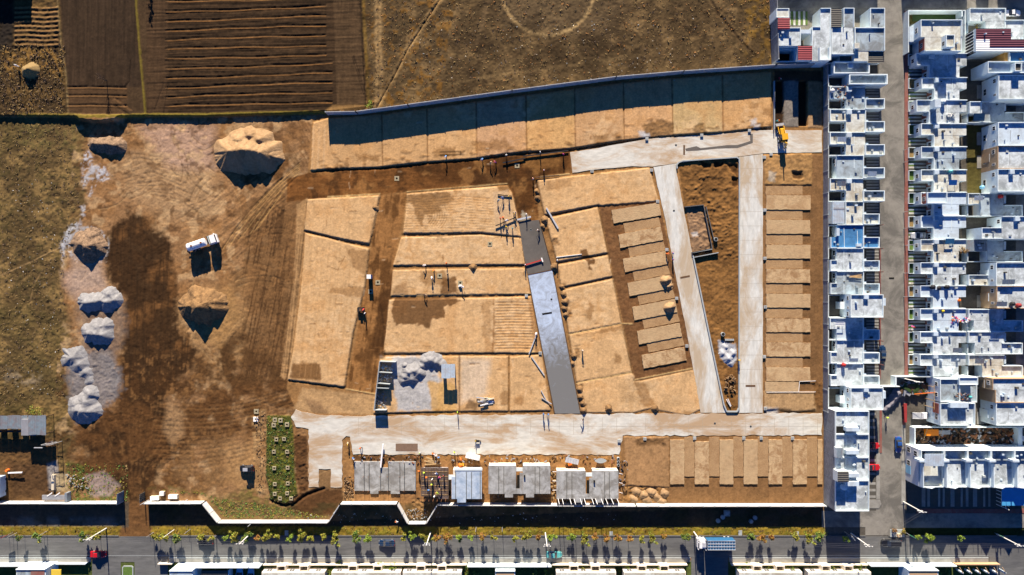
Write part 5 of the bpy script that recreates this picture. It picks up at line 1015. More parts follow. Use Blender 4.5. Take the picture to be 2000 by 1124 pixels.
for x0, x1 in ((516, 644), (650, 790), (787, 907), (1082, 1204), (1212, 1338), (1434, 1562), (1566, 1694)):
    t = thing('south_house', 'cream two-bay house facing the avenue, %s from the left in the southern row' % nth(k), 'house', (*G((x0 + x1) / 2, 1116), 0), group=GS, world=True); k += 1
    h = 3.0; yn = 1109; X0, X1 = gx(x0 + 3) , gx(x1 - 4); Yn = gy(yn)
    MB().box(X0, Yn - 9, -.1, X1, Yn, h).build('wall', 'cream_wall', t); MB().box(X0 + .2, Yn - 8.8, h, X1 - .2, Yn - .2, h + .05).build('roof', 'roof_warm', t)
    wd = X1 - X0
    for f in (.30, .66):
        cx = X0 + wd * f; b = MB(); b.box(cx - 1.2, Yn, 0, cx - 1.0, Yn + 1.5, 2.6); b.box(cx + 1.0, Yn, 0, cx + 1.2, Yn + 1.5, 2.6); b.box(cx - 1.0, Yn + 1.3, 0, cx + 1.0, Yn + 1.5, 2.5); b.build('entrance_bay', 'cream_wall', t)
    for f in (.1, .46, .88): win_y(t, X0 + wd * f, Yn, 1.2, 1.4, 1.1)
def bighouse(x0, x1, yb, h, lab, roofm, wallm='white_wall'):
    t = thing('corner_house', lab, 'house', (*G((x0 + x1) / 2, yb + 10), 0), world=True)
    MB().box(gx(x0), gy(yb) - 12, -.1, gx(x1), gy(yb), h).build('wall', wallm, t); MB().box(gx(x0) + .25, gy(yb) - 11.7, h, gx(x1) - .25, gy(yb) - .25, h + .06).build('roof', roofm, t)
    b = MB(); b.box(gx(x0), gy(yb) - .2, h - .02, gx(x1), gy(yb), h + .3); b.build('parapet', wallm, t); return t
t = bighouse(58, 114, 1096.5, 5.0, 'white two-storey house with split grey and brown roof at the bottom left', 'roof_grey'); MB().box(gx(86), gy(1108) - 8, 5.07, gx(112), gy(1100.5), 5.12).build('brown_roof', 'sidewalk_red', t)
b = MB(); b.box(gx(115), gy(1122), 2.9, gx(134), gy(1104), 3.1); b.build('yellow_hood', 'yellow_paint', t)
t = bighouse(350, 394, 1099, 5.2, 'tall white house with grey roof at the corner of the left side street', 'roof_grey')
t = bighouse(968, 1006, 1104, 3.6, 'white gatehouse with terracotta roof in the middle of the southern row', 'sheet_red'); t.children[1].data.materials[0] = M('tan_wall')
t = bighouse(1755, 1812, 1100, 4.6, 'white house with terracotta roof below the black car', 'tan_wall')
t = thing('parking_shed', 'grey flat roof of a parking shed between the left side street and two parked cars', 'shed', (*G(430, 1115), 0), world=True); MB().box(gx(402), gy(1150), 2.6, gx(452), gy(1107), 2.7).build('roof', 'sheet_dark', t); MB().box(gx(453), gy(1150), 0, gx(455), gy(1107), 2.6).build('wall', 'white_wall', t)
t = thing('traffic_island', 'green planted island with pale kerb in the left side street', 'traffic island', (*G(249, 1115), 0), world=True)
isl = [(239, 1160), (239, 1108), (242, 1105), (258, 1105), (261, 1108), (261, 1160)]; MB().prism(gp(isl), 0, .17).build('kerb', 'kerb', t); MB().prism(gp([(241, 1160), (241, 1109), (243, 1107), (257, 1107), (259, 1109), (259, 1160)]), .1, .2).build('lawn', 'leaf_green', t)

# ------------------------------------------------------------ houses under construction
def ground_pad(x0, y0, x1, y1, z1, m='slab_concrete'): return rect(x0, y0, x1, y1)
def ribs(t, xs_, y0, y1, z):
    for x in xs_: MB().bar((hx(x, z), hy(y0, z), z + .06), (hx(x, z), hy(y1, z), z + .06), .16, .14).build('rib', 'kerb_dark', t)
def polyz(t, name, poly, z0, z1, m): return MB().prism([(hx(x, z1), hy(y, z1)) for x, y in poly], z0, z1).build(name, m, t)
t = thing('slab_house', 'grey ground slab of a pair of houses, leftmost of the four under construction', 'unfinished house', (*G(752, 932), 0), world=True)
polyz(t, 'slab', [(692, 902), (743, 902), (743, 914), (758, 914), (758, 902), (812, 902), (812, 959), (781, 959), (781, 965), (763, 965), (763, 959), (739, 959), (739, 965), (723, 965), (723, 959), (692, 959)], -.1, .42, 'slab_concrete')
ribs(t, [711.5, 721, 743.5, 758.5, 781, 790], 905, 957, .42)
b = MB(); [b.tube((gx(x), gy(y), .4), (gx(x), gy(y), 1.7), .035, n=5) for x in (693, 711, 721, 743, 758, 781, 790, 811) for y in (903, 930, 958)]; b.build('rebar', 'rust', t)
t = thing('deck_house', 'unfinished house with timber formwork deck covered in workers', 'unfinished house', (*G(850, 940), 0), world=True); h = 2.9
polyz(t, 'deck', [(822, 914), (876, 914), (876, 975), (855, 975), (855, 970), (822, 970)], h - .2, h, 'deck_wood')
for k in range(9): MB().bar((hx(824 + k * 6.2, h), hy(915, h), h + .05), (hx(824 + k * 6.2, h), hy(969, h), h + .05), .12, .12).build('joist', 'wood_dark', t)
for k in range(6): MB().bar((hx(823, h), hy(922 + k * 9, h), h + .04), (hx(875, h), hy(922 + k * 9, h), h + .04), .08, .08).build('plank', 'wood', t)
polyz(t, 'wall', [(825, 918), (873, 918), (873, 968), (825, 968)], -.1, h - .25, 'grey_wall')
for k in range(7): MB().tube((gx(825 + k * 8), gy(968), h), (gx(825 + k * 8), gy(970), h + 1.6), .04, n=5).build('prop', 'rust', t)
t = thing('blue_slab_house', 'unfinished house with freshly cured bluish roof slab', 'unfinished house', (*G(915, 945), 0), world=True); h = 3.2
polyz(t, 'wall', [(885, 918), (939, 918), (939, 973), (885, 973)], -.1, h - .15, 'cream_wall'); polyz(t, 'roof_slab', [(882, 931), (889, 931), (889, 920), (941, 920), (941, 975), (910, 975), (910, 982), (893, 982), (893, 975), (882, 975)], h - .15, h, 'slab_blue'); polyz(t, 'edge_beam', [(888, 915), (942, 915), (942, 919.5), (888, 919.5)], h - .25, h + .1, 'white_wall'); ribs(t, [890, 911, 921, 938], 922, 974, h)
polyz(t, 'porch_slab', [(873, 928), (888, 928), (888, 937), (873, 937)], 2.6, 2.75, 'white_wall'); polyz(t, 'well_shade_slab', [(874, 938), (881, 938), (881, 968), (874, 968)], -.05, .1, 'black_hole')  # black slab in the gap paints in its shade
for (xa, xb, xc, yt, lab, posts) in ((954, 1021, 1075, 910, 'finished grey shell of twin houses with white slotted north wall, third from the left', 0), (1087, 1157, 1208, 920, 'grey shell of twin houses with a row of rebar posts leaning off its south edge', 1)):
    t = thing('shell_house', lab, 'unfinished house', (*G((xa + xc) / 2, yt + 25), 0), world=True); h = 3.3 if not posts else 3.1; w = xb - xa - 13
    yb = yt + 55
    for q in ((xa, xa + w), (xb, xc)):
        X0, X1 = hx(q[0], h) + .1, hx(q[1], h) - .1; Y1, Y0 = hy(yt, h) - .02, hy(yb, h) + .4; MB().box(X0, Y0, -.1, X1, Y1, h - .15).build('wall', 'cream_wall', t)
        for f in (.2, .78): MB().box(X0 + (X1 - X0) * f - .6, Y1 - .01, 1.5, X0 + (X1 - X0) * f + .6, Y1 + .05, 2.0).build('window', 'black_hole', t)
    polyz(t, 'roof_slab', [(xa, yt), (xa + w, yt), (xa + w, yb), (xa + w - 6, yb), (xa + w - 6, yb + 7), (xa + w - 22, yb + 7), (xa + w - 22, yb), (xa, yb)], h - .15, h, 'slab_concrete')
    polyz(t, 'roof_slab', [(xb, yt), (xc, yt), (xc, yb), (xb + 22, yb), (xb + 22, yb + 7), (xb + 6, yb + 7), (xb + 6, yb), (xb, yb)], h - .15, h - .01, 'slab_concrete')
    polyz(t, 'link_slab', [(xb - 6, yt + 14), (xb - .2, yt + 14), (xb - .2, yb), (xa + w + .3, yb), (xa + w + .3, yb - 10), (xb - 6, yb - 10)], h - .2, h - .06, 'slab_concrete'); polyz(t, 'porch_slab', [(xa + w + .3, yt + 4), (xb - .3, yt + 4), (xb - .3, yt + 11), (xa + w + .3, yt + 11)], 2.6, 2.8, 'white_wall')
    ribs(t, [xa + 20, xa + 30, xb + 24, xb + 33], yt + 2, yb - 1, h)
    MB().box(gx(xa + w) + .25, gy(yb - 12), .0, gx(xb - 6) - .0, gy(yt + 18), .3).build('well_shade_slab', 'black_hole', t)  # black block between the twins paints in the darkness of the gap
    MB().box(hx(xb + 2, h), hy(yt + 22, h), h, hx(xb + 5, h), hy(yt + 18, h), h + .5).build('roof_box', 'black_hole', t)
    if posts:
        for x in (1090, 1098, 1113, 1121, 1133, 1141, 1156, 1163, 1174, 1183, 1194, 1205): MB().tube((hx(x, h), hy(yb - .5, h), h - .2), (hx(x, h) + .1, hy(yb, h) - .3, h + 3.6), .07, n=6).build('rebar_post', 'pvc', t)
        for y in (925, 943, 962): MB().tube((hx(1209, h), hy(y, h), h - .1), (hx(1216, h), hy(y + 2, h), h - .1), .06, n=5).build('rebar_post', 'pvc', t)
        for y in (922, 940, 958): MB().tube((hx(1087, h), hy(y, h), h - .1), (hx(1079, h), hy(y, h), h - .1), .06, n=5).build('rebar_post', 'pvc', t)
    b = MB()
    for k in range(5): b.bar((gx(xa + 3 + k * 8), gy(yb + 1), .1), (gx(xa + 3 + k * 8), gy(yb + 1.5), 2.6), .08, .08)
    b.build('scaffold_pole', 'steel', t)
# ------------------------------------------------------------ levelled earth building pads
def jag(poly, step=.6, amp=.075):
    out = []
    for a, c in zip(poly, poly[1:] + poly[:1]):
        L_ = math.hypot(c[0] - a[0], c[1] - a[1]); n = max(1, int(L_ / step)); nx_, ny_ = -(c[1] - a[1]) / L_, (c[0] - a[0]) / L_
        for i in range(n):
            j = random.uniform(-amp, amp) if i else 0; t = i / n; out.append((a[0] + (c[0] - a[0]) * t + nx_ * j, a[1] + (c[1] - a[1]) * t + ny_ * j))
    return out
def pad(poly, z, m, label, group):
    m = random.choice(('pad_light', 'pad_light_b', 'pad_light_c')) if m == 'pad_light' else m; q = jag([G(*p) for p in poly]); b = MB(); b.prism(q, -.2, z); c = (sum(p[0] for p in q) / len(q), sum(p[1] for p in q) / len(q))
    return single('earth_pad', b, m, label, 'building pad', (c[0], c[1], 0), group)
for i, (y0, y1) in enumerate(((381.6, 410), (430, 457), (478.5, 505.5), (526, 553), (574, 601), (622, 649), (669, 696.5), (717.5, 744.5))):
    pad([(1496, y0), (1582 if i % 2 == 0 else 1581, y0 + .5), (1582, y1), (1496, y1)], .33, 'pad_light', 'pale raised pad in the east column, %s pale one from the top' % nth(i), 'pale raised pads of the east column')
for i, (y0, y1) in enumerate(((364, 381), (411, 429.5), (458.5, 478), (507, 525.5), (554.5, 573.5), (602.5, 621.5), (650, 668.5), (697.5, 717))):
    pad([(1495, y0), (1567, y0), (1567, y1), (1495, y1)], .16, 'pad_dark', 'darker low pad in the east column, %s dark one from the top' % nth(i), 'darker low pads of the east column')
pad([(1494, 746), (1559, 746), (1559, 765), (1494, 765)], .30, 'pad_light', 'pale earth pad outlined with white chalk near the bottom of the east column', 'pale raised pads of the east column')
for i in range(6):
    dx, dy = 9.15 * i, 47.0 * i
    pad([(1207 + dx, 459 + dy), (1290 + dx, 443 + dy), (1295 + dx, 469 + dy), (1211 + dx, 485 + dy)], .33, 'pad_light', 'pale slanted pad left of the sloping street, %s pale one from top' % nth(i + 1), 'pale slanted pads')
for i in range(6):
    dx, dy = 9.2 * i, 46.5 * i
    pad([(1217 + dx, 437 + dy), (1286 + dx, 424 + dy), (1290.5 + dx, 442.5 + dy), (1221 + dx, 456.5 + dy)], .16, 'pad_dark', 'darker slanted pad left of the sloping street, %s dark one from top' % nth(i), 'darker slanted pads')
pad([(1194, 411), (1287, 396), (1291, 421), (1198, 437)], .33, 'pad_light', 'topmost pale slanted earth pad beside the sloping street', 'pale slanted pads')
for i, (x0, x1, y0) in enumerate(((1308.5, 1336, 859), (1356.5, 1384, 862), (1405, 1431.5, 859), (1452, 1479, 859), (1500.5, 1527, 859), (1548, 1575, 858.5), (1596, 1605.5, 858))):
    pad([(x0, y0), (x1, y0), (x1, 945.5), (x0, 945.5)], .33, 'pad_light', 'pale upright pad south of the site road, %s pale one from left' % nth(i), 'pale upright pads')
for i, (x0, x1) in enumerate(((1336.5, 1356), (1384.5, 1404.5), (1432, 1451.5), (1479.5, 1500), (1527.5, 1547.5), (1575.5, 1595.5))):
    pad([(x0, 854), (x1, 854), (x1, 930.5), (x0, 930.5)], .20, 'pad_dark', 'darker upright pad south of the site road, %s dark one from left' % nth(i), 'darker upright pads')
b = MB()
for a, c in (((1496, 766), (1592, 765.5)), ((1560, 745), (1592, 744)), ((1560.5, 746), (1559, 765))): b.bar((*G(*a), .33), (*G(*c), .33), .12, .05)
single('chalk_line', b, 'white_paint', 'white chalk setting-out lines around the lowest pads of the east column', 'chalk line', (*G(1540, 765), 0))

# ------------------------------------------------------------ heaps of soil, sand and gravel
def pile(label, peaks, m, cat='soil pile', name='soil_pile', res=.24, slope=.62, rough=.13, group=None, gully=.22, squash=1.0, base=0.0):
    """peaks: (plan x, plan y, height m). The heap is the union of their cones, gullied by run-off"""
    X0 = min(gx(p[0]) - p[2] / slope for p in peaks) - 1; X1 = max(gx(p[0]) + p[2] / slope for p in peaks) + 1
    Y0 = min(gy(p[1]) - p[2] / slope for p in peaks) - 1; Y1 = max(gy(p[1]) + p[2] / slope for p in peaks) + 1
    ax = np.arange(X0, X1, res); ay = np.arange(Y0, Y1, res); A, B = np.meshgrid(ax, ay); sd = abs(hash(label)) % 997 if False else int(sum(map(ord, label))) % 997
    n = fbm(A + 500, B + 500, 1.6, 3, sd); n2 = fbm(A + 500, B + 500, 5, 2, sd + 5); H = np.full(A.shape, -9.0)
    def cone(dx, dy, d, h, k):
        th = np.arctan2(dy, dx); return h - slope * (np.sqrt(d * d + .03) - .17) + gully * d * (vnoise(th * 3.2 + 40, d * .15 + 9 * k, sd + 3) - .5) * .9
    for k, (px, py, h) in enumerate(peaks):
        dx, dy = A - gx(px), B - gy(py); H = np.maximum(H, cone(dx, dy, np.hypot(dx, dy), h, k))
        for (qx, qy, hq) in peaks[k + 1:]:
            L_ = math.hypot(qx - px, qy - py)
            if L_ < 19 and L_ > .5:       # tipped loads merge into one crest
                ex, ey = gx(qx) - gx(px), gy(qy) - gy(py); t_ = np.clip((dx * ex + dy * ey) / (ex * ex + ey * ey), 0, 1); fx_, fy_ = dx - t_ * ex, dy - t_ * ey
                H = np.maximum(H, cone(fx_, fy_ + .01, np.hypot(fx_, fy_), h + (hq - h) * t_ - .22 * (1 - (2 * t_ - 1) ** 2), k))
    H = H + rough * (n - .5) * 1.3
    H = np.maximum(H, -.25); cx, cy = gx(peaks[0][0]), gy(peaks[0][1]); b = MB(); ids = {}
    ny_, nx_ = A.shape
    for j in range(ny_ - 1):
        for i in range(nx_ - 1):
            if max(H[j, i], H[j, i + 1], H[j + 1, i], H[j + 1, i + 1]) > -.12:
                f = []
                for jj, ii in ((j, i), (j, i + 1), (j + 1, i + 1), (j + 1, i)):
                    if (jj, ii) not in ids: ids[(jj, ii)] = len(b.v); b.v.append((float(A[jj, ii]), float(B[jj, ii]), float(H[jj, ii]) + base))
                    f.append(ids[(jj, ii)])
                b.f.append(tuple(f)); b.m.append(0)
    return single(name, b, m, label, cat, (cx, cy, 0), group, smooth=True)
pile('large cream soil heap with a steep dark south face below the ploughed fields', [(456, 300, 3.4), (468, 299, 3.7), (480, 297, 3.4), (493, 298, 3.6), (505, 299, 3.2), (516, 302, 3.3), (440, 308, 1.8), (532, 306, 2.0), (470, 278, 2.4), (510, 276, 2.3), (490, 268, 1.9), (545, 308, 1.0)], 'soil_pile', slope=.66)
pile('brown soil heap right of the wet haul road', [(375, 598, 2.7), (397, 599, 3.7), (408, 592, 2.8), (422, 602, 2.2), (388, 580, 2.2), (425, 590, 1.9)], 'soil_pile_dark', slope=.72)
pile('pale gravel heap with three shadow points, topmost of the grey heaps', [(172, 592, 1.5), (186, 590, 1.5), (200, 587, 1.2), (212, 590, 1.7), (226, 586, 1.2), (165, 586, 1.0), (215, 576, 1.3)], 'gravel', 'gravel heap', 'gravel_pile', slope=.6, group='grey gravel heaps beside the haul road')
pile('rounded gravel heap with dark blue shaded face, second of the grey heaps', [(178, 652, 1.5), (190, 652, 1.8), (203, 654, 1.6), (192, 640, 1.4), (208, 636, 1.1), (172, 645, 1.0)], 'gravel', 'gravel heap', 'gravel_pile', slope=.6, group='grey gravel heaps beside the haul road')
pile('low flattened gravel spread with a thin ridge, third of the grey heaps', [(144, 698, 1.0), (156, 712, .8), (168, 728, .6), (176, 744, .35)], 'gravel', 'gravel heap', 'gravel_pile', slope=.35, group='grey gravel heaps beside the haul road')
pile('fan-shaped gravel heap ending in a dark point, lowest of the grey heaps', [(165, 802, 1.9), (155, 800, 1.6), (180, 803, 1.4), (170, 785, 1.5), (178, 770, 1.2), (150, 790, 1.2)], 'gravel', 'gravel heap', 'gravel_pile', slope=.55, gully=.2, group='grey gravel heaps beside the haul road')
pile('small gravel knob between the two lower grey heaps', [(181, 768, .9)], 'gravel', 'gravel heap', 'gravel_pile', slope=.8)
pile('brown rubble heap inside a white ring west of the wet haul road', [(165, 478, 2.2), (176, 482, 2.5), (186, 478, 1.8), (158, 470, 1.4), (180, 464, 1.5), (195, 486, 1.2)], 'rubble', 'rubble heap', 'rubble_pile', slope=.6, rough=.35)
pile('ragged debris heap just below the grassy terrace edge', [(200, 284, 1.5), (215, 284, 1.8), (232, 286, 1.6), (185, 282, 1.1)], 'rubble', 'debris heap', 'rubble_pile', slope=.7, rough=.35)
pile('mound of dry stalks casting a pointed shadow in the north west field', [(60, 142, 1.9), (66, 140, 2.1), (54, 138, 1.0)], 'dry_straw', 'straw stack', 'straw_stack', slope=1.0, rough=.3, base=.75)
pile('curved gravel mound beside the small sheet-roofed shed in the storage yard', [(832, 706, 1.2), (842, 703, 1.5), (852, 707, 1.3), (862, 712, 1.1), (826, 715, .9)], 'gravel', 'gravel heap', 'gravel_pile', slope=.6, group='gravel heaps in the storage yard')
pile('crescent gravel mound left of centre in the storage yard', [(792, 736, 1.1), (800, 727, 1.4), (810, 724, 1.5), (820, 728, 1.2), (788, 744, .9), (806, 740, 1.2)], 'gravel', 'gravel heap', 'gravel_pile', slope=.6, group='gravel heaps in the storage yard')
pile('tiny gravel mound behind the two big ones in the storage yard', [(791, 714, .8), (790, 722, .6)], 'gravel', 'gravel heap', 'gravel_pile', slope=.8)
pile('white lime heap at the east kerb of the triangular park', [(1412, 690, .55), (1422, 700, .7), (1432, 690, .5), (1416, 678, .35), (1426, 710, .4)], 'lime', 'lime heap', 'lime_pile', slope=.5, rough=.25)
small = [(1097, 560, .6), (1101, 575, .7), (1104, 590, .8), (1103, 603, .7), (1105, 615, .6), (1121, 695, .8), (1119, 710, .5), (1132, 760, .7), (1133, 775, .7), (1137, 788, .6), (1140, 802, .8), (1189, 797, .9), (1083, 522, .9), (1064, 430, .8), (1059, 442, .5), (1279, 798, .8), (1048, 374, .5), (1050, 387, .5), (924, 523, .9), (733, 406, .7)]
for i, (x, y, h) in enumerate(small):
    pile('small brown earth clump, %s %s' % (nth(i if i < 10 else i - 10), 'down the east edge of the fresh road' if i < 10 else 'among the scattered clumps around the lots'), [(x, y, h), (x + 2, y + 3, h * .7)], 'soil_pile_dark', name='earth_clump', cat='earth clump', slope=.8, rough=.25, res=.26, group='small earth clumps beside the roads')
for i, (x, y, h) in enumerate(((1298, 549, 1.0), (1306, 601, 1.2), (1304, 560, .5))):
    pile(('dug earth clump with hard shadow on the second-lowest slanted pads', 'orange earth clump casting a forked shadow on a slanted pad', 'low earth clump at the right end of a slanted pad')[i], [(x, y, h), (x + 4, y - 2, h * .8)], 'soil_pile', name='earth_clump', cat='earth clump', slope=.9, rough=.3, res=.26, base=.4)
for i, (x, y) in enumerate(((1242, 960), (1256, 966), (1270, 962), (1282, 970), (1296, 963), (1236, 974), (1262, 976), (1290, 977))):
    pile('ragged orange spoil clump, %s in the strip below the rough south lot' % nth(i), [(x, y, .7), (x + 4, y + 2, .6)], 'soil_pile', name='earth_clump', cat='earth clump', slope=.7, rough=.4, res=.3, group='spoil clumps below the rough lot')

# storage bays with concrete waste, on the west side of the yard
t = thing('storage_bays', 'row of open storage bays at the west edge of the gravel yard', 'storage bay', (*G(755, 750), 0), world=True)
MB().bar((*G(744, 705), 1.0), (*G(733, 800), 1.0), .18, 2.0).build('back_wall', 'kerb', t)
for a, c in (((744, 705), (775, 706)), ((743, 725.5), (768, 727)), ((740, 747), (764, 749)), ((738, 756), (762, 757)), ((733, 799), (757, 799))): MB().bar((*G(*a), 1.02), (*G(*c), 1.02), .18, 2.04).build('partition', 'kerb', t)
def rubblebits(label, cx, cy, w, h, n, m, mats_=('kerb', 'tank_beige'), z=.1, sz=(.2, .6), cat='rubble'):
    b = MB()
    for k in range(n):
        x = gx(cx) + random.uniform(-.5, .5) * w; y = gy(cy) + random.uniform(-.5, .5) * h; s = random.uniform(*sz); zz = z + random.uniform(0, .5)
        a = random.uniform(0, 3.14); b.bar((x - s / 2 * math.cos(a), y - s / 2 * math.sin(a), zz), (x + s / 2 * math.cos(a), y + s / 2 * math.sin(a), zz + random.uniform(-.15, .15)), s * .4, s * .3, random.randrange(len(mats_)))
    return stuff('rubble', b, list(mats_), label, cat)
rubblebits('heap of broken white concrete in the top storage bay', 757, 718, 3.2, 1.6, 60, None, ('kerb', 'car_sky', 'tank_beige')); rubblebits('heap of broken blocks in the second storage bay', 753, 738, 3.2, 2.2, 80, None, ('kerb', 'white_paint', 'wood')); rubblebits('long heap of broken blocks in the lowest storage bay', 746, 781, 2.6, 4.4, 110, None, ('kerb', 'wood', 'steel'))
rubblebits('dense scrap and debris filling the walled junk yard', 1880, 852, 27, 5.4, 620, None, ('wood_dark', 'steel', 'rubber', 'rust', 'rubber', 'wood_dark'), sz=(.3, 1.6), cat='scrap')
rubblebits('scattered boards and rubble in the south west weeds', 152, 940, 6, 4, 50, None, ('kerb', 'wood')); rubblebits('clods and stones in the pocket below the formwork deck', 815, 1003, 6, 3, 90, None, ('soil_pile_dark', 'kerb', 'soil_pile'), sz=(.2, .5), z=.3)
rubblebits('loose stones along the west side of the grassed collar store', 510, 880, 2.8, 22, 130, None, ('soil_pile', 'soil_pile_dark'), sz=(.15, .4)); rubblebits('clods beside the stub road', 681, 950, 2.4, 6, 90, None, ('soil_pile_dark', 'soil_pile'), sz=(.2, .6))
rubblebits('tangled branches and poles in the shaded corner south of the closed street', 1785, 758, 7, 2.6, 140, None, ('steel', 'leaf_dark', 'wood_dark'), sz=(.5, 2.2), z=.4, cat='scrap'); rubblebits('clods in the churned park near its lower tip', 1425, 750, 3, 5, 60, None, ('soil_pile_dark', 'soil_pile'), sz=(.3, .8), z=0)
for q in ((1776, 833, 1778, 873), (1778, 831, 1990, 832.5), (1976, 833, 1984, 873)): single('yard_wall', MB().box(gx(q[0]), gy(q[3]), 0, gx(q[2]), gy(q[1]), 2.4), 'white_wall', {1776: 'west wall of the junk yard beside the street', 1778: 'long north wall of the junk yard', 1976: 'thick east wall of the junk yard'}[q[0]], 'wall', (gx(q[0]), gy(q[1]), 0))
t = thing('tarped_machine', 'orange sheet-covered frame in the upper left of the junk yard', 'machine', (*G(1810, 843), 0), world=True)
MB().box(gx(1802), gy(849), .6, gx(1826), gy(837), 1.7).build('body', 'car_orange', t); MB().box(gx(1826), gy(847), .6, gx(1850), gy(839), 1.3).build('bed', 'steel', t)
for x in (1800, 1829): MB().tube((gx(x), gy(870), 0), (gx(x), gy(834), 2.6), .06, n=5).build('pole', 'wood', t)

# ------------------------------------------------------------ small shed, west sheds, scaffold
def shed(label, x0, y0, x1, y1, h, m, nposts=2):
    t = thing('sheet_roof_shed', label, 'shed', (*G((x0 + x1) / 2, (y0 + y1) / 2), 0), world=True)
    X0, X1, Y1, Y0 = hx(x0, h), hx(x1, h), hy(y0, h), hy(y1, h); n = max(1, round((X1 - X0) / 1.1))
    for k in range(n): MB().box(X0 + (X1 - X0) * k / n, Y0 + random.uniform(-.1, .1), h - .06 + .02 * (k % 2), X0 + (X1 - X0) * (k + 1) / n - .02, Y1 + random.uniform(-.1, .1), h + .02 * (k % 2)).build('roof_sheet', m, t)
    for k in range(nposts):
        for y in (Y0 + .3, Y1 - .3): MB().box(X0 + .3 + (X1 - X0 - .6) * k / max(1, nposts - 1) - .08, y - .08, 0, X0 + .3 + (X1 - X0 - .6) * k / max(1, nposts - 1) + .08, y + .08, h - .06).build('post', 'wood_dark', t)
    return t
t = shed('small open shed with striped grey sheet roof in the storage yard', 862, 712, 889, 739, 3.0, 'sheet_blue'); MB().box(gx(866), gy(732), 0, gx(872), gy(726), 2.8).build('tank', 'tank_black', t)
t = shed('long low shed with rusty blue-grey sheet roof at the left edge', -30, 812, 54, 838, 2.6, 'sheet_grey', 5)
t = shed('square shed with pale sheet roof at the right end of the long shed', 55, 812, 90, 850, 3.4, 'sheet_grey', 2); MB().box(gx(58), gy(846), 0, gx(86), gy(815), 3.2).build('wall', 'steel', t)
for k, x in enumerate((8, 30, 50)): MB().box(gx(x) - .9, gy(842), 0, gx(x) + .9, gy(838), 2.0).build('drum', 'tank_black', t)
t = thing('steel_scaffold', 'thin steel gantry frame with two legs throwing a ladder-like shadow', 'scaffold', (*G(112, 866), 0), world=True)
for x in (103, 121): MB().tube((*G(x, 862), 0), (*G(x, 862), 4.6), .09, n=6).build('post', 'steel', t)
for z in (1.6, 3.2, 4.6): MB().tube((*G(103, 862), z), (*G(121, 862), z), .07, n=6).build('rail', 'steel', t)
MB().tube((*G(112, 862), 0), (*G(112, 862), 4.6), .05, n=6).build('brace', 'steel', t); MB().box(gx(90), gy(867) - .1, 4.6, gx(106), gy(867) + .1, 4.75).build('beam', 'galv', t)
t = thing('low_bench_frame', 'grey welded table frame with white boards by the south west wall', 'steel frame', (*G(114, 965), 0), world=True)
MB().box(gx(88), gy(974), .9, gx(138), gy(965), 1.2).build('table', 'steel', t); MB().box(gx(134), gy(982), 0, gx(139), gy(960), 1.7).build('side_panel', 'sheet_grey', t)
for k in range(2): MB().bar((*G(98 + 15 * k, 967), 1.25), (*G(108 + 15 * k, 960), 1.3), .3, .06).build('board', 'white_paint', t)
MB().box(gx(104), gy(956), 0, gx(109), gy(927), .8).build('cream_wall', 'tank_beige', t)
t = thing('box_trailer', 'pale blue box trailer cut off by the left edge beside an orange drum', 'trailer', (*G(2, 950), 0), world=True)
MB().box(gx(-26), gy(966), .6, gx(15), gy(927), 2.8).build('box', 'sheet_blue', t); [MB().tube((gx(x) , gy(y), .45), (gx(x) + .3, gy(y), .45), .45, n=12).build('wheel', 'rubber', t) for x in (-26, 13) for y in (935, 958)]
t = thing('orange_drum', 'orange drum with a white pipe beside the trailer at the left edge', 'drum', (*G(17, 918), 0)); MB().tube((0, 0, 0), (0, 0, 1.0), .35, n=12).build('drum', 'cloth_orange', t); MB().bar((.4, -.7, .7), (4.4, -.5, .8), .35, .25).build('pipe', 'pvc', t)
# pallets by the wall
def pallet(x, y, label, n=1):
    t = thing('pallet_stack', label, 'pallet', (*G(x, y), 0), group='wrapped pallets by the gateway wall')
    for k in range(3): MB().box(-.6, -.5 + k * .4, 0, .6, -.3 + k * .4, .12).build('runner', 'wood', t)
    MB().box(-.62, -.55, .12, .62, .55, .95).build('load', 'tank_beige', t); MB().box(-.6, -.53, .95, .6, .53, 1.0).build('cover', 'white_paint', t)
for x, y, l in ((301, 972, 'leftmost wrapped pallet beside the gateway wall'), (309.5, 971.5, 'second wrapped pallet from the gateway'), (319, 963, 'wrapped pallet standing back from the wall row'), (336, 969, 'fourth wrapped pallet from the gateway'), (345, 969, 'rightmost wrapped pallet by the gateway wall')): pallet(x, y, l)
# concrete manhole collars stored on the green area, and inspection boxes along roads
def collar(x, y, s, label, name='manhole_collar', cat='manhole collar', group=None, z=None, h=.35, m='collar', r=.28):
    z = zat(x, y) - .05 if z is None else z; t = thing(name, label, cat, (*G(x, y), z), group=group); b = MB(); n = 12; s = s / 2
    ou = [];
    for k in range(n):
        a = 2 * math.pi * k / n + math.pi / n; c_, s_ = math.cos(a), math.sin(a); f = s / max(abs(c_), abs(s_)); ou.append((c_ * f, s_ * f)); 
    inn = [(r * math.cos(2 * math.pi * k / n + math.pi / n), r * math.sin(2 * math.pi * k / n + math.pi / n)) for k in range(n)]
    vs = [(x_, y_, h) for x_, y_ in ou] + [(x_, y_, h) for x_, y_ in inn] + [(x_, y_, 0) for x_, y_ in ou] + [(x_, y_, .05) for x_, y_ in inn]; fs = []
    for k in range(n):
        j = (k + 1) % n; fs += [(k, j, n + j, n + k), (2 * n + k, 2 * n + j, j, k), (n + k, n + j, 3 * n + j, 3 * n + k)]
    b.add(vs, fs); b.build('ring', m, t); MB().tube((0, 0, .03), (0, 0, .06), r * .98, n=12).build('opening', 'black_hole', t); return t
cs = [(538, 820), (549, 821), (536, 830), (562, 829), (541, 858), (556, 857), (536, 882), (562, 882), (537, 914), (563, 913), (538, 945), (563, 944), (538, 964), (562, 963), (548, 973), (570, 973)]
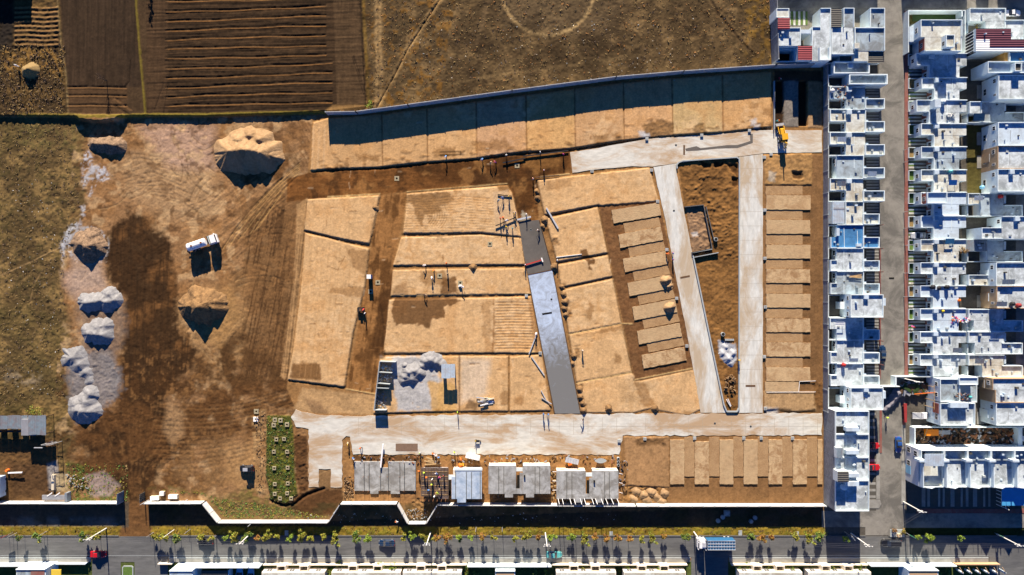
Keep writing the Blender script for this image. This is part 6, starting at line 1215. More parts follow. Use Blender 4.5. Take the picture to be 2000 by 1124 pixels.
for i, (x, y) in enumerate(cs): collar(x, y, 1.15 if i < 4 else 1.0, 'square concrete collar on the green strip, %s row from the top, %s side' % (nth(i // 2), 'left' if i % 2 == 0 else 'right'), group='manhole collars stored on the green strip')
collar(501, 804, 1.3, 'pale square collar lying northwest of the green strip'); collar(500, 819, 1.3, 'white square collar with grey centre left of the green strip', m='white_paint')
mh = [(775, 349, 'round manhole in the brown site road under the northern lots'), (1010, 324, 'small manhole in the dark earth road near the first concrete slab'), (738, 552, 'pale manhole in the sandy site road near the blue box'), (724, 570, 'manhole ring in the sandy site road left of the lots'), (859, 539, 'pale manhole ring among workers on the fourth lot'), (899, 553, 'pale manhole ring beside the white sacks on the fourth lot'), (957, 467 + 10, 'small collar on the third lot')]
for x, y, l in mh: collar(x, y, 1.3, l, h=.12, r=.3)
for x, y, l in ((1320, 284, 'round manhole in the new concrete beside the long expansion slot'), (1316, 412, 'round manhole in the sloping concrete street'), (1077, 585, 'round manhole in the bluish cured road'), (1037, 449, 'round manhole in the freshly poured slab'), (1396, 827, 'small round cover in the main site road below the park'), (1466, 833, 'small round cover in the main site road near the east street')):
    t = thing('manhole', l, 'manhole', (*G(x, y), .12)); MB().tube((0, 0, 0), (0, 0, .03), .30, n=16).build('ring', 'kerb', t); MB().tube((0, 0, .02), (0, 0, .035), .25, n=16).build('cover', 'black_hole', t)
for i, (x, y) in enumerate(((1397, 468), (1411, 653))):
    t = thing('well_ring', ('concrete well ring standing in the middle of the churned park', 'concrete well ring near the lime heap in the park')[i], 'well ring', (*G(x, y), 0)); MB().tube((0, 0, 0), (0, 0, .7), .55, n=18).build('ring', 'kerb', t); MB().tube((0, 0, .6), (0, 0, .72), .42, n=18).build('opening', 'black_hole', t)
BXL = ['at the top of the pads column by the backhoe', 'just right of the one above the east pads', 'at the bend by the top right sand lot', 'beside the orange worker at a slanted pad', 'next to the fifth slanted pad', 'next to the seventh slanted pad', 'level with the first east pad', 'level with the third east pad', 'level with the fifth east pad', 'level with the seventh east pad', 'below the lowest east pad', 'above the second upright pad', 'above the fourth upright pad', 'above the gap right of the fourth upright pad', 'above the sixth upright pad', 'left of the rough south lot by the shells', 'at the dug patch north of the upper sand lot', 'below the shaded strip near its stained lot', 'below the shaded strip at the next lot right', 'below the shaded strip near the trenches', 'left of the cured road beside the fourth lot', 'above the rough south lot', 'left of the cured road at the corner lot', 'at the top right corner of the slanted pads']
boxes = [(1492, 308), (1505, 302), (1272, 333), (1302, 488), (1321, 583), (1341, 676), (1493, 411), (1493, 505), (1494, 600), (1492, 697), (1494, 798), (1356, 856), (1452, 856), (1486, 856), (1547, 856), (1209, 861), (1156, 335), (1263, 272), (1370, 265), (1463, 256), (1028, 578), (1259, 857), (1055, 690), (1284, 394)]
for i, (x, y) in enumerate(boxes):
    t = thing('inspection_box', 'small concrete inspection box %s' % BXL[i], 'inspection box', (*G(x, y), .05), group='concrete inspection boxes along the kerbs')
    MB().box(-.42, -.42, 0, .42, .42, .38).build('box', 'kerb', t); MB().box(-.26, -.26, .38, .26, .26, .40).build('lid', 'slab_concrete', t)
# slots, drains and patches in roads
def slot(x0, y0, x1, y1, w, m, name, label, cat, z=.13):
    t = single(name, MB().bar((*G(x0, y0), z), (*G(x1, y1), z), w, .03), m, label, cat, (*G(x0, y0), 0)); return t
slot(1328.5, 543, 1347, 539.5, .5, 'wood_dark', 'drain_slot', 'rust-brown drain slot in the sloping concrete street', 'drain'); slot(1456, 754, 1475, 754, .55, 'wood_dark', 'drain_slot', 'brown drain slot in the east concrete street near its south end', 'drain'); slot(1336, 284, 1336, 303, .5, 'wood_dark', 'drain_slot', 'vertical brown slot in the concrete left of the wet streak', 'drain')
slot(1059, 614, 1078, 611, .5, 'black_hole', 'drain_slot', 'black drain slot in the bluish cured road', 'drain'); slot(1736, 544, 1746, 544, .5, 'black_hole', 'street_drain', 'dark grate in the residential street', 'drain', .06); slot(773, 874, 816, 874, 2.1, 'plywood', 'plywood_sheet', 'brown plywood sheet lying on the main site road above the ground slab', 'board', .12)
b = MB(); b.prism([G(*p) for p in [(1338, 291), (1360, 286), (1368, 290), (1420, 284), (1440, 284), (1465, 276), (1464, 262), (1470, 262), (1470, 280), (1440, 290), (1400, 291), (1362, 295), (1340, 296)]], .10, .124); single('wet_streak', b, 'wet_concrete', 'dark wet streak running along the new concrete below the northern lots', 'water stain', (*G(1400, 290), 0))
slot(1556, 1046.5, 1556, 1038, 1.1, 'kerb', 'slab_cover', 'pale concrete cover in the grass verge right of the blue truck', 'cover'); slot(1445.5, 1047, 1445.5, 1036, 1.0, 'kerb', 'slab_cover', 'pale concrete cover in the verge beside the blue truck', 'cover'); slot(560, 1046, 560, 1036, 1.0, 'kerb', 'slab_cover', 'pale concrete cover in the shaded verge among the left trees', 'cover'); slot(1193.5, 1047, 1193.5, 1038, .9, 'kerb', 'slab_cover', 'pale concrete cover in the verge near the reddish trees', 'cover')
for x, y, l in ((1402, 1017, 'largest round tank lid in the shade behind the south wall'), (1411, 1010, 'round tank lid next to the square cover in the shade'), (1466, 1018, 'lower of two round lids in the shade further right'), (1474, 1011, 'upper of two round lids in the shade further right')):
    t = thing('tank_lid', l, 'tank lid', (*G(x, y), 0)); MB().tube((0, 0, 0), (0, 0, .5), .6, n=16).build('ring', 'slab_concrete', t); MB().tube((0, 0, .5), (0, 0, .56), .4, n=16).build('cover', 'kerb', t)
t = thing('square_cistern', 'square concrete cistern in the shade behind the south wall', 'cistern', (*G(1419, 1002), 0)); MB().box(-.8, -.8, 0, .8, .8, .6).build('body', 'slab_concrete', t); MB().box(-.4, -.4, .6, .4, .4, .66).build('lid', 'kerb', t)
# boards, beams and pipes
def beam(x0, y0, x1, y1, m, label, z=.35, w=.25, h=.2, name='beam', cat='beam'):
    return single(name, MB().bar((*G(x0, y0), z), (*G(x1, y1), z), w, h), m, label, cat, (*G(x0, y0), 0))
beam(1022, 306, 1110, 295, 'tank_black', 'dark formwork beam along the top of the earth road', z=.35, w=.3); beam(982, 319, 1026, 310, 'tank_black', 'shorter dark formwork beam left of the long one', z=.35, w=.3); beam(1046, 347, 1092, 343, 'wood_dark', 'dark beam at the south side of the earth road junction')
beam(1067, 407, 1090, 447, 'galv', 'long pale metal channel lying across the lot right of the fresh slab', w=.4, z=.5); beam(1010, 430, 1037, 424, 'galv', 'metal screed board at the top edge of the freshly poured slab', w=.45, z=.4); beam(968, 442, 1008, 425, 'tank_black', 'dark beam carried across the work area left of the fresh slab', z=.7); beam(972, 381, 1000, 384, 'tank_black', 'short dark beam north of the workers with shovels', z=.5)
beam(1026, 518, 1059, 508, 'cloth_red', 'red and white screed bar lying across the fresh slab', z=.4, w=.3); beam(1057.5, 504, 1060, 512, 'white_paint', 'white end plate of the red screed bar', z=.45, w=.35); beam(1086, 503, 1136, 497, 'pvc', 'thin white pipe crossing the gap between two lots', w=.16)
beam(1049, 650, 1033, 692, 'galv', 'slanting metal channel at the west side of the cured road', z=.5, w=.25); beam(1038, 697, 1063, 733, 'galv', 'metal channel lying diagonally on the corner lot', z=.4, w=.28); beam(1057, 763, 1066, 780, 'galv', 'short metal channel near the bottom of the corner lot', z=.4, w=.22); beam(1058, 777, 1077, 789, 'galv', 'short metal channel pointing at the road end', z=.4, w=.22)
beam(749.5, 866, 744.5, 912, 'pvc', 'long white pipe lying from the site road to the ground slab', z=.9, w=.4, h=.3, name='pipe', cat='pipe'); beam(1418, 780, 1426, 794, 'pvc', 'left thin white board in the tip of the park', w=.15); beam(1421, 779, 1427, 793, 'pvc', 'right thin white board in the tip of the park', w=.15)
for k, q in enumerate(((832, 893, 845, 897), (829, 900, 848, 903), (830, 907, 862, 904.5), (836, 899, 856, 900))): beam(*q, 'wood', 'pale timber plank in the pile above the formwork deck, %s' % ('topmost', 'second', 'longest and lowest', 'third')[k], z=.5, w=.35, name='plank', cat='plank')
for k in range(12):
    a = random.uniform(-.35, .45); x, y = 949 + random.uniform(-8, 8), 783 + random.uniform(-7, 7); L_ = random.uniform(14, 22)
    o = beam(x - L_ / 2, y + a * 8, x + L_ / 2, y - a * 8, ('pvc', 'galv', 'tank_beige')[k % 3], 'pipe or bar in the loose heap of metal pipes on the lower middle lot', z=.3 + .12 * (k % 4), w=.3, name='pipe', cat='pipe'); o['group'] = 'loose heap of pipes on the lower middle lot'
t = thing('block_row', 'row of perforated concrete blocks beside the well ring in the park', 'concrete blocks', (*G(1424, 664), 0))
for k in range(6): MB().box(-1.2 + k * .42, -.25, 0, -.82 + k * .42, .25, .3).build('block', 'kerb', t)
t = thing('block_stack', 'three upright concrete pipe rings beside the right shell', 'pipe', (*G(1207, 895), 0))
for k in range(3): MB().tube((0, -k * .9, .1), (0, -k * .9, .9), .38, n=12).build('pipe', 'kerb', t); MB().tube((0, -k * .9, .85), (0, -k * .9, .92), .28, n=12).build('opening', 'black_hole', t)
# conical form and boat-like hoppers beside the shells
t = thing('concrete_hopper', 'pale half-cone concrete hopper casting a pointed shadow above the right shell', 'hopper', (*G(1172, 898), 0)); b = MB(); b.loft([[(-1.7 + 3.4 * k / 11, .7 * math.sin(math.pi * k / 11) ** .7, 1.3) for k in range(12)] + [(1.7 - 3.4 * k / 11, -.7 * math.sin(math.pi * k / 11) ** .7, 1.3) for k in range(1, 11)], [(-.9 + 1.8 * k / 11, .35 * math.sin(math.pi * k / 11), .3) for k in range(12)] + [(.9 - 1.8 * k / 11, -.35 * math.sin(math.pi * k / 11), .3) for k in range(1, 11)]]); b.build('shell', 'kerb', t); [MB().tube((x, 0, 0), (x, 0, .4), .06, n=5).build('leg', 'steel', t) for x in (-.8, .8)]
for (x, y, w, l, c_) in ((924, 890, 4.0, 'white slatted skip standing above the bluish slab', 'white_paint'), (1116, 898, 3.6, 'grey trough lying above the right shell', 'galv')):
    t = thing('skip', l, 'skip', (*G(x, y), 0), rz=R(-12)); b = MB(); b.loft([[(-w / 2, -.7, 1.4), (w / 2, -.7, 1.4), (w / 2, .7, 1.4), (-w / 2, .7, 1.4)], [(-w / 2 + .5, -.5, .2), (w / 2 - .5, -.5, .2), (w / 2 - .5, .5, .2), (-w / 2 + .5, .5, .2)]]); b.build('body', c_, t)
    for k in range(5): MB().box(-w / 2 + .4 + k * .75, -.72, 1.4, -w / 2 + .7 + k * .75, .72, 1.48).build('slat', c_, t)
t = thing('cement_mixer', 'orange concrete mixer with drum between planks above the right shell', 'mixer', (*G(1113, 905), 0)); MB().tube((-.5, 0, .9), (.5, .1, 1.1), .55, .3, n=14).build('drum', 'cloth_orange', t); MB().box(-.7, -.4, .1, .7, .4, .45).build('frame', 'cloth_yellow', t); [MB().tube((-.6, s, .3), (-.6, s * 1.25, .3), .3, n=12).build('wheel', 'rubber', t) for s in (-.45, .45)]
t = thing('cement_mixer', 'orange mixer among planks just above the bluish slab', 'mixer', (*G(901, 907), 0)); MB().tube((-.5, 0, .9), (.5, .1, 1.1), .55, .3, n=14).build('drum', 'cloth_orange', t); MB().box(-.7, -.4, .1, .7, .4, .45).build('frame', 'cloth_yellow', t); [MB().tube((-.6, s, .3), (-.6, s * 1.25, .3), .3, n=12).build('wheel', 'rubber', t) for s in (-.45, .45)]
t = thing('portable_toilet', 'blue and white cabin beside the manholes in the sandy site road', 'cabin', (*G(723.5, 541), 0)); MB().box(-.55, -.55, 0, .55, .55, 2.1).build('cabin', 'cloth_blue', t); MB().box(-.58, -.58, 2.1, .58, .58, 2.25).build('roof', 'white_paint', t); MB().box(-.35, -.58, .1, .35, -.555, 1.9).build('door', 'white_paint', t)

# ------------------------------------------------------------ vehicles
def car(px, py, rz, col, label, L_=4.4, W=1.75, Hh=1.45, suv=False, cat='car', name='parked_car', gz=0.05):
    t = thing(name, label, cat, (*G(px, py), gz), rz=rz); w = W / 2; l = L_ / 2; zb = .95 if suv else .85
    def ring(x, wt, z1, wb=None): wb = wb or wt; return [(x, -wb * .92, .22), (x, -wb, .45), (x, -wt, z1 - .08), (x, -wt * .86, z1), (x, wt * .86, z1), (x, wt, z1 - .08), (x, wb, .45), (x, wb * .92, .22)]
    hood = .80 if not suv else .98
    b = MB(); b.loft([ring(-l, w * .78, .62), ring(-l + .12, w * .93, zb - .04), ring(-l + .7, w, zb), ring(l - 1.5, w, zb), ring(l - .9, w * .97, hood), ring(l - .25, w * .88, hood - .12), ring(l, w * .68, .58)]); b.build('body', col, t)
    r0, r1 = (-l + .25, l - 1.45) if suv else (-l + .75, l - 1.35); f0, f1 = (-l + .45, l - 2.05) if suv else (-l + 1.35, l - 2.1)
    b = MB(); b.loft([[(r0, -w * .86, zb - .03), (r1, -w * .86, zb - .03), (r1, w * .86, zb - .03), (r0, w * .86, zb - .03)], [(f0, -w * .70, Hh - .05), (f1, -w * .70, Hh - .05), (f1, w * .70, Hh - .05), (f0, w * .70, Hh - .05)]]); b.build('window_glass', 'glass', t)
    b = MB(); b.loft([[(f0 - .02, -w * .70, Hh - .05), (f1 + .02, -w * .70, Hh - .05), (f1 + .02, w * .70, Hh - .05), (f0 - .02, w * .70, Hh - .05)], [(f0 + .08, -w * .60, Hh), (f1 - .1, -w * .60, Hh), (f1 - .1, w * .60, Hh), (f0 + .08, w * .60, Hh)]]); b.build('roof', col, t)
    for sx in (-l + .8, l - .85):
        for s in (-1, 1): wh = MB().tube((sx, s * (w - .2), .31), (sx, s * (w + .01), .31), .31, n=14).build('wheel', 'rubber', t); MB().tube((sx, s * (w), .31), (sx, s * (w + .025), .31), .18, n=10).build('rim', 'steel', wh)
    for s in (-1, 1):
        MB().box(l - .28, s * w * .62 - .14, .60, l - .10, s * w * .62 + .14, .72).build('headlight', 'lamp_clear', t); MB().box(-l + .0, s * w * .68 - .12, .60, -l + .12, s * w * .68 + .12, .78).build('tail_light', 'lamp_red', t); MB().box(r1 - .55, s * (w + .08) - .08, .86, r1 - .35, s * (w + .08) + .08, 1.0).build('mirror', col, t)
    return t
car(195, 1081, 0, 'car_red', 'bright red car driving on the avenue below the left light pole'); car(403, 1056, math.pi, 'car_black', 'black car in the upper lane under the trees left of the shaded wall corner')
car(756, 1059, math.pi, 'car_navy', 'dark navy car in the upper lane in the middle of the avenue', L_=4.5); car(1082, 1082, 0, 'car_teal', 'turquoise sedan in the lower lane beside a power pole'); car(1738, 1059, math.pi, 'car_black', 'large black car on the avenue below the street corner', L_=5.4, W=1.9, Hh=1.8, suv=True)
car(484, 914, math.pi, 'car_black', 'black off-road car parked on the dirt left of the green strip', L_=4.0, W=1.8, Hh=1.85, suv=True); MB().box(-.7, -.45, 1.87, .6, .45, 1.98).build('roof_rack', 'car_silver', bpy.data.objects['parked_car.005'])
car(1752, 868, R(-90), 'car_blue', 'shiny blue car parked at the right kerb of the street'); car(1721, 690, R(90), 'car_navy', 'dark blue car parked at the left kerb near the closed street end')
car(1703, 912, 0, 'car_red', 'red car poking out of the driveway of the lower corner house', L_=3.8); car(1702, 870, 0, 'car_red', 'dark red car in the shade in front of the corner block', L_=3.8)
car(1791, 461, math.pi, 'car_silver', 'silver car parked nose out in a driveway of the east row', L_=4.2, gz=.08); car(1975, 28, 0, 'car_white', 'white car parked in front of the top right houses', L_=4.2)
car(470, 1121, R(90), 'car_sky', 'light blue car, left one of two under the avenue front wall', L_=4.2); car(492, 1122, R(90), 'car_sky', 'light blue car, right one of two under the avenue front wall', L_=4.0)
def wheels(t, xs_, w, r, m='rubber'):
    for x in xs_:
        for s in (-1, 1): wh = MB().tube((x, s * (w - .32), r), (x, s * w, r), r, n=14).build('wheel', m, t); MB().tube((x, s * w, r), (x, s * (w + .03), r), r * .5, n=10).build('rim', 'galv', wh)
# water tanker on the graded dirt
t = thing('water_truck', 'white and green water tanker truck parked on the graded dirt', 'truck', (*G(400, 476), 0), rz=R(19)); wheels(t, (-2.9, -1.8, 3.0), 1.2, .5)
MB().box(-4.2, -.45, .55, 4.0, .45, .85).build('chassis', 'rubber', t)
b = MB(); n = 18; rg = lambda x, s: [(x, 1.12 * s * math.cos(2 * math.pi * k / n), 1.95 + .95 * s * math.sin(2 * math.pi * k / n)) for k in range(n)]; b.loft([rg(-4.1, .8), rg(-3.9, 1), rg(1.0, 1), rg(1.2, .8)]); b.build('tank', 'car_white', t, smooth=False)
mat('tanker_green', (.15, .19, .12), .5, .08); t.children[-1].data.materials[0] = M('tanker_green')
for x in (-2.6, .2): MB().tube((x, 0, 2.85), (x, 0, 3.0), .28, n=12).build('hatch', 'rust', t)
b = MB(); b.loft([[(2.0, -1.15, .6), (4.3, -1.15, .6), (4.3, 1.15, .6), (2.0, 1.15, .6)], [(2.0, -1.2, 1.7), (4.45, -1.2, 1.7), (4.45, 1.2, 1.7), (2.0, 1.2, 1.7)], [(2.1, -1.1, 2.75), (4.0, -1.1, 2.75), (4.0, 1.1, 2.75), (2.1, 1.1, 2.75)]]); b.build('cab', 'car_white', t)
MB().box(3.98, -1.0, 1.8, 4.28, 1.0, 2.5).build('windscreen', 'glass', t); MB().box(2.5, -1.12, 2.76, 2.75, 1.12, 2.8).build('cab_stripe', 'tanker_green', t); MB().box(2.12, -1.12, 2.76, 2.35, 1.12, 2.79).build('cab_stripe', 'glass', t)
for s in (-1, 1): MB().box(4.3, s * .9 - .15, .8, 4.47, s * .9 + .15, 1.05).build('headlight', 'lamp_clear', t); MB().tube((-4.2, s * .6, .7), (-5.0, s * .9, .5), .12, n=6).build('hose', 'tank_black', t); MB().box(3.9, s * 1.3 - .1, 1.7, 4.1, s * 1.3 + .1, 2.3).build('mirror', 'car_white', t)
# big blue cage truck on the avenue
t = thing('cargo_truck', 'big truck with blue gridded cargo body and white cab on the avenue', 'truck', (*G(1393, 1056), .05), rz=math.pi); wheels(t, (-4.0, -2.9, 3.9), 1.25, .52)
MB().box(-5.1, -.45, .6, 5.0, .45, .9).build('chassis', 'rubber', t); MB().box(-5.0, -1.25, .95, 2.6, 1.25, 3.5).build('cargo_body', 'tarp_blue', t)
for k in range(11): MB().tube((-4.95 + k * .75, -1.2, 3.52), (-4.95 + k * .75, 1.2, 3.52), .05, n=6).build('roof_bow', 'galv', t)
for s in (-1.22, -.4, .4, 1.22): MB().tube((-5.0, s, 3.6), (2.6, s, 3.6), .05, n=6).build('roof_rail', 'galv', t)
b = MB(); b.loft([[(2.8, -1.2, .6), (5.0, -1.2, .6), (5.0, 1.2, .6), (2.8, 1.2, .6)], [(2.8, -1.2, 1.8), (5.05, -1.2, 1.8), (5.05, 1.2, 1.8), (2.8, 1.2, 1.8)], [(2.9, -1.1, 2.9), (4.5, -1.1, 2.9), (4.5, 1.1, 2.9), (2.9, 1.1, 2.9)]]); b.build('cab', 'car_white', t); MB().box(4.5, -1.0, 1.9, 4.85, 1.0, 2.6).build('windscreen', 'glass', t)
for s in (-1, 1): MB().tube((3.0, s * 1.35, .8), (3.0, s * 1.35, 3.6), .09, n=8).build('exhaust', 'galv', t); MB().box(4.7, s * 1.5 - .15, 1.7, 4.9, s * 1.5 + .15, 2.5).build('mirror', 'car_white', t)
MB().box(2.95, -.6, 2.9, 3.9, .6, 3.4).build('wind_deflector', 'galv', t)
# small flatbed by the tall houses
t = thing('pickup_truck', 'white flatbed pickup parked among scaffold poles beside the tall houses', 'pickup', (*G(1793, 811), .05)); wheels(t, (-1.3, 1.4), .85, .34); MB().box(-2.0, -.3, .35, 2.0, .3, .55).build('chassis', 'rubber', t); MB().box(-2.1, -.85, .6, .3, .85, .95).build('bed', 'car_silver', t)
b = MB(); b.loft([[(.4, -.85, .4), (2.2, -.85, .4), (2.2, .85, .4), (.4, .85, .4)], [(.4, -.85, 1.0), (2.1, -.82, .95), (2.1, .82, .95), (.4, .85, 1.0)], [(.5, -.72, 1.7), (1.4, -.72, 1.7), (1.4, .72, 1.7), (.5, .72, 1.7)]]); b.build('cab', 'car_white', t); MB().box(1.45, -.65, 1.1, 1.75, .65, 1.5).build('windscreen', 'glass', t); [MB().tube((-2.1, s * .8, 1.0), (.3, s * .8, 1.6), .04, n=5).build('rail', 'galv', t) for s in (-1, 1)]
# yellow backhoe loader
t = thing('backhoe_loader', 'yellow backhoe loader working at the edge of the excavated trenches', 'excavator', (*G(1525, 268), .1), rz=R(98))
wheels(t, (-1.1,), 1.15, .75); wheels(t, (1.3,), 1.0, .48)
b = MB(); b.loft([[(-1.7, -.55, .7), (2.1, -.5, .7), (2.1, .5, .7), (-1.7, .55, .7)], [(-1.7, -.6, 1.3), (2.1, -.5, 1.25), (2.1, .5, 1.25), (-1.7, .6, 1.3)], [(-1.5, -.5, 1.5), (1.9, -.4, 1.5), (1.9, .4, 1.5), (-1.5, .5, 1.5)]]); b.build('body', 'car_yellow', t)
b = MB(); b.loft([[(-1.3, -.75, 1.3), (.4, -.75, 1.3), (.4, .75, 1.3), (-1.3, .75, 1.3)], [(-1.2, -.7, 2.6), (.2, -.7, 2.6), (.2, .7, 2.6), (-1.2, .7, 2.6)]]); b.build('cab_glass', 'glass', t); MB().box(-1.35, -.82, 2.6, .35, .82, 2.75).build('cab_roof', 'car_yellow', t)
b = MB(); [b.bar((.6, s * .8, 1.2), (3.0, s * .8, .8), .16, .2) for s in (-1, 1)]; b.build('loader_arm', 'car_yellow', t); b = MB(); b.add([(2.9, -1.3, .2), (2.9, 1.3, .2), (2.9, 1.3, 1.0), (2.9, -1.3, 1.0), (3.8, -1.3, .15), (3.8, 1.3, .15), (3.6, 1.3, .6), (3.6, -1.3, .6)], [(0, 1, 2, 3), (0, 4, 5, 1), (0, 3, 7, 4), (1, 5, 6, 2)]); b.build('front_bucket', 'steel', t)
b = MB(); b.bar((-1.6, 0, 1.1), (-2.6, .1, 3.6), .28, .35); b.build('boom', 'car_yellow', t); b = MB(); b.bar((-2.5, .1, 3.6), (-3.6, .1, 1.8), .22, .28); b.build('dipper_arm', 'car_yellow', t); b = MB(); b.loft([[(-3.9, -.35, 1.9), (-3.3, -.35, 1.9), (-3.3, .5, 1.9), (-3.9, .5, 1.9)], [(-3.8, -.3, 1.1), (-3.5, -.3, 1.1), (-3.5, .45, 1.1), (-3.8, .45, 1.1)]]); b.build('bucket', 'steel', t)
for s in (-1, 1): b = MB(); b.bar((-1.7, s * .7, 1.0), (-2.0, s * 1.25, .1), .15, .15); b.build('stabiliser', 'steel', t)

# ------------------------------------------------------------ poles, lamps, wires, signs
def epole(px, py, h, label, arms=((0, 1.1),), lamp=None, lean=0.0):
    t = thing('utility_pole', label, 'utility pole', (*G(px, py), 0), group='concrete power poles'); MB().tube((0, 0, 0), (0, 0, h), .17, .11, n=8).build('pole', 'pole_concrete', t)
    for dz, w in arms:
        ca = MB().bar((-w, 0, h - .3 - dz), (w, 0, h - .3 - dz), .1, .12).build('crossarm', 'galv', t)
        for k in (-1, 0, 1): MB().tube((k * w * .85, 0, h - .22 - dz), (k * w * .85, 0, h + .02 - dz), .08, n=6).build('insulator', 'white_paint', ca)
    if lamp: MB().tube((0, 0, h - 1.5), (lamp[0], lamp[1], h - 1.0), .05, n=6).build('lamp_arm', 'galv', t); MB().box(lamp[0] - .3, lamp[1] - .15, h - 1.1, lamp[0] + .3, lamp[1] + .15, h - .95).build('lamp_head', 'galv', t)
    return t
PL = [(208, 1032, 8.8, 'power pole left of the red car, leaning toward the photo corner'), (491, 1041, 8.2, 'power pole rising from the shaded verge among the left trees'), (841, 1040, 9.4, 'power pole in the verge below the formwork deck'), (1065, 1041, 9.8, 'power pole directly beside the turquoise car'), (1355, 1039, 8.0, 'power pole hidden partly by the blue truck cab'), (1662, 1042, 9.6, 'power pole at the avenue corner left of the street mouth'), (1764, 980, 9.0, 'power pole at the corner of the shaded plaza'), (1946, 1043, 9.0, 'power pole at the far right of the avenue verge'), (1758, 738, 9.0, 'power pole in the dark corner behind the street-closing wall'), (-60, 1034, 9.0, 'power pole just beyond the left edge of the avenue'), (2080, 1044, 9.0, 'power pole just beyond the right edge of the avenue')]
for x, y, h, l in PL: epole(x, y, h, l, arms=((0, 1.0), (1.2, .7)))
def wire(a, c, off, label, n=14, sag=.5):
    b = MB(); A = Vector((*G(a[0], a[1]), a[2] - .1)) + Vector(off); B = Vector((*G(c[0], c[1]), c[2] - .1)) + Vector(off); pts = [A.lerp(B, k / n) - Vector((0, 0, sag * 4 * (k / n) * (1 - k / n))) for k in range(n + 1)]
    for p, q in zip(pts, pts[1:]): b.tube(p, q, .014, n=4)
    o = single('power_wire', b, 'cable', label, 'wire', tuple(A)); o['group'] = 'overhead wires along the avenue'
seq = [PL[i] for i in (9, 0, 1, 2, 3, 4, 5, 7, 10)]
for i, (a, c) in enumerate(zip(seq, seq[1:])):
    for dy in (-.8, .0, .8): wire(a, c, (0, dy * .6, 0), '%s wire in the %s span of the power line from the left' % ({-.8: 'lower', .0: 'middle', .8: 'upper'}[dy], nth(i)))
for dx in (-.6, .6): wire(PL[5], PL[6], (dx, 0, 0), ('left' if dx < 0 else 'right') + ' thin wire crossing the street mouth diagonally to the plaza pole')
def lamp(px, py, h, dx, dy, label, m='galv'):
    t = thing('street_lamp', label, 'street lamp', (*G(px, py), 0), group='slender lamp posts'); MB().tube((0, 0, 0), (0, 0, h), .08, .05, n=8).build('post', m, t)
    if dx or dy: MB().tube((0, 0, h), (dx, dy, h + .15), .045, n=6).build('arm', m, t); MB().box(dx - .3, dy - .12, h + .08, dx + .3, dy + .12, h + .2).build('lamp_head', 'white_paint', t)
lamp(340, 1035, 5.6, 0, 0, 'thin red-tipped post in the verge right of the gateway', 'pvc'); lamp(290, 977, 4.3, 0, 0, 'pale post at the right side of the gateway'); lamp(366, 976, 4.4, 0, 0, 'pale post standing behind the white wall right of the pallets'); lamp(496, 1018, 4.4, 0, 0, 'pale post behind the wall above the left trees'); lamp(1767, 480, 6.5, 3.6, 0, 'arm lamp reaching over a front lawn of the east row')
for i, (x, y) in enumerate(((33, 1041), (92, 1038), (300, 1040), (372, 1034), (423, 1046), (930, 1030), (981, 1030))): lamp(x, y, 3.6, 0, 0, 'plain slim post on the avenue verge, %s from the left' % nth(i), 'steel')
for i, y in enumerate((294, 318, 415, 447, 534, 580, 668)): lamp(1764.5, y, 2.6, 0, 0, 'short slim post at the red pavement of the street, %s from the top' % nth(i), 'steel')
lamp(1706, 172, 3, 0, 0, 'slim post at the left kerb near the top of the street')
def sign(px, py, h, w, hh, m, label, rz=0):
    t = thing('road_sign', label, 'sign', (*G(px, py), 0), rz=rz); [MB().tube((x, 0, 0), (x, 0, h), .05, n=6).build('post', 'steel', t) for x in (-w * .3, w * .3)]; o = MB().box(-w / 2, .05, h - hh, w / 2, .12, h); o.build('panel', m, t)
mat('sign_green', (.06, .34, .16), .5, .1); mat('sign_red', (.28, .03, .03), .6, .1)
sign(22, 1042, 3.4, 2.0, 1.4, 'sign_red', 'dark red sign board on the verge at the far left', R(25)); sign(1651, 1041, 4.6, 1.4, 1.4, 'car_silver', 'square pale sign leaning over the avenue left of the street mouth', R(-55)); sign(1768, 1040, 4.2, 1.2, 1.4, 'sign_green', 'green sign at the planted corner right of the street mouth', R(-30)); sign(1944, 1042, 3.0, .8, 1.0, 'sign_green', 'small green sign next to the far right power pole', R(-30))
t = thing('flower_bed', 'small planted bed with pale block and yellow-brown shrubs at the street mouth', 'planter', (*G(1751, 1041), 0), world=True); MB().box(gx(1738), gy(1049), 0, gx(1766), gy(1034), .2).build('kerb', 'kerb', t); MB().box(gx(1751), gy(1048), .1, gx(1759), gy(1042), .6).build('block', 'tank_beige', t)

# ------------------------------------------------------------ trees and shrubs
def leafmesh(name, m, rx, rz_, n, zc, size, seed, clumps=9, lobes=1.0):
    rnd = random.Random(seed); b = MB(); cl = [(rnd.gauss(0, rx * .45), rnd.gauss(0, rx * .45), rnd.uniform(-rz_, rz_) * .75, rnd.uniform(.3, .6) * rx) for _ in range(clumps)]
    for k in range(n):
        cx, cy, cz, cr = rnd.choice(cl); d = Vector((rnd.gauss(0, 1), rnd.gauss(0, 1), rnd.gauss(0, 1))).normalized() * cr * rnd.uniform(.3, 1.05); c = Vector((cx, cy, cz + zc)) + d
        a = Vector((rnd.gauss(0, 1), rnd.gauss(0, 1), rnd.gauss(0, .7))).normalized(); e_ = a.cross(Vector((rnd.gauss(0, 1), rnd.gauss(0, 1), rnd.gauss(0, 1)))).normalized(); s = size * rnd.uniform(.6, 1.3); i = rnd.choice((0, 0, 0, 1))
        b.add([c - a * s, c + e_ * s * .5, c + a * s, c - e_ * s * .5], [(0, 1, 2, 3)], i)
    return b.mesh(name, m)
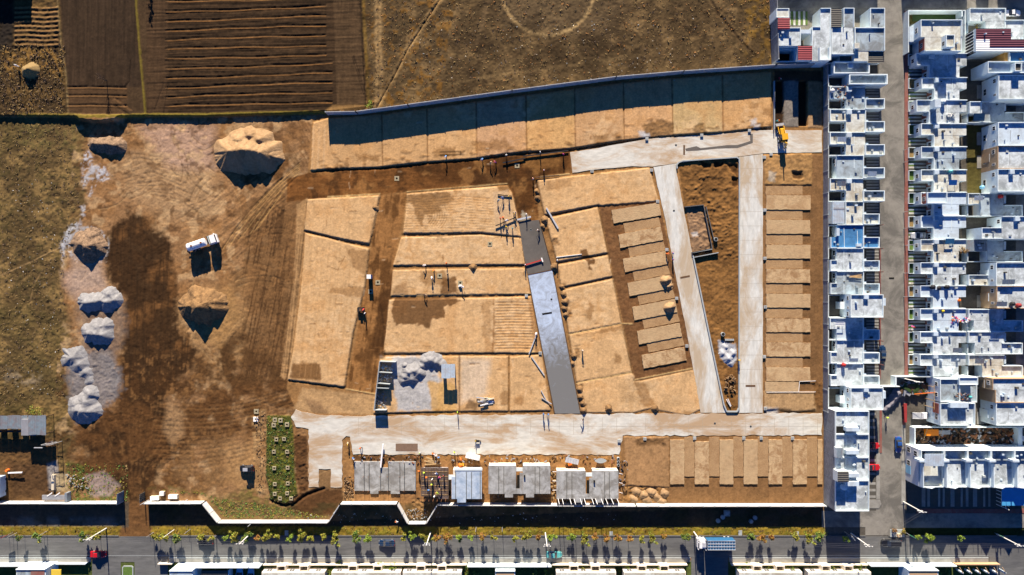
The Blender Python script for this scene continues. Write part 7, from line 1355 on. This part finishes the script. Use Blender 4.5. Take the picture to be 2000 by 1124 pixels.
def trunkmesh(h, r, seed, rx):
    rnd = random.Random(seed); b = MB(); b.tube((0, 0, 0), (.03, .02, h * .55), r, r * .7, n=6); b.tube((.03, .02, h * .55), (0, 0, h * .95), r * .7, r * .2, n=5)
    for k in range(5): a = rnd.uniform(0, 6.28); z = h * rnd.uniform(.45, .7); b.tube((.02, .01, z), (rx * .7 * math.cos(a), rx * .7 * math.sin(a), z + rnd.uniform(.3, .8)), r * .4, r * .12, n=4)
    return b.mesh('trunk', 'bark')
TREE = {}
for ci, cm in enumerate((('leaf_yellow', 'leaf_lime'), ('leaf_green', 'leaf_yellow'), ('leaf_orange', 'leaf_yellow'), ('leaf_lime', 'leaf_green'))):
    for v in range(3):
        t = thing('street_tree', 'x', 'tree'); link('trunk', trunkmesh(3.3, .06, v, .7), t); link('crown', leafmesh('crown', cm, (.72, .98, 1.2)[v], (.9, 1.1, 1.25)[v], (420, 700, 950)[v], 2.35, .22, 10 * ci + v), t); TREE[(ci, v)] = t
tl = [(36, 1, 0), (74, 1, 1), (162, 1, 1), (186, 0, 2), (304, 0, 2), (326, 0, 1), (345, 1, 2), (392, 0, 1), (414, 0, 0), (439, 3, 0), (459, 0, 2), (480, 1, 2), (503, 2, 0), (521, 0, 2), (543, 0, 1), (567, 3, 0), (589, 0, 2), (609, 0, 1), (634, 0, 1), (654, 0, 2), (696, 1, 2), (719, 3, 1), (789, 0, 0), (806, 3, 1), (830, 0, 2), (851, 2, 1), (872, 2, 2), (896, 3, 1), (920, 3, 0), (943, 2, 1), (963, 0, 0), (1008, 0, 1), (1028, 0, 2), (1052, 2, 0), (1075, 3, 1), (1118, 3, 2), (1141, 0, 2), (1162, 2, 1), (1185, 2, 1), (1205, 2, 1), (1229, 2, 0), (1252, 0, 1), (1273, 0, 2), (1296, 2, 1), (1342, 1, 2), (1466, 1, 2), (1489, 2, 2), (1508, 2, 0), (1556, 0, 2), (1579, 0, 2), (1598, 1, 2), (1650, 3, 0), (1793, 3, 0), (1815, 3, 1), (1878, 3, 0)]
used = set(); cn = ('yellow-green', 'mixed green', 'orange-tinged', 'bright green'); sz = ('slender', 'bushy', 'broad')
for i, (x, c, v) in enumerate(tl):
    src = TREE[(c, v)]
    if (c, v) in used: o = src.copy(); COL.objects.link(o); [(lambda q: (COL.objects.link(q), setattr(q, 'parent', o)))(ch.copy()) for ch in src.children]
    else: o = src; used.add((c, v))
    f = 1 - .013 * 0; y = 1044 + random.uniform(-1, 1); o.location = (*G(1000 + (x - 1000) * .987, y), .05); o.rotation_euler = (0, 0, random.uniform(0, 6)); s = random.uniform(.88, 1.12); o.scale = (s, s, s * random.uniform(.95, 1.08))
    o['label'] = '%s young street tree with %s crown, %s from the left along the avenue' % (sz[v], cn[c], nth(i)); o['group'] = 'young street trees along the avenue verge'
for k_, o in TREE.items():
    if k_ not in used: [bpy.data.objects.remove(c) for c in list(o.children)]; bpy.data.objects.remove(o)
def bush(px, py, r, m, label, z=0, h=None, n=260, seed=1, cat='shrub', name='shrub', group=None):
    h = h or r; t = thing(name, label, cat, (*G(px, py), z), group=group); link('foliage', leafmesh('foliage', m, r, h * .6, n, h * .7, .16, seed), t); b = MB(); [b.tube((0, 0, 0), (random.uniform(-r, r) * .6, random.uniform(-r, r) * .6, h), .04, .02, n=4) for _ in range(4)]; b.build('stem', 'bark', t); return t
BX = [1262, 1290, 1318, 1240, 1448, 1500, 1542, 1580, 1040, 1062, 1022, 1140, 1672, 1622, 740, 770, 912, 645, 1826, 1850, 660, 1225, 930]
for i, (x, y, r) in enumerate(((1262, 1114, 1.2), (1290, 1113, 1.5), (1318, 1113, 1.0), (1240, 1112, 1.2), (1448, 1110, 1.2), (1500, 1108, 1.1), (1542, 1110, 1.3), (1580, 1112, 1.2), (1040, 1118, 1.6), (1062, 1119, 1.3), (1022, 1113, .8), (1140, 1110, 1.2), (1672, 1108, 1.2), (1622, 1110, 1.1), (740, 1106, 1.6), (770, 1108, 1.3), (912, 1112, 1.2), (645, 1114, 1.1), (1826, 1114, 1.0), (1850, 1116, 1.0), (660, 1100, .9), (1225, 1108, .9), (930, 1119, 1.2))):
    bush(x, y, r, ('leaf_green', 'leaf_yellow') if i % 3 else ('leaf_lime', 'leaf_green'), 'green garden shrub south of the avenue, %s shrub from the left' % nth(sorted(BX).index(x)), seed=i + 50, group='garden shrubs behind the south front walls')
for i, (x, y, r, m, l) in enumerate(((1744, 1036, .9, ('leaf_orange', 'dry_straw'), 'brown shrub at the left end of the small planted bed'), (1763, 1038, .9, ('leaf_yellow', 'leaf_orange'), 'yellow-green shrub at the right end of the small planted bed'), (80, 806, 1.6, ('leaf_yellow', 'leaf_green'), 'large weed bush behind the sheet-roofed shed'), (62, 802, 1.2, ('leaf_yellow', 'leaf_green'), 'smaller weed bush left of the shed post'), (1602, 1041, 1.6, ('leaf_lime', 'leaf_yellow'), 'big bright shrub at the end of the verge next to the driveway'), (724, 207, 1.1, ('leaf_lime', 'leaf_yellow'), 'bright bush at the west end of the north wall'), (1925, 150, 1.4, ('leaf_green', 'leaf_dark'), 'dark shrub in the courtyard below the maroon roof'), (1906, 48, 1.4, ('leaf_yellow', 'leaf_orange'), 'yellow shrub in the small yard by the pale cracked roof'))): bush(x, y, r, m, l, seed=80 + i, z=.5 if y < 230 and x < 800 else 0)
bush(1868, 490, 1.3, ('dry_straw', 'leaf_orange'), 'heap of dry brush lying on a flat roof of the east row', z=3.1, h=.7, seed=99, name='brush_heap', cat='brush heap')
# leafless tree in the ploughed field
t = thing('bare_tree', 'leafless tree with thin trunk standing in the ploughed field at the left', 'tree', (*G(212, 160), .75)); MB().tube((0, 0, 0), (.1, 0, 2.6), .12, .08, n=6).build('trunk', 'bark', t); b = MB(); rnd = random.Random(5)
for k in range(46): a = rnd.uniform(0, 6.28); z = rnd.uniform(1.4, 3.4); r_ = rnd.uniform(.4, 1.5); b.tube((.05, 0, z - .4), (r_ * math.cos(a), r_ * math.sin(a), z + rnd.uniform(.2, 1.0)), .03, .01, n=4)
b.build('crown', 'bark', t)
t = thing('cypress_tree', 'tall narrow tree just north of the frame, its long shade entering the brown field', 'tree', (*G(294, -52), .75)); link('crown', leafmesh('crown', ('leaf_dark', 'leaf_green'), .7, 3.4, 900, 2.9, .18, 7, clumps=26), t); MB().tube((0, 0, 0), (0, 0, 5), .15, .05, n=6).build('trunk', 'bark', t)
# dry tufts scattered over scrub and verges (nobody could count them)
def scatter(label, name, polys, n, m, size, seed, zoff=0, h=.35, cat='dry grass'):
    rnd = random.Random(seed); vs = []; fs = []; ms = []
    ars = [(max(p[0] for p in q) - min(p[0] for p in q)) * (max(p[1] for p in q) - min(p[1] for p in q)) for q in polys]
    for k in range(n):
        q = rnd.choices(polys, ars)[0]; x0, x1 = min(p[0] for p in q), max(p[0] for p in q); y0, y1 = min(p[1] for p in q), max(p[1] for p in q)
        for _ in range(8):
            x, y = rnd.uniform(x0, x1), rnd.uniform(y0, y1); ins = False
            for a, c in zip(q, q[1:] + q[:1]):
                if (a[1] > y) != (c[1] > y) and x < (c[0] - a[0]) * (y - a[1]) / (c[1] - a[1]) + a[0]: ins = not ins
            if ins: break
        else: continue
        X, Y = G(x, y); i_ = int(np.searchsorted(xs, X)); j_ = int(np.searchsorted(ys, Y)); z = float(Z[min(j_, len(ys) - 1), min(i_, len(xs) - 1)]) - .03
        s = size * rnd.choice((.6, .8, 1, 1, 1.5)) ; mi = rnd.randrange(len(m))
        for l in range(6):
            a = rnd.uniform(0, 6.28); r_ = s * rnd.uniform(.4, 1); o = len(vs); ox, oy = rnd.uniform(-.3, .3) * s, rnd.uniform(-.3, .3) * s
            vs += [(X + ox - .25 * s * math.sin(a), Y + oy + .25 * s * math.cos(a), z), (X + ox + .25 * s * math.sin(a), Y + oy - .25 * s * math.cos(a), z), (X + ox + r_ * math.cos(a), Y + oy + r_ * math.sin(a), z + h * s * rnd.uniform(.8, 1.8))]; fs.append((o, o + 1, o + 2)); ms.append(mi)
    b = MB(); b.v = vs; b.f = fs; b.m = ms; return stuff(name, b, m, label, cat)
SCR = [(718, -20), (1500, -20), (1504, 122), (1200, 148), (1000, 172), (800, 204), (722, 214)]
scatter('dry yellow-brown scrub tufts covering the field north of the boundary wall', 'dry_scrub', [SCR], 2600, ('dry_straw', 'bark', 'dry_straw', 'leaf_orange'), .34, 3, h=.4)
scatter('dry maize stubble and weeds in the north west corner field', 'stubble', [rect(-20, 90, 130, 225)], 1100, ('dry_straw', 'bark'), .38, 4, h=.5); scatter('rough olive grass along the left edge of the site', 'rough_grass', [[(-20, 236), (150, 240), (155, 400), (125, 520), (128, 780), (-20, 800)]], 2600, ('dry_straw', 'bark', 'dry_straw'), .28, 5, h=.4)
scatter('yellow-green grass strip along the avenue verge', 'verge_grass', [rect(-20, 1030, 238, 1046), rect(296, 1030, 1620, 1046)], 1200, ('dry_straw', 'leaf_yellow', 'dry_straw', 'bark'), .26, 6, h=.45, cat='grass'); scatter('green weeds growing between the stored concrete collars', 'green_weeds', [GR], 900, ('leaf_green', 'leaf_dark', 'dry_straw'), .30, 7, cat='weeds')
scatter('weeds along the inside of the southern wall', 'wall_weeds', [[(292, 955), (400, 962), (440, 1012), (640, 1010), (600, 1000), (520, 985), (430, 972)], rect(130, 905, 250, 980)], 1300, ('leaf_green', 'leaf_yellow', 'dry_straw'), .36, 8, cat='weeds')

# ------------------------------------------------------------ people
def bodymesh(pose):
    J = {}; E = []
    def j(n, p, r, par=None):
        J[n] = (len(J), p, r)
        if par: E.append((J[par][0], J[n][0]))
    lean, st, aw = {'stand': (0, .10, 0), 'walk': (.06, .30, .25), 'bend': (.55, .14, .6)}[pose]
    top = 1.0 - (.12 if pose == 'bend' else 0); hz = .92 - (.10 if pose == 'bend' else 0)
    j('pel', (0, 0, hz), .15); ch = (lean * .6, 0, hz + .42 - lean * .2); j('waist', (lean * .25, 0, hz + .16), .13, 'pel'); j('chest', ch, .165, 'waist'); nk = (lean * .85, 0, hz + .56 - lean * .35); j('neck', nk, .06, 'chest')
    hd = (nk[0] + .05 + lean * .1, 0, nk[2] + .15 - lean * .06); j('head', hd, .095, 'neck'); j('crown', (hd[0] - .01, 0, hd[2] + .09), .08, 'head'); j('nose', (hd[0] + .11, 0, hd[2]), .022, 'head')
    for s, sn in ((1, 'L'), (-1, 'R')):
        j('hip' + sn, (0, s * .09, hz - .06), .10, 'pel'); j('kn' + sn, (st * s * .55 + (.10 if pose == 'bend' else 0), s * .11, .49), .068, 'hip' + sn); j('an' + sn, (st * s * .9, s * .11, .09), .045, 'kn' + sn); j('toe' + sn, (st * s * .9 + .18, s * .12, .04), .04, 'an' + sn)
        j('sh' + sn, (ch[0] + .02, s * .19, ch[2] + .05), .065, 'chest'); el = (ch[0] + .04 + aw * .25 * (1 if s > 0 or pose == 'bend' else -1), s * .25, ch[2] - .22); j('el' + sn, el, .045, 'sh' + sn); wr = (el[0] + .06 + aw * .35, s * .24, el[2] - .20 + aw * .05); j('wr' + sn, wr, .03, 'el' + sn); j('pm' + sn, (wr[0] + .03, wr[1], wr[2] - .06), .034, 'wr' + sn)
        for k in range(4): j('f%d%s' % (k, sn), (wr[0] + .02 + .018 * k, wr[1] + .006 * k, wr[2] - (.135, .145, .14, .12)[k]), .009, 'pm' + sn)
        j('th' + sn, (wr[0] + .09, wr[1] - s * .01, wr[2] - .09), .010, 'pm' + sn)
    me = bpy.data.meshes.new('person_body'); vs = [v[1] for v in J.values()]; me.from_pydata(vs, E, []); ob = bpy.data.objects.new('tmp', me); COL.objects.link(ob)
    md = ob.modifiers.new('skin', 'SKIN'); 
    if not me.skin_vertices: 
        bm = bmesh.new(); bm.from_mesh(me); bm.verts.layers.skin.verify(); bm.to_mesh(me); bm.free()
    for i, (k, p, r) in enumerate(J.values()): sv = me.skin_vertices[0].data[i]; sv.radius = (r, r); sv.use_root = (i == 0)
    dg = bpy.context.evaluated_depsgraph_get(); out = bpy.data.meshes.new_from_object(ob.evaluated_get(dg)); bpy.data.objects.remove(ob); return out, hd, nk[2], hz
BODY = {p: bodymesh(p) for p in ('stand', 'walk', 'bend')}; PM = {}
def person(px, py, pose, shirt, pants, hat, rz, label, z=None):
    key = (pose, shirt, pants)
    if key not in PM:
        src, hd, nz, hz = BODY[pose]; me = src.copy(); me.materials.clear()
        for m in ('cloth_' + shirt, 'cloth_' + pants, 'skin', 'rubber'): me.materials.append(M(m))
        for p in me.polygons:
            c = p.center; p.material_index = 3 if c.z < .10 else 1 if c.z < hz + .02 and abs(c.y) < .2 else 2 if (c.z > nz + .02 and abs(c.y) < .12) or (abs(c.y) > .2 and c.z < hz + .08) else 0
        PM[key] = me
    hd = BODY[pose][1]; zz = zat(px, py) if z is None else z; t = thing('person', label, 'person', (*G(px, py), zz), rz=rz); link('body', PM[key], t)
    k2 = ('hat', hat, pose)
    if k2 not in PM: b = MB(); b.tube((hd[0], 0, hd[2] + .05), (hd[0], 0, hd[2] + .16), .13, .09, n=12); b.tube((hd[0] + .03, 0, hd[2] + .045), (hd[0] + .03, 0, hd[2] + .065), .19 if hat == 'tan' else .15, n=12); PM[k2] = b.mesh('hard_hat', 'cloth_' + hat)
    link('hat' if hat == 'tan' else 'hard_hat', PM[k2], t); return t
PP = [(1055, 299, 'stand', 'white', 'jeans', 'white', 'worker in white standing at the upper long beam of the earth road'), (1062, 334, 'stand', 'red', 'dark', 'white', 'worker with red shirt and white hat south of the earth road'), (1041, 350, 'walk', 'white', 'jeans', 'orange', 'worker beside the left end of the junction beam'), (1100, 303, 'stand', 'magenta', 'dark', 'magenta', 'worker in pink at the west end of the new concrete'), (969, 319, 'bend', 'magenta', 'dark', 'red', 'bending worker in pink at the northern lot edge'), (957, 321, 'bend', 'tan', 'dark', 'tan', 'bending worker in tan at the northern lot edge'),
      (989, 305, 'stand', 'white', 'dark', 'white', 'worker in white on the northern lot edge'), (872, 306, 'bend', 'blue', 'dark', 'white', 'lone worker on the northern lot edge further left'), (943, 311, 'bend', 'blue', 'jeans', 'blue', 'worker in blue at the northern trench'), (994, 385, 'stand', 'tan', 'dark', 'yellow', 'worker at the right end of the short dark beam'), (983, 390, 'bend', 'blue', 'jeans', 'blue', 'worker in light blue shovelling, right of a pair'), (972, 395, 'bend', 'teal', 'jeans', 'blue', 'worker in blue shovelling, left of a pair'),
      (1003, 415, 'bend', 'tan', 'dark', 'tan', 'worker stooping at the west edge of the fresh slab, left of two'), (1007, 415, 'bend', 'white', 'dark', 'yellow', 'worker stooping at the west edge of the fresh slab, right of two'), (1028, 420, 'stand', 'white', 'dark', 'white', 'worker standing behind the screed board'), (977, 428, 'stand', 'red', 'dark', 'red', 'worker in red holding the carried dark beam'), (984, 429, 'bend', 'orange', 'dark', 'orange', 'worker in orange beside the carried dark beam'), (987, 432, 'bend', 'white', 'jeans', 'blue', 'worker in white and blue at the carried dark beam'),
      (989, 444, 'stand', 'yellow', 'dark', 'yellow', 'worker in yellow left of the fresh slab'), (1001, 447, 'stand', 'teal', 'dark', 'teal', 'worker in green by the orange board'), (1053, 453, 'bend', 'dark', 'dark', 'white', 'worker kneeling on the fresh slab near its right edge'), (1026, 518, 'stand', 'red', 'dark', 'white', 'worker at the left end of the red screed bar'), (1088, 509, 'stand', 'white', 'dark', 'white', 'worker holding the thin white pipe right of the road'), (873, 515, 'stand', 'orange', 'dark', 'orange', 'worker in orange at the ditch between middle lots'),
      (848, 527, 'bend', 'orange', 'jeans', 'yellow', 'worker in orange bending on the fourth lot'), (844, 541, 'bend', 'white', 'dark', 'white', 'worker in white bending left of the manhole ring'), (875, 535, 'stand', 'dark', 'dark', 'dark' if False else 'tan', 'dark clothed worker right of the manhole ring'), (832, 518, 'bend', 'white', 'dark', 'white', 'worker in white crouching on the third ditch'), (902, 562, 'bend', 'white', 'jeans', 'white', 'worker by white sacks on the fourth lot'), (829, 577, 'bend', 'dark', 'dark', 'tan', 'worker crouched at the shaded edge of the wide lot'),
      (712, 603, 'bend', 'red', 'dark', 'red', 'worker with red hat at the cart beside the long left lot'), (714, 612, 'stand', 'white', 'dark', 'white', 'worker in white behind the cart beside the long left lot'), (1047, 650, 'bend', 'white', 'dark', 'white', 'worker at the top end of the slanting channel'), (1137, 684, 'stand', 'white', 'dark', 'tan', 'lone worker standing on the sand lot right of the cured road'), (1300, 496, 'bend', 'orange', 'dark', 'orange', 'worker in orange digging at the end of a slanted pad'), (1313, 495, 'walk', 'magenta', 'dark', 'blue', 'upper worker of a pair on the sloping street kerb'),
      (1313, 507, 'walk', 'blue', 'dark', 'magenta', 'lower worker of a pair on the sloping street kerb'), (894, 804, 'stand', 'hiviz', 'jeans', 'hiviz', 'worker in lime vest at the north edge of the main site road'), (1061, 808, 'walk', 'blue', 'jeans', 'blue', 'worker in blue walking on the main road, left of two'), (1070, 808, 'walk', 'blue', 'dark', 'blue', 'worker in blue walking on the main road, right of two'), (1139, 818, 'bend', 'dark', 'dark', 'white', 'worker bending on the main road below the cured road'), (706, 874, 'walk', 'orange', 'dark', 'orange', 'worker in orange vest walking on the main road above the ground slab'),
      (681, 863, 'bend', 'tan', 'dark', 'yellow', 'worker digging beside the stub road bend'), (821, 883, 'stand', 'white', 'teal' if False else 'jeans', 'hiviz', 'worker with lime hat left of the plank pile'), (888, 882, 'stand', 'hiviz', 'dark', 'hiviz', 'worker in lime vest above the bluish slab'), (929, 859, 'stand', 'dark', 'dark', 'yellow', 'worker with a pushcart on the main road'), (845, 884, 'bend', 'orange', 'dark', 'white', 'worker in orange among the planks'), (850, 888, 'bend', 'white', 'jeans', 'white', 'worker in white among the planks'), (857, 892, 'stand', 'blue', 'jeans', 'blue', 'worker in light blue at the right of the planks'),
      (900, 893, 'bend', 'orange', 'dark', 'orange', 'worker leaning over the orange mixer'), (1441, 703, 'stand', 'yellow', 'dark', 'yellow', 'worker with yellow hat at the east kerb of the park'), (1520, 153, 'bend', 'red', 'dark', 'white', 'worker in the dark trench at its upper end'), (1517, 236, 'bend', 'teal', 'dark', 'orange', 'worker with orange hat in the dark trench near the backhoe'), (690, 893, 'bend', 'blue', 'dark', 'white', 'worker in blue at the upper left corner of the ground slab'), (819, 918, 'stand', 'orange', 'dark', 'orange', 'worker in orange beside the left edge of the formwork deck'), (778, 1018, 'bend', 'white', 'jeans', 'orange', 'person in white in the shade outside the zigzag wall'),
      (1729, 815, 'walk', 'hiviz', 'dark', 'hiviz', 'person in lime vest beside the long dusty heap in the street'), (1777, 637, 'bend', 'magenta', 'dark', 'red', 'person in pink in a driveway of the east row'), (42, 133, 'stand', 'white', 'white', 'white', 'person in white standing beside the straw mound')]
for i, (x, y, p, sh, pa, ha, lab) in enumerate(PP): person(x, y, p, sh, pa, ha, random.uniform(0, 6.28), lab, z=.12 if (x, y) in ((1139, 818), (1061, 808), (1070, 808), (706, 874), (929, 859), (1053, 453), (1313, 495), (1313, 507)) else .05 if x > 1610 else None)
DK = [(829, 921, 'stand', 'hiviz', 'hiviz', 'lime vested worker at the upper left of the formwork deck'), (834, 930, 'walk', 'orange', 'orange', 'orange vested worker in the upper middle of the deck'), (845, 934, 'stand', 'white', 'white', 'worker in white at the centre of the deck'), (844, 944, 'stand', 'hiviz', 'yellow', 'worker in lime in the middle of the deck'), (857, 933, 'bend', 'magenta', 'red', 'worker in pink right of the deck centre'), (867, 926, 'stand', 'dark', 'red', 'dark clothed worker at the upper right of the deck'), (849, 967, 'stand', 'white', 'white', 'worker in white at the lower edge of the deck'), (856, 963, 'bend', 'hiviz', 'yellow', 'worker in yellow crouching at the lower right of the deck'), (862, 950, 'bend', 'dark', 'tan', 'dark worker crouching right of centre on the deck'), (838, 955, 'stand', 'blue', 'blue', 'worker in blue at the lower left of the deck'), (855, 925, 'bend', 'blue', 'white', 'worker in blue bending near the upper beam of the deck')]
for x, y, p, sh, ha, lab in DK: X, Y = GH(x, y, 2.9); o = person(x, y, p, sh, 'dark', ha, random.uniform(0, 6), lab, z=2.98); o.location = (X, Y, 2.98)
t = thing('wheelbarrow', 'wheelbarrow with dark load pushed on the main site road', 'wheelbarrow', (*G(934, 861), .12)); MB().box(-.5, -.3, .4, .4, .3, .65).build('tray', 'tank_black', t); MB().tube((.6, -.05, .2), (.6, .05, .2), .2, n=10).build('wheel', 'rubber', t); [MB().tube((-.5, s * .25, .5), (-1.2, s * .28, .7), .03, n=5).build('handle', 'wood', t) for s in (-1, 1)]
t = thing('hand_cart', 'dark loaded cart at the east edge of the long left lot', 'cart', (*G(706, 605), 0)); MB().box(-1.0, -.6, .5, 1.0, .6, .9).build('bed', 'tank_black', t); [MB().tube((x, s * .6, .3), (x, s * .7, .3), .3, n=10).build('wheel', 'rubber', t) for x in (-.6, .6) for s in (-1, 1)]; MB().box(-.4, -.4, .9, .3, .3, 1.3).build('load', 'wood_dark', t)
t = thing('sack_pile', 'small pile of white sacks beside the manhole ring on the fourth lot', 'sacks', (*G(899, 559), .2)); [MB().box(-.5 + .15 * k, -.3 + .1 * k, .2 * k, .3 + .1 * k, .2 + .1 * k, .2 * k + .18).build('sack', 'white_paint', t) for k in range(3)]
# covered load in the closed street: long grey dusty heap
pile('long grey tarpaulin-covered heap lying diagonally at the end of the street', [(1752, 768, 1.6), (1745, 778, 1.5), (1740, 787, 1.3), (1733, 795, 1.1), (1728, 801, .8)], 'gravel_dark', cat='covered heap', name='covered_heap', slope=1.3, rough=.2)
t = thing('red_flatbed', 'long thin red frame at the right kerb beside the tall houses', 'trailer', (*G(1765, 806), .1), rz=R(90)); MB().box(-2.6, -.45, .5, 2.6, .45, .7).build('bed', 'sign_red', t); [MB().tube((x, s * .4, .3), (x, s * .5, .3), .28, n=10).build('wheel', 'rubber', t) for x in (-1.5, 1.5) for s in (-1, 1)]
t = thing('pole_scaffold', 'scaffold of pale poles against the west wall of the tall workshop house', 'scaffold', (*G(1812, 775), 0), world=True)
for x in (1806, 1813): [MB().tube((gx(x), gy(y), 0), (gx(x), gy(y), 4.2), .07, n=6).build('pole', 'wood', t) for y in (752, 765, 778, 792)]; MB().tube((gx(x), gy(748), 4.2), (gx(x), gy(795), 4.2), .07, n=6).build('ledger', 'wood', t)
MB().bar((gx(1777), gy(768), 2.0), (gx(1812), gy(762), 4.2), .2, .15).build('orange_beam', 'cloth_orange', t)

# ------------------------------------------------------------ things standing on the roofs
for i, (x, y, z, w, d, m, l) in enumerate(((1641, 274, 2.95, 2.4, 1.3, 'sheet_blue', 'pale blue sheet box on the back roof of the third house of the row'), (1700, 341, 3.0, 2.4, 1.3, 'sheet_blue', 'pale blue sheet box by the front parapet beside a brown patch'), (1640, 360, 3.0, 2.3, 1.3, 'sheet_grey', 'grey sheet box on a cluttered back roof'), (1664, 703, 3.0, 2.4, 1.0, 'sheet_blue', 'pale sheet box low on the roof by the dark blue car'), (1637, 632, 3.0, 2.4, 1.0, 'sheet_white', 'white sheet box on the back roof below the tall middle house'), (1857, 358, 3.1, 2.2, 1.4, 'car_blue', 'bright blue canopy on the beige roof of the east row'), (1866, 684, 3.2, 2.6, 1.3, 'sheet_grey', 'grey sheet box above an open back patio'), (1909, 705, 3.1, 2.6, 1.4, 'sheet_grey', 'grey canopy on the beige roof above the barred patio'), (1907, 388, 3.1, 2.4, 1.3, 'sheet_blue', 'pale blue sheet on the small roof east of the red-panelled house'), (1908, 231, 3.1, 3.0, 2.0, 'car_navy', 'dark blue glossy sheet over a back yard'), (1851, 472, 3.1, 2.4, 1.4, 'tarp_blue', 'dark canopy casting a long triangular shadow beside the dry brush'), (1952, 594, 5.8, 2.8, 1.2, 'sheet_grey', 'grey panel at the south edge of the roof with two round lids'), (1965, 551, 5.8, 3.4, 1.3, 'sheet_grey', 'long grey-brown panel on the mottled white roof'))): solarbox(x, y, z, w, d, m, l)
for i, (x, y, z, m, l, r) in enumerate(((1626, 178, 3.0, 'galv', 'grey tank on the cluttered back roof', .55), (1842, 199, 3.1, 'white_wall', 'white cylinder tank lying on the roof of the third east house', .6), (1857, 335, 3.1, 'car_teal', 'small green tank box on the beige east roof', .45), (1822, 561, 3.1, 'tank_black', 'left dark tank along the upper parapet', .6), (1833, 563, 3.1, 'tank_black', 'middle dark tank along the upper parapet', .6), (1850, 561, 3.1, 'tank_black', 'right dark tank along the upper parapet', .55), (1874, 587, 3.1, 'cloth_orange', 'orange bucket on the back roof of the east row', .35), (1842, 608, 3.1, 'cloth_yellow', 'yellow-orange bucket near the parapet of the clothesline roof', .35), (1978, 594, 5.8, 'tank_black', 'dark round lid on the tan-walled house roof', .55), (1990, 597, 5.8, 'sign_red', 'red-brown round lid at the right edge', .6), (1648, 713, 3.1, 'cloth_red', 'red round tank on the lowest small house of the row', .5), (1955, 384, 3.1, 'cloth_red', 'red tank on the grey shaded roof', .5), (1990, 132, 6.0, 'tank_beige', 'tank inside the tall roof screen', .6), (1668, 908, 6.4, 'white_wall', 'white tank behind the dark screen of the corner block', .4), (1648, 952, 6.4, 'white_paint', 'white round dish below the dark roof screen', .8), (1895, 827, 5.8, 'white_paint', 'small white tank on the corner of the angular roof', .4), (1896, 776, 6, 'car_teal', 'green tank at the corner of the stair room', .35), (1924, 318, .2, 'car_teal', 'turquoise tank in a back yard beside the brown wall', .5), (1919, 366, .2, 'car_sky', 'blue tank in a grassy back yard', .5), (1998, 857, .2, 'white_paint', 'white tank beyond the east end of the junk yard', .7))): cistern(x, y, z, r, 1.1 if r > .4 else .6, m, l, group='roof and yard tanks')
rubblebits('loose clutter on the back roofs of the row beside the block wall', 1636, 190, 3.5, 5, 40, None, ('kerb', 'tank_black', 'rust'), z=3.0, cat='clutter'); rubblebits('tools and scrap on the workshop roof', 1853, 772, 4, 3, 60, None, ('tank_black', 'steel', 'rust'), z=5.65, cat='clutter'); rubblebits('rubble and pots on the roof of the third east house', 1842, 232, 2.2, 1, 40, None, ('kerb', 'white_paint'), z=3.1, cat='clutter'); rubblebits('clothes and pots strewn on the white roofs of the east row', 1860, 624, 5, 1.6, 60, None, ('cloth_orange', 'cloth_magenta', 'white_paint', 'cloth_blue'), z=3.1, cat='clutter')
rubblebits('white debris sprinkled through the shaded strip behind the south wall', 900, 1012, 90, 3, 90, None, ('kerb', 'white_paint'), sz=(.1, .35), z=0); rubblebits('pale stones sprinkled over the scrub field', 1100, 100, 90, 18, 160, None, ('kerb', 'tank_beige'), sz=(.1, .35), z=.5); rubblebits('pale litter sprinkled over the left grass', 60, 560, 14, 60, 110, None, ('kerb', 'white_paint'), sz=(.1, .3), z=.02)
b = MB(); [b.bar((hx(1657, 3), hy(541, 3), 3.2 + .1 * k), (hx(1682, 3), hy(537 + 3 * k, 3), 3.2 + .1 * k), .25, .08) for k in range(3)]; single('board_stack', b, 'wood', 'stack of boards lying on a stained white roof of the row', 'boards', (hx(1670, 3), hy(540, 3), 3.1))
rubblebits('boards, offcuts and clods in the dirt strip north of the rising houses', 950, 897, 72, 2.2, 200, None, ('wood_dark', 'soil_pile_dark', 'rust', 'steel'), sz=(.15, .8), z=.05, cat='offcuts')
rubblebits('offcuts and clods in the narrow gaps beside the rising houses', 1081, 945, 1.2, 8, 40, None, ('wood', 'soil_pile_dark'), sz=(.3, .9), z=.05, cat='offcuts')
rubblebits('offcuts and tubes right of the last shell house', 1217, 925, 2.5, 9, 40, None, ('wood_dark', 'soil_pile_dark', 'steel'), sz=(.2, .8), z=.05, cat='offcuts')
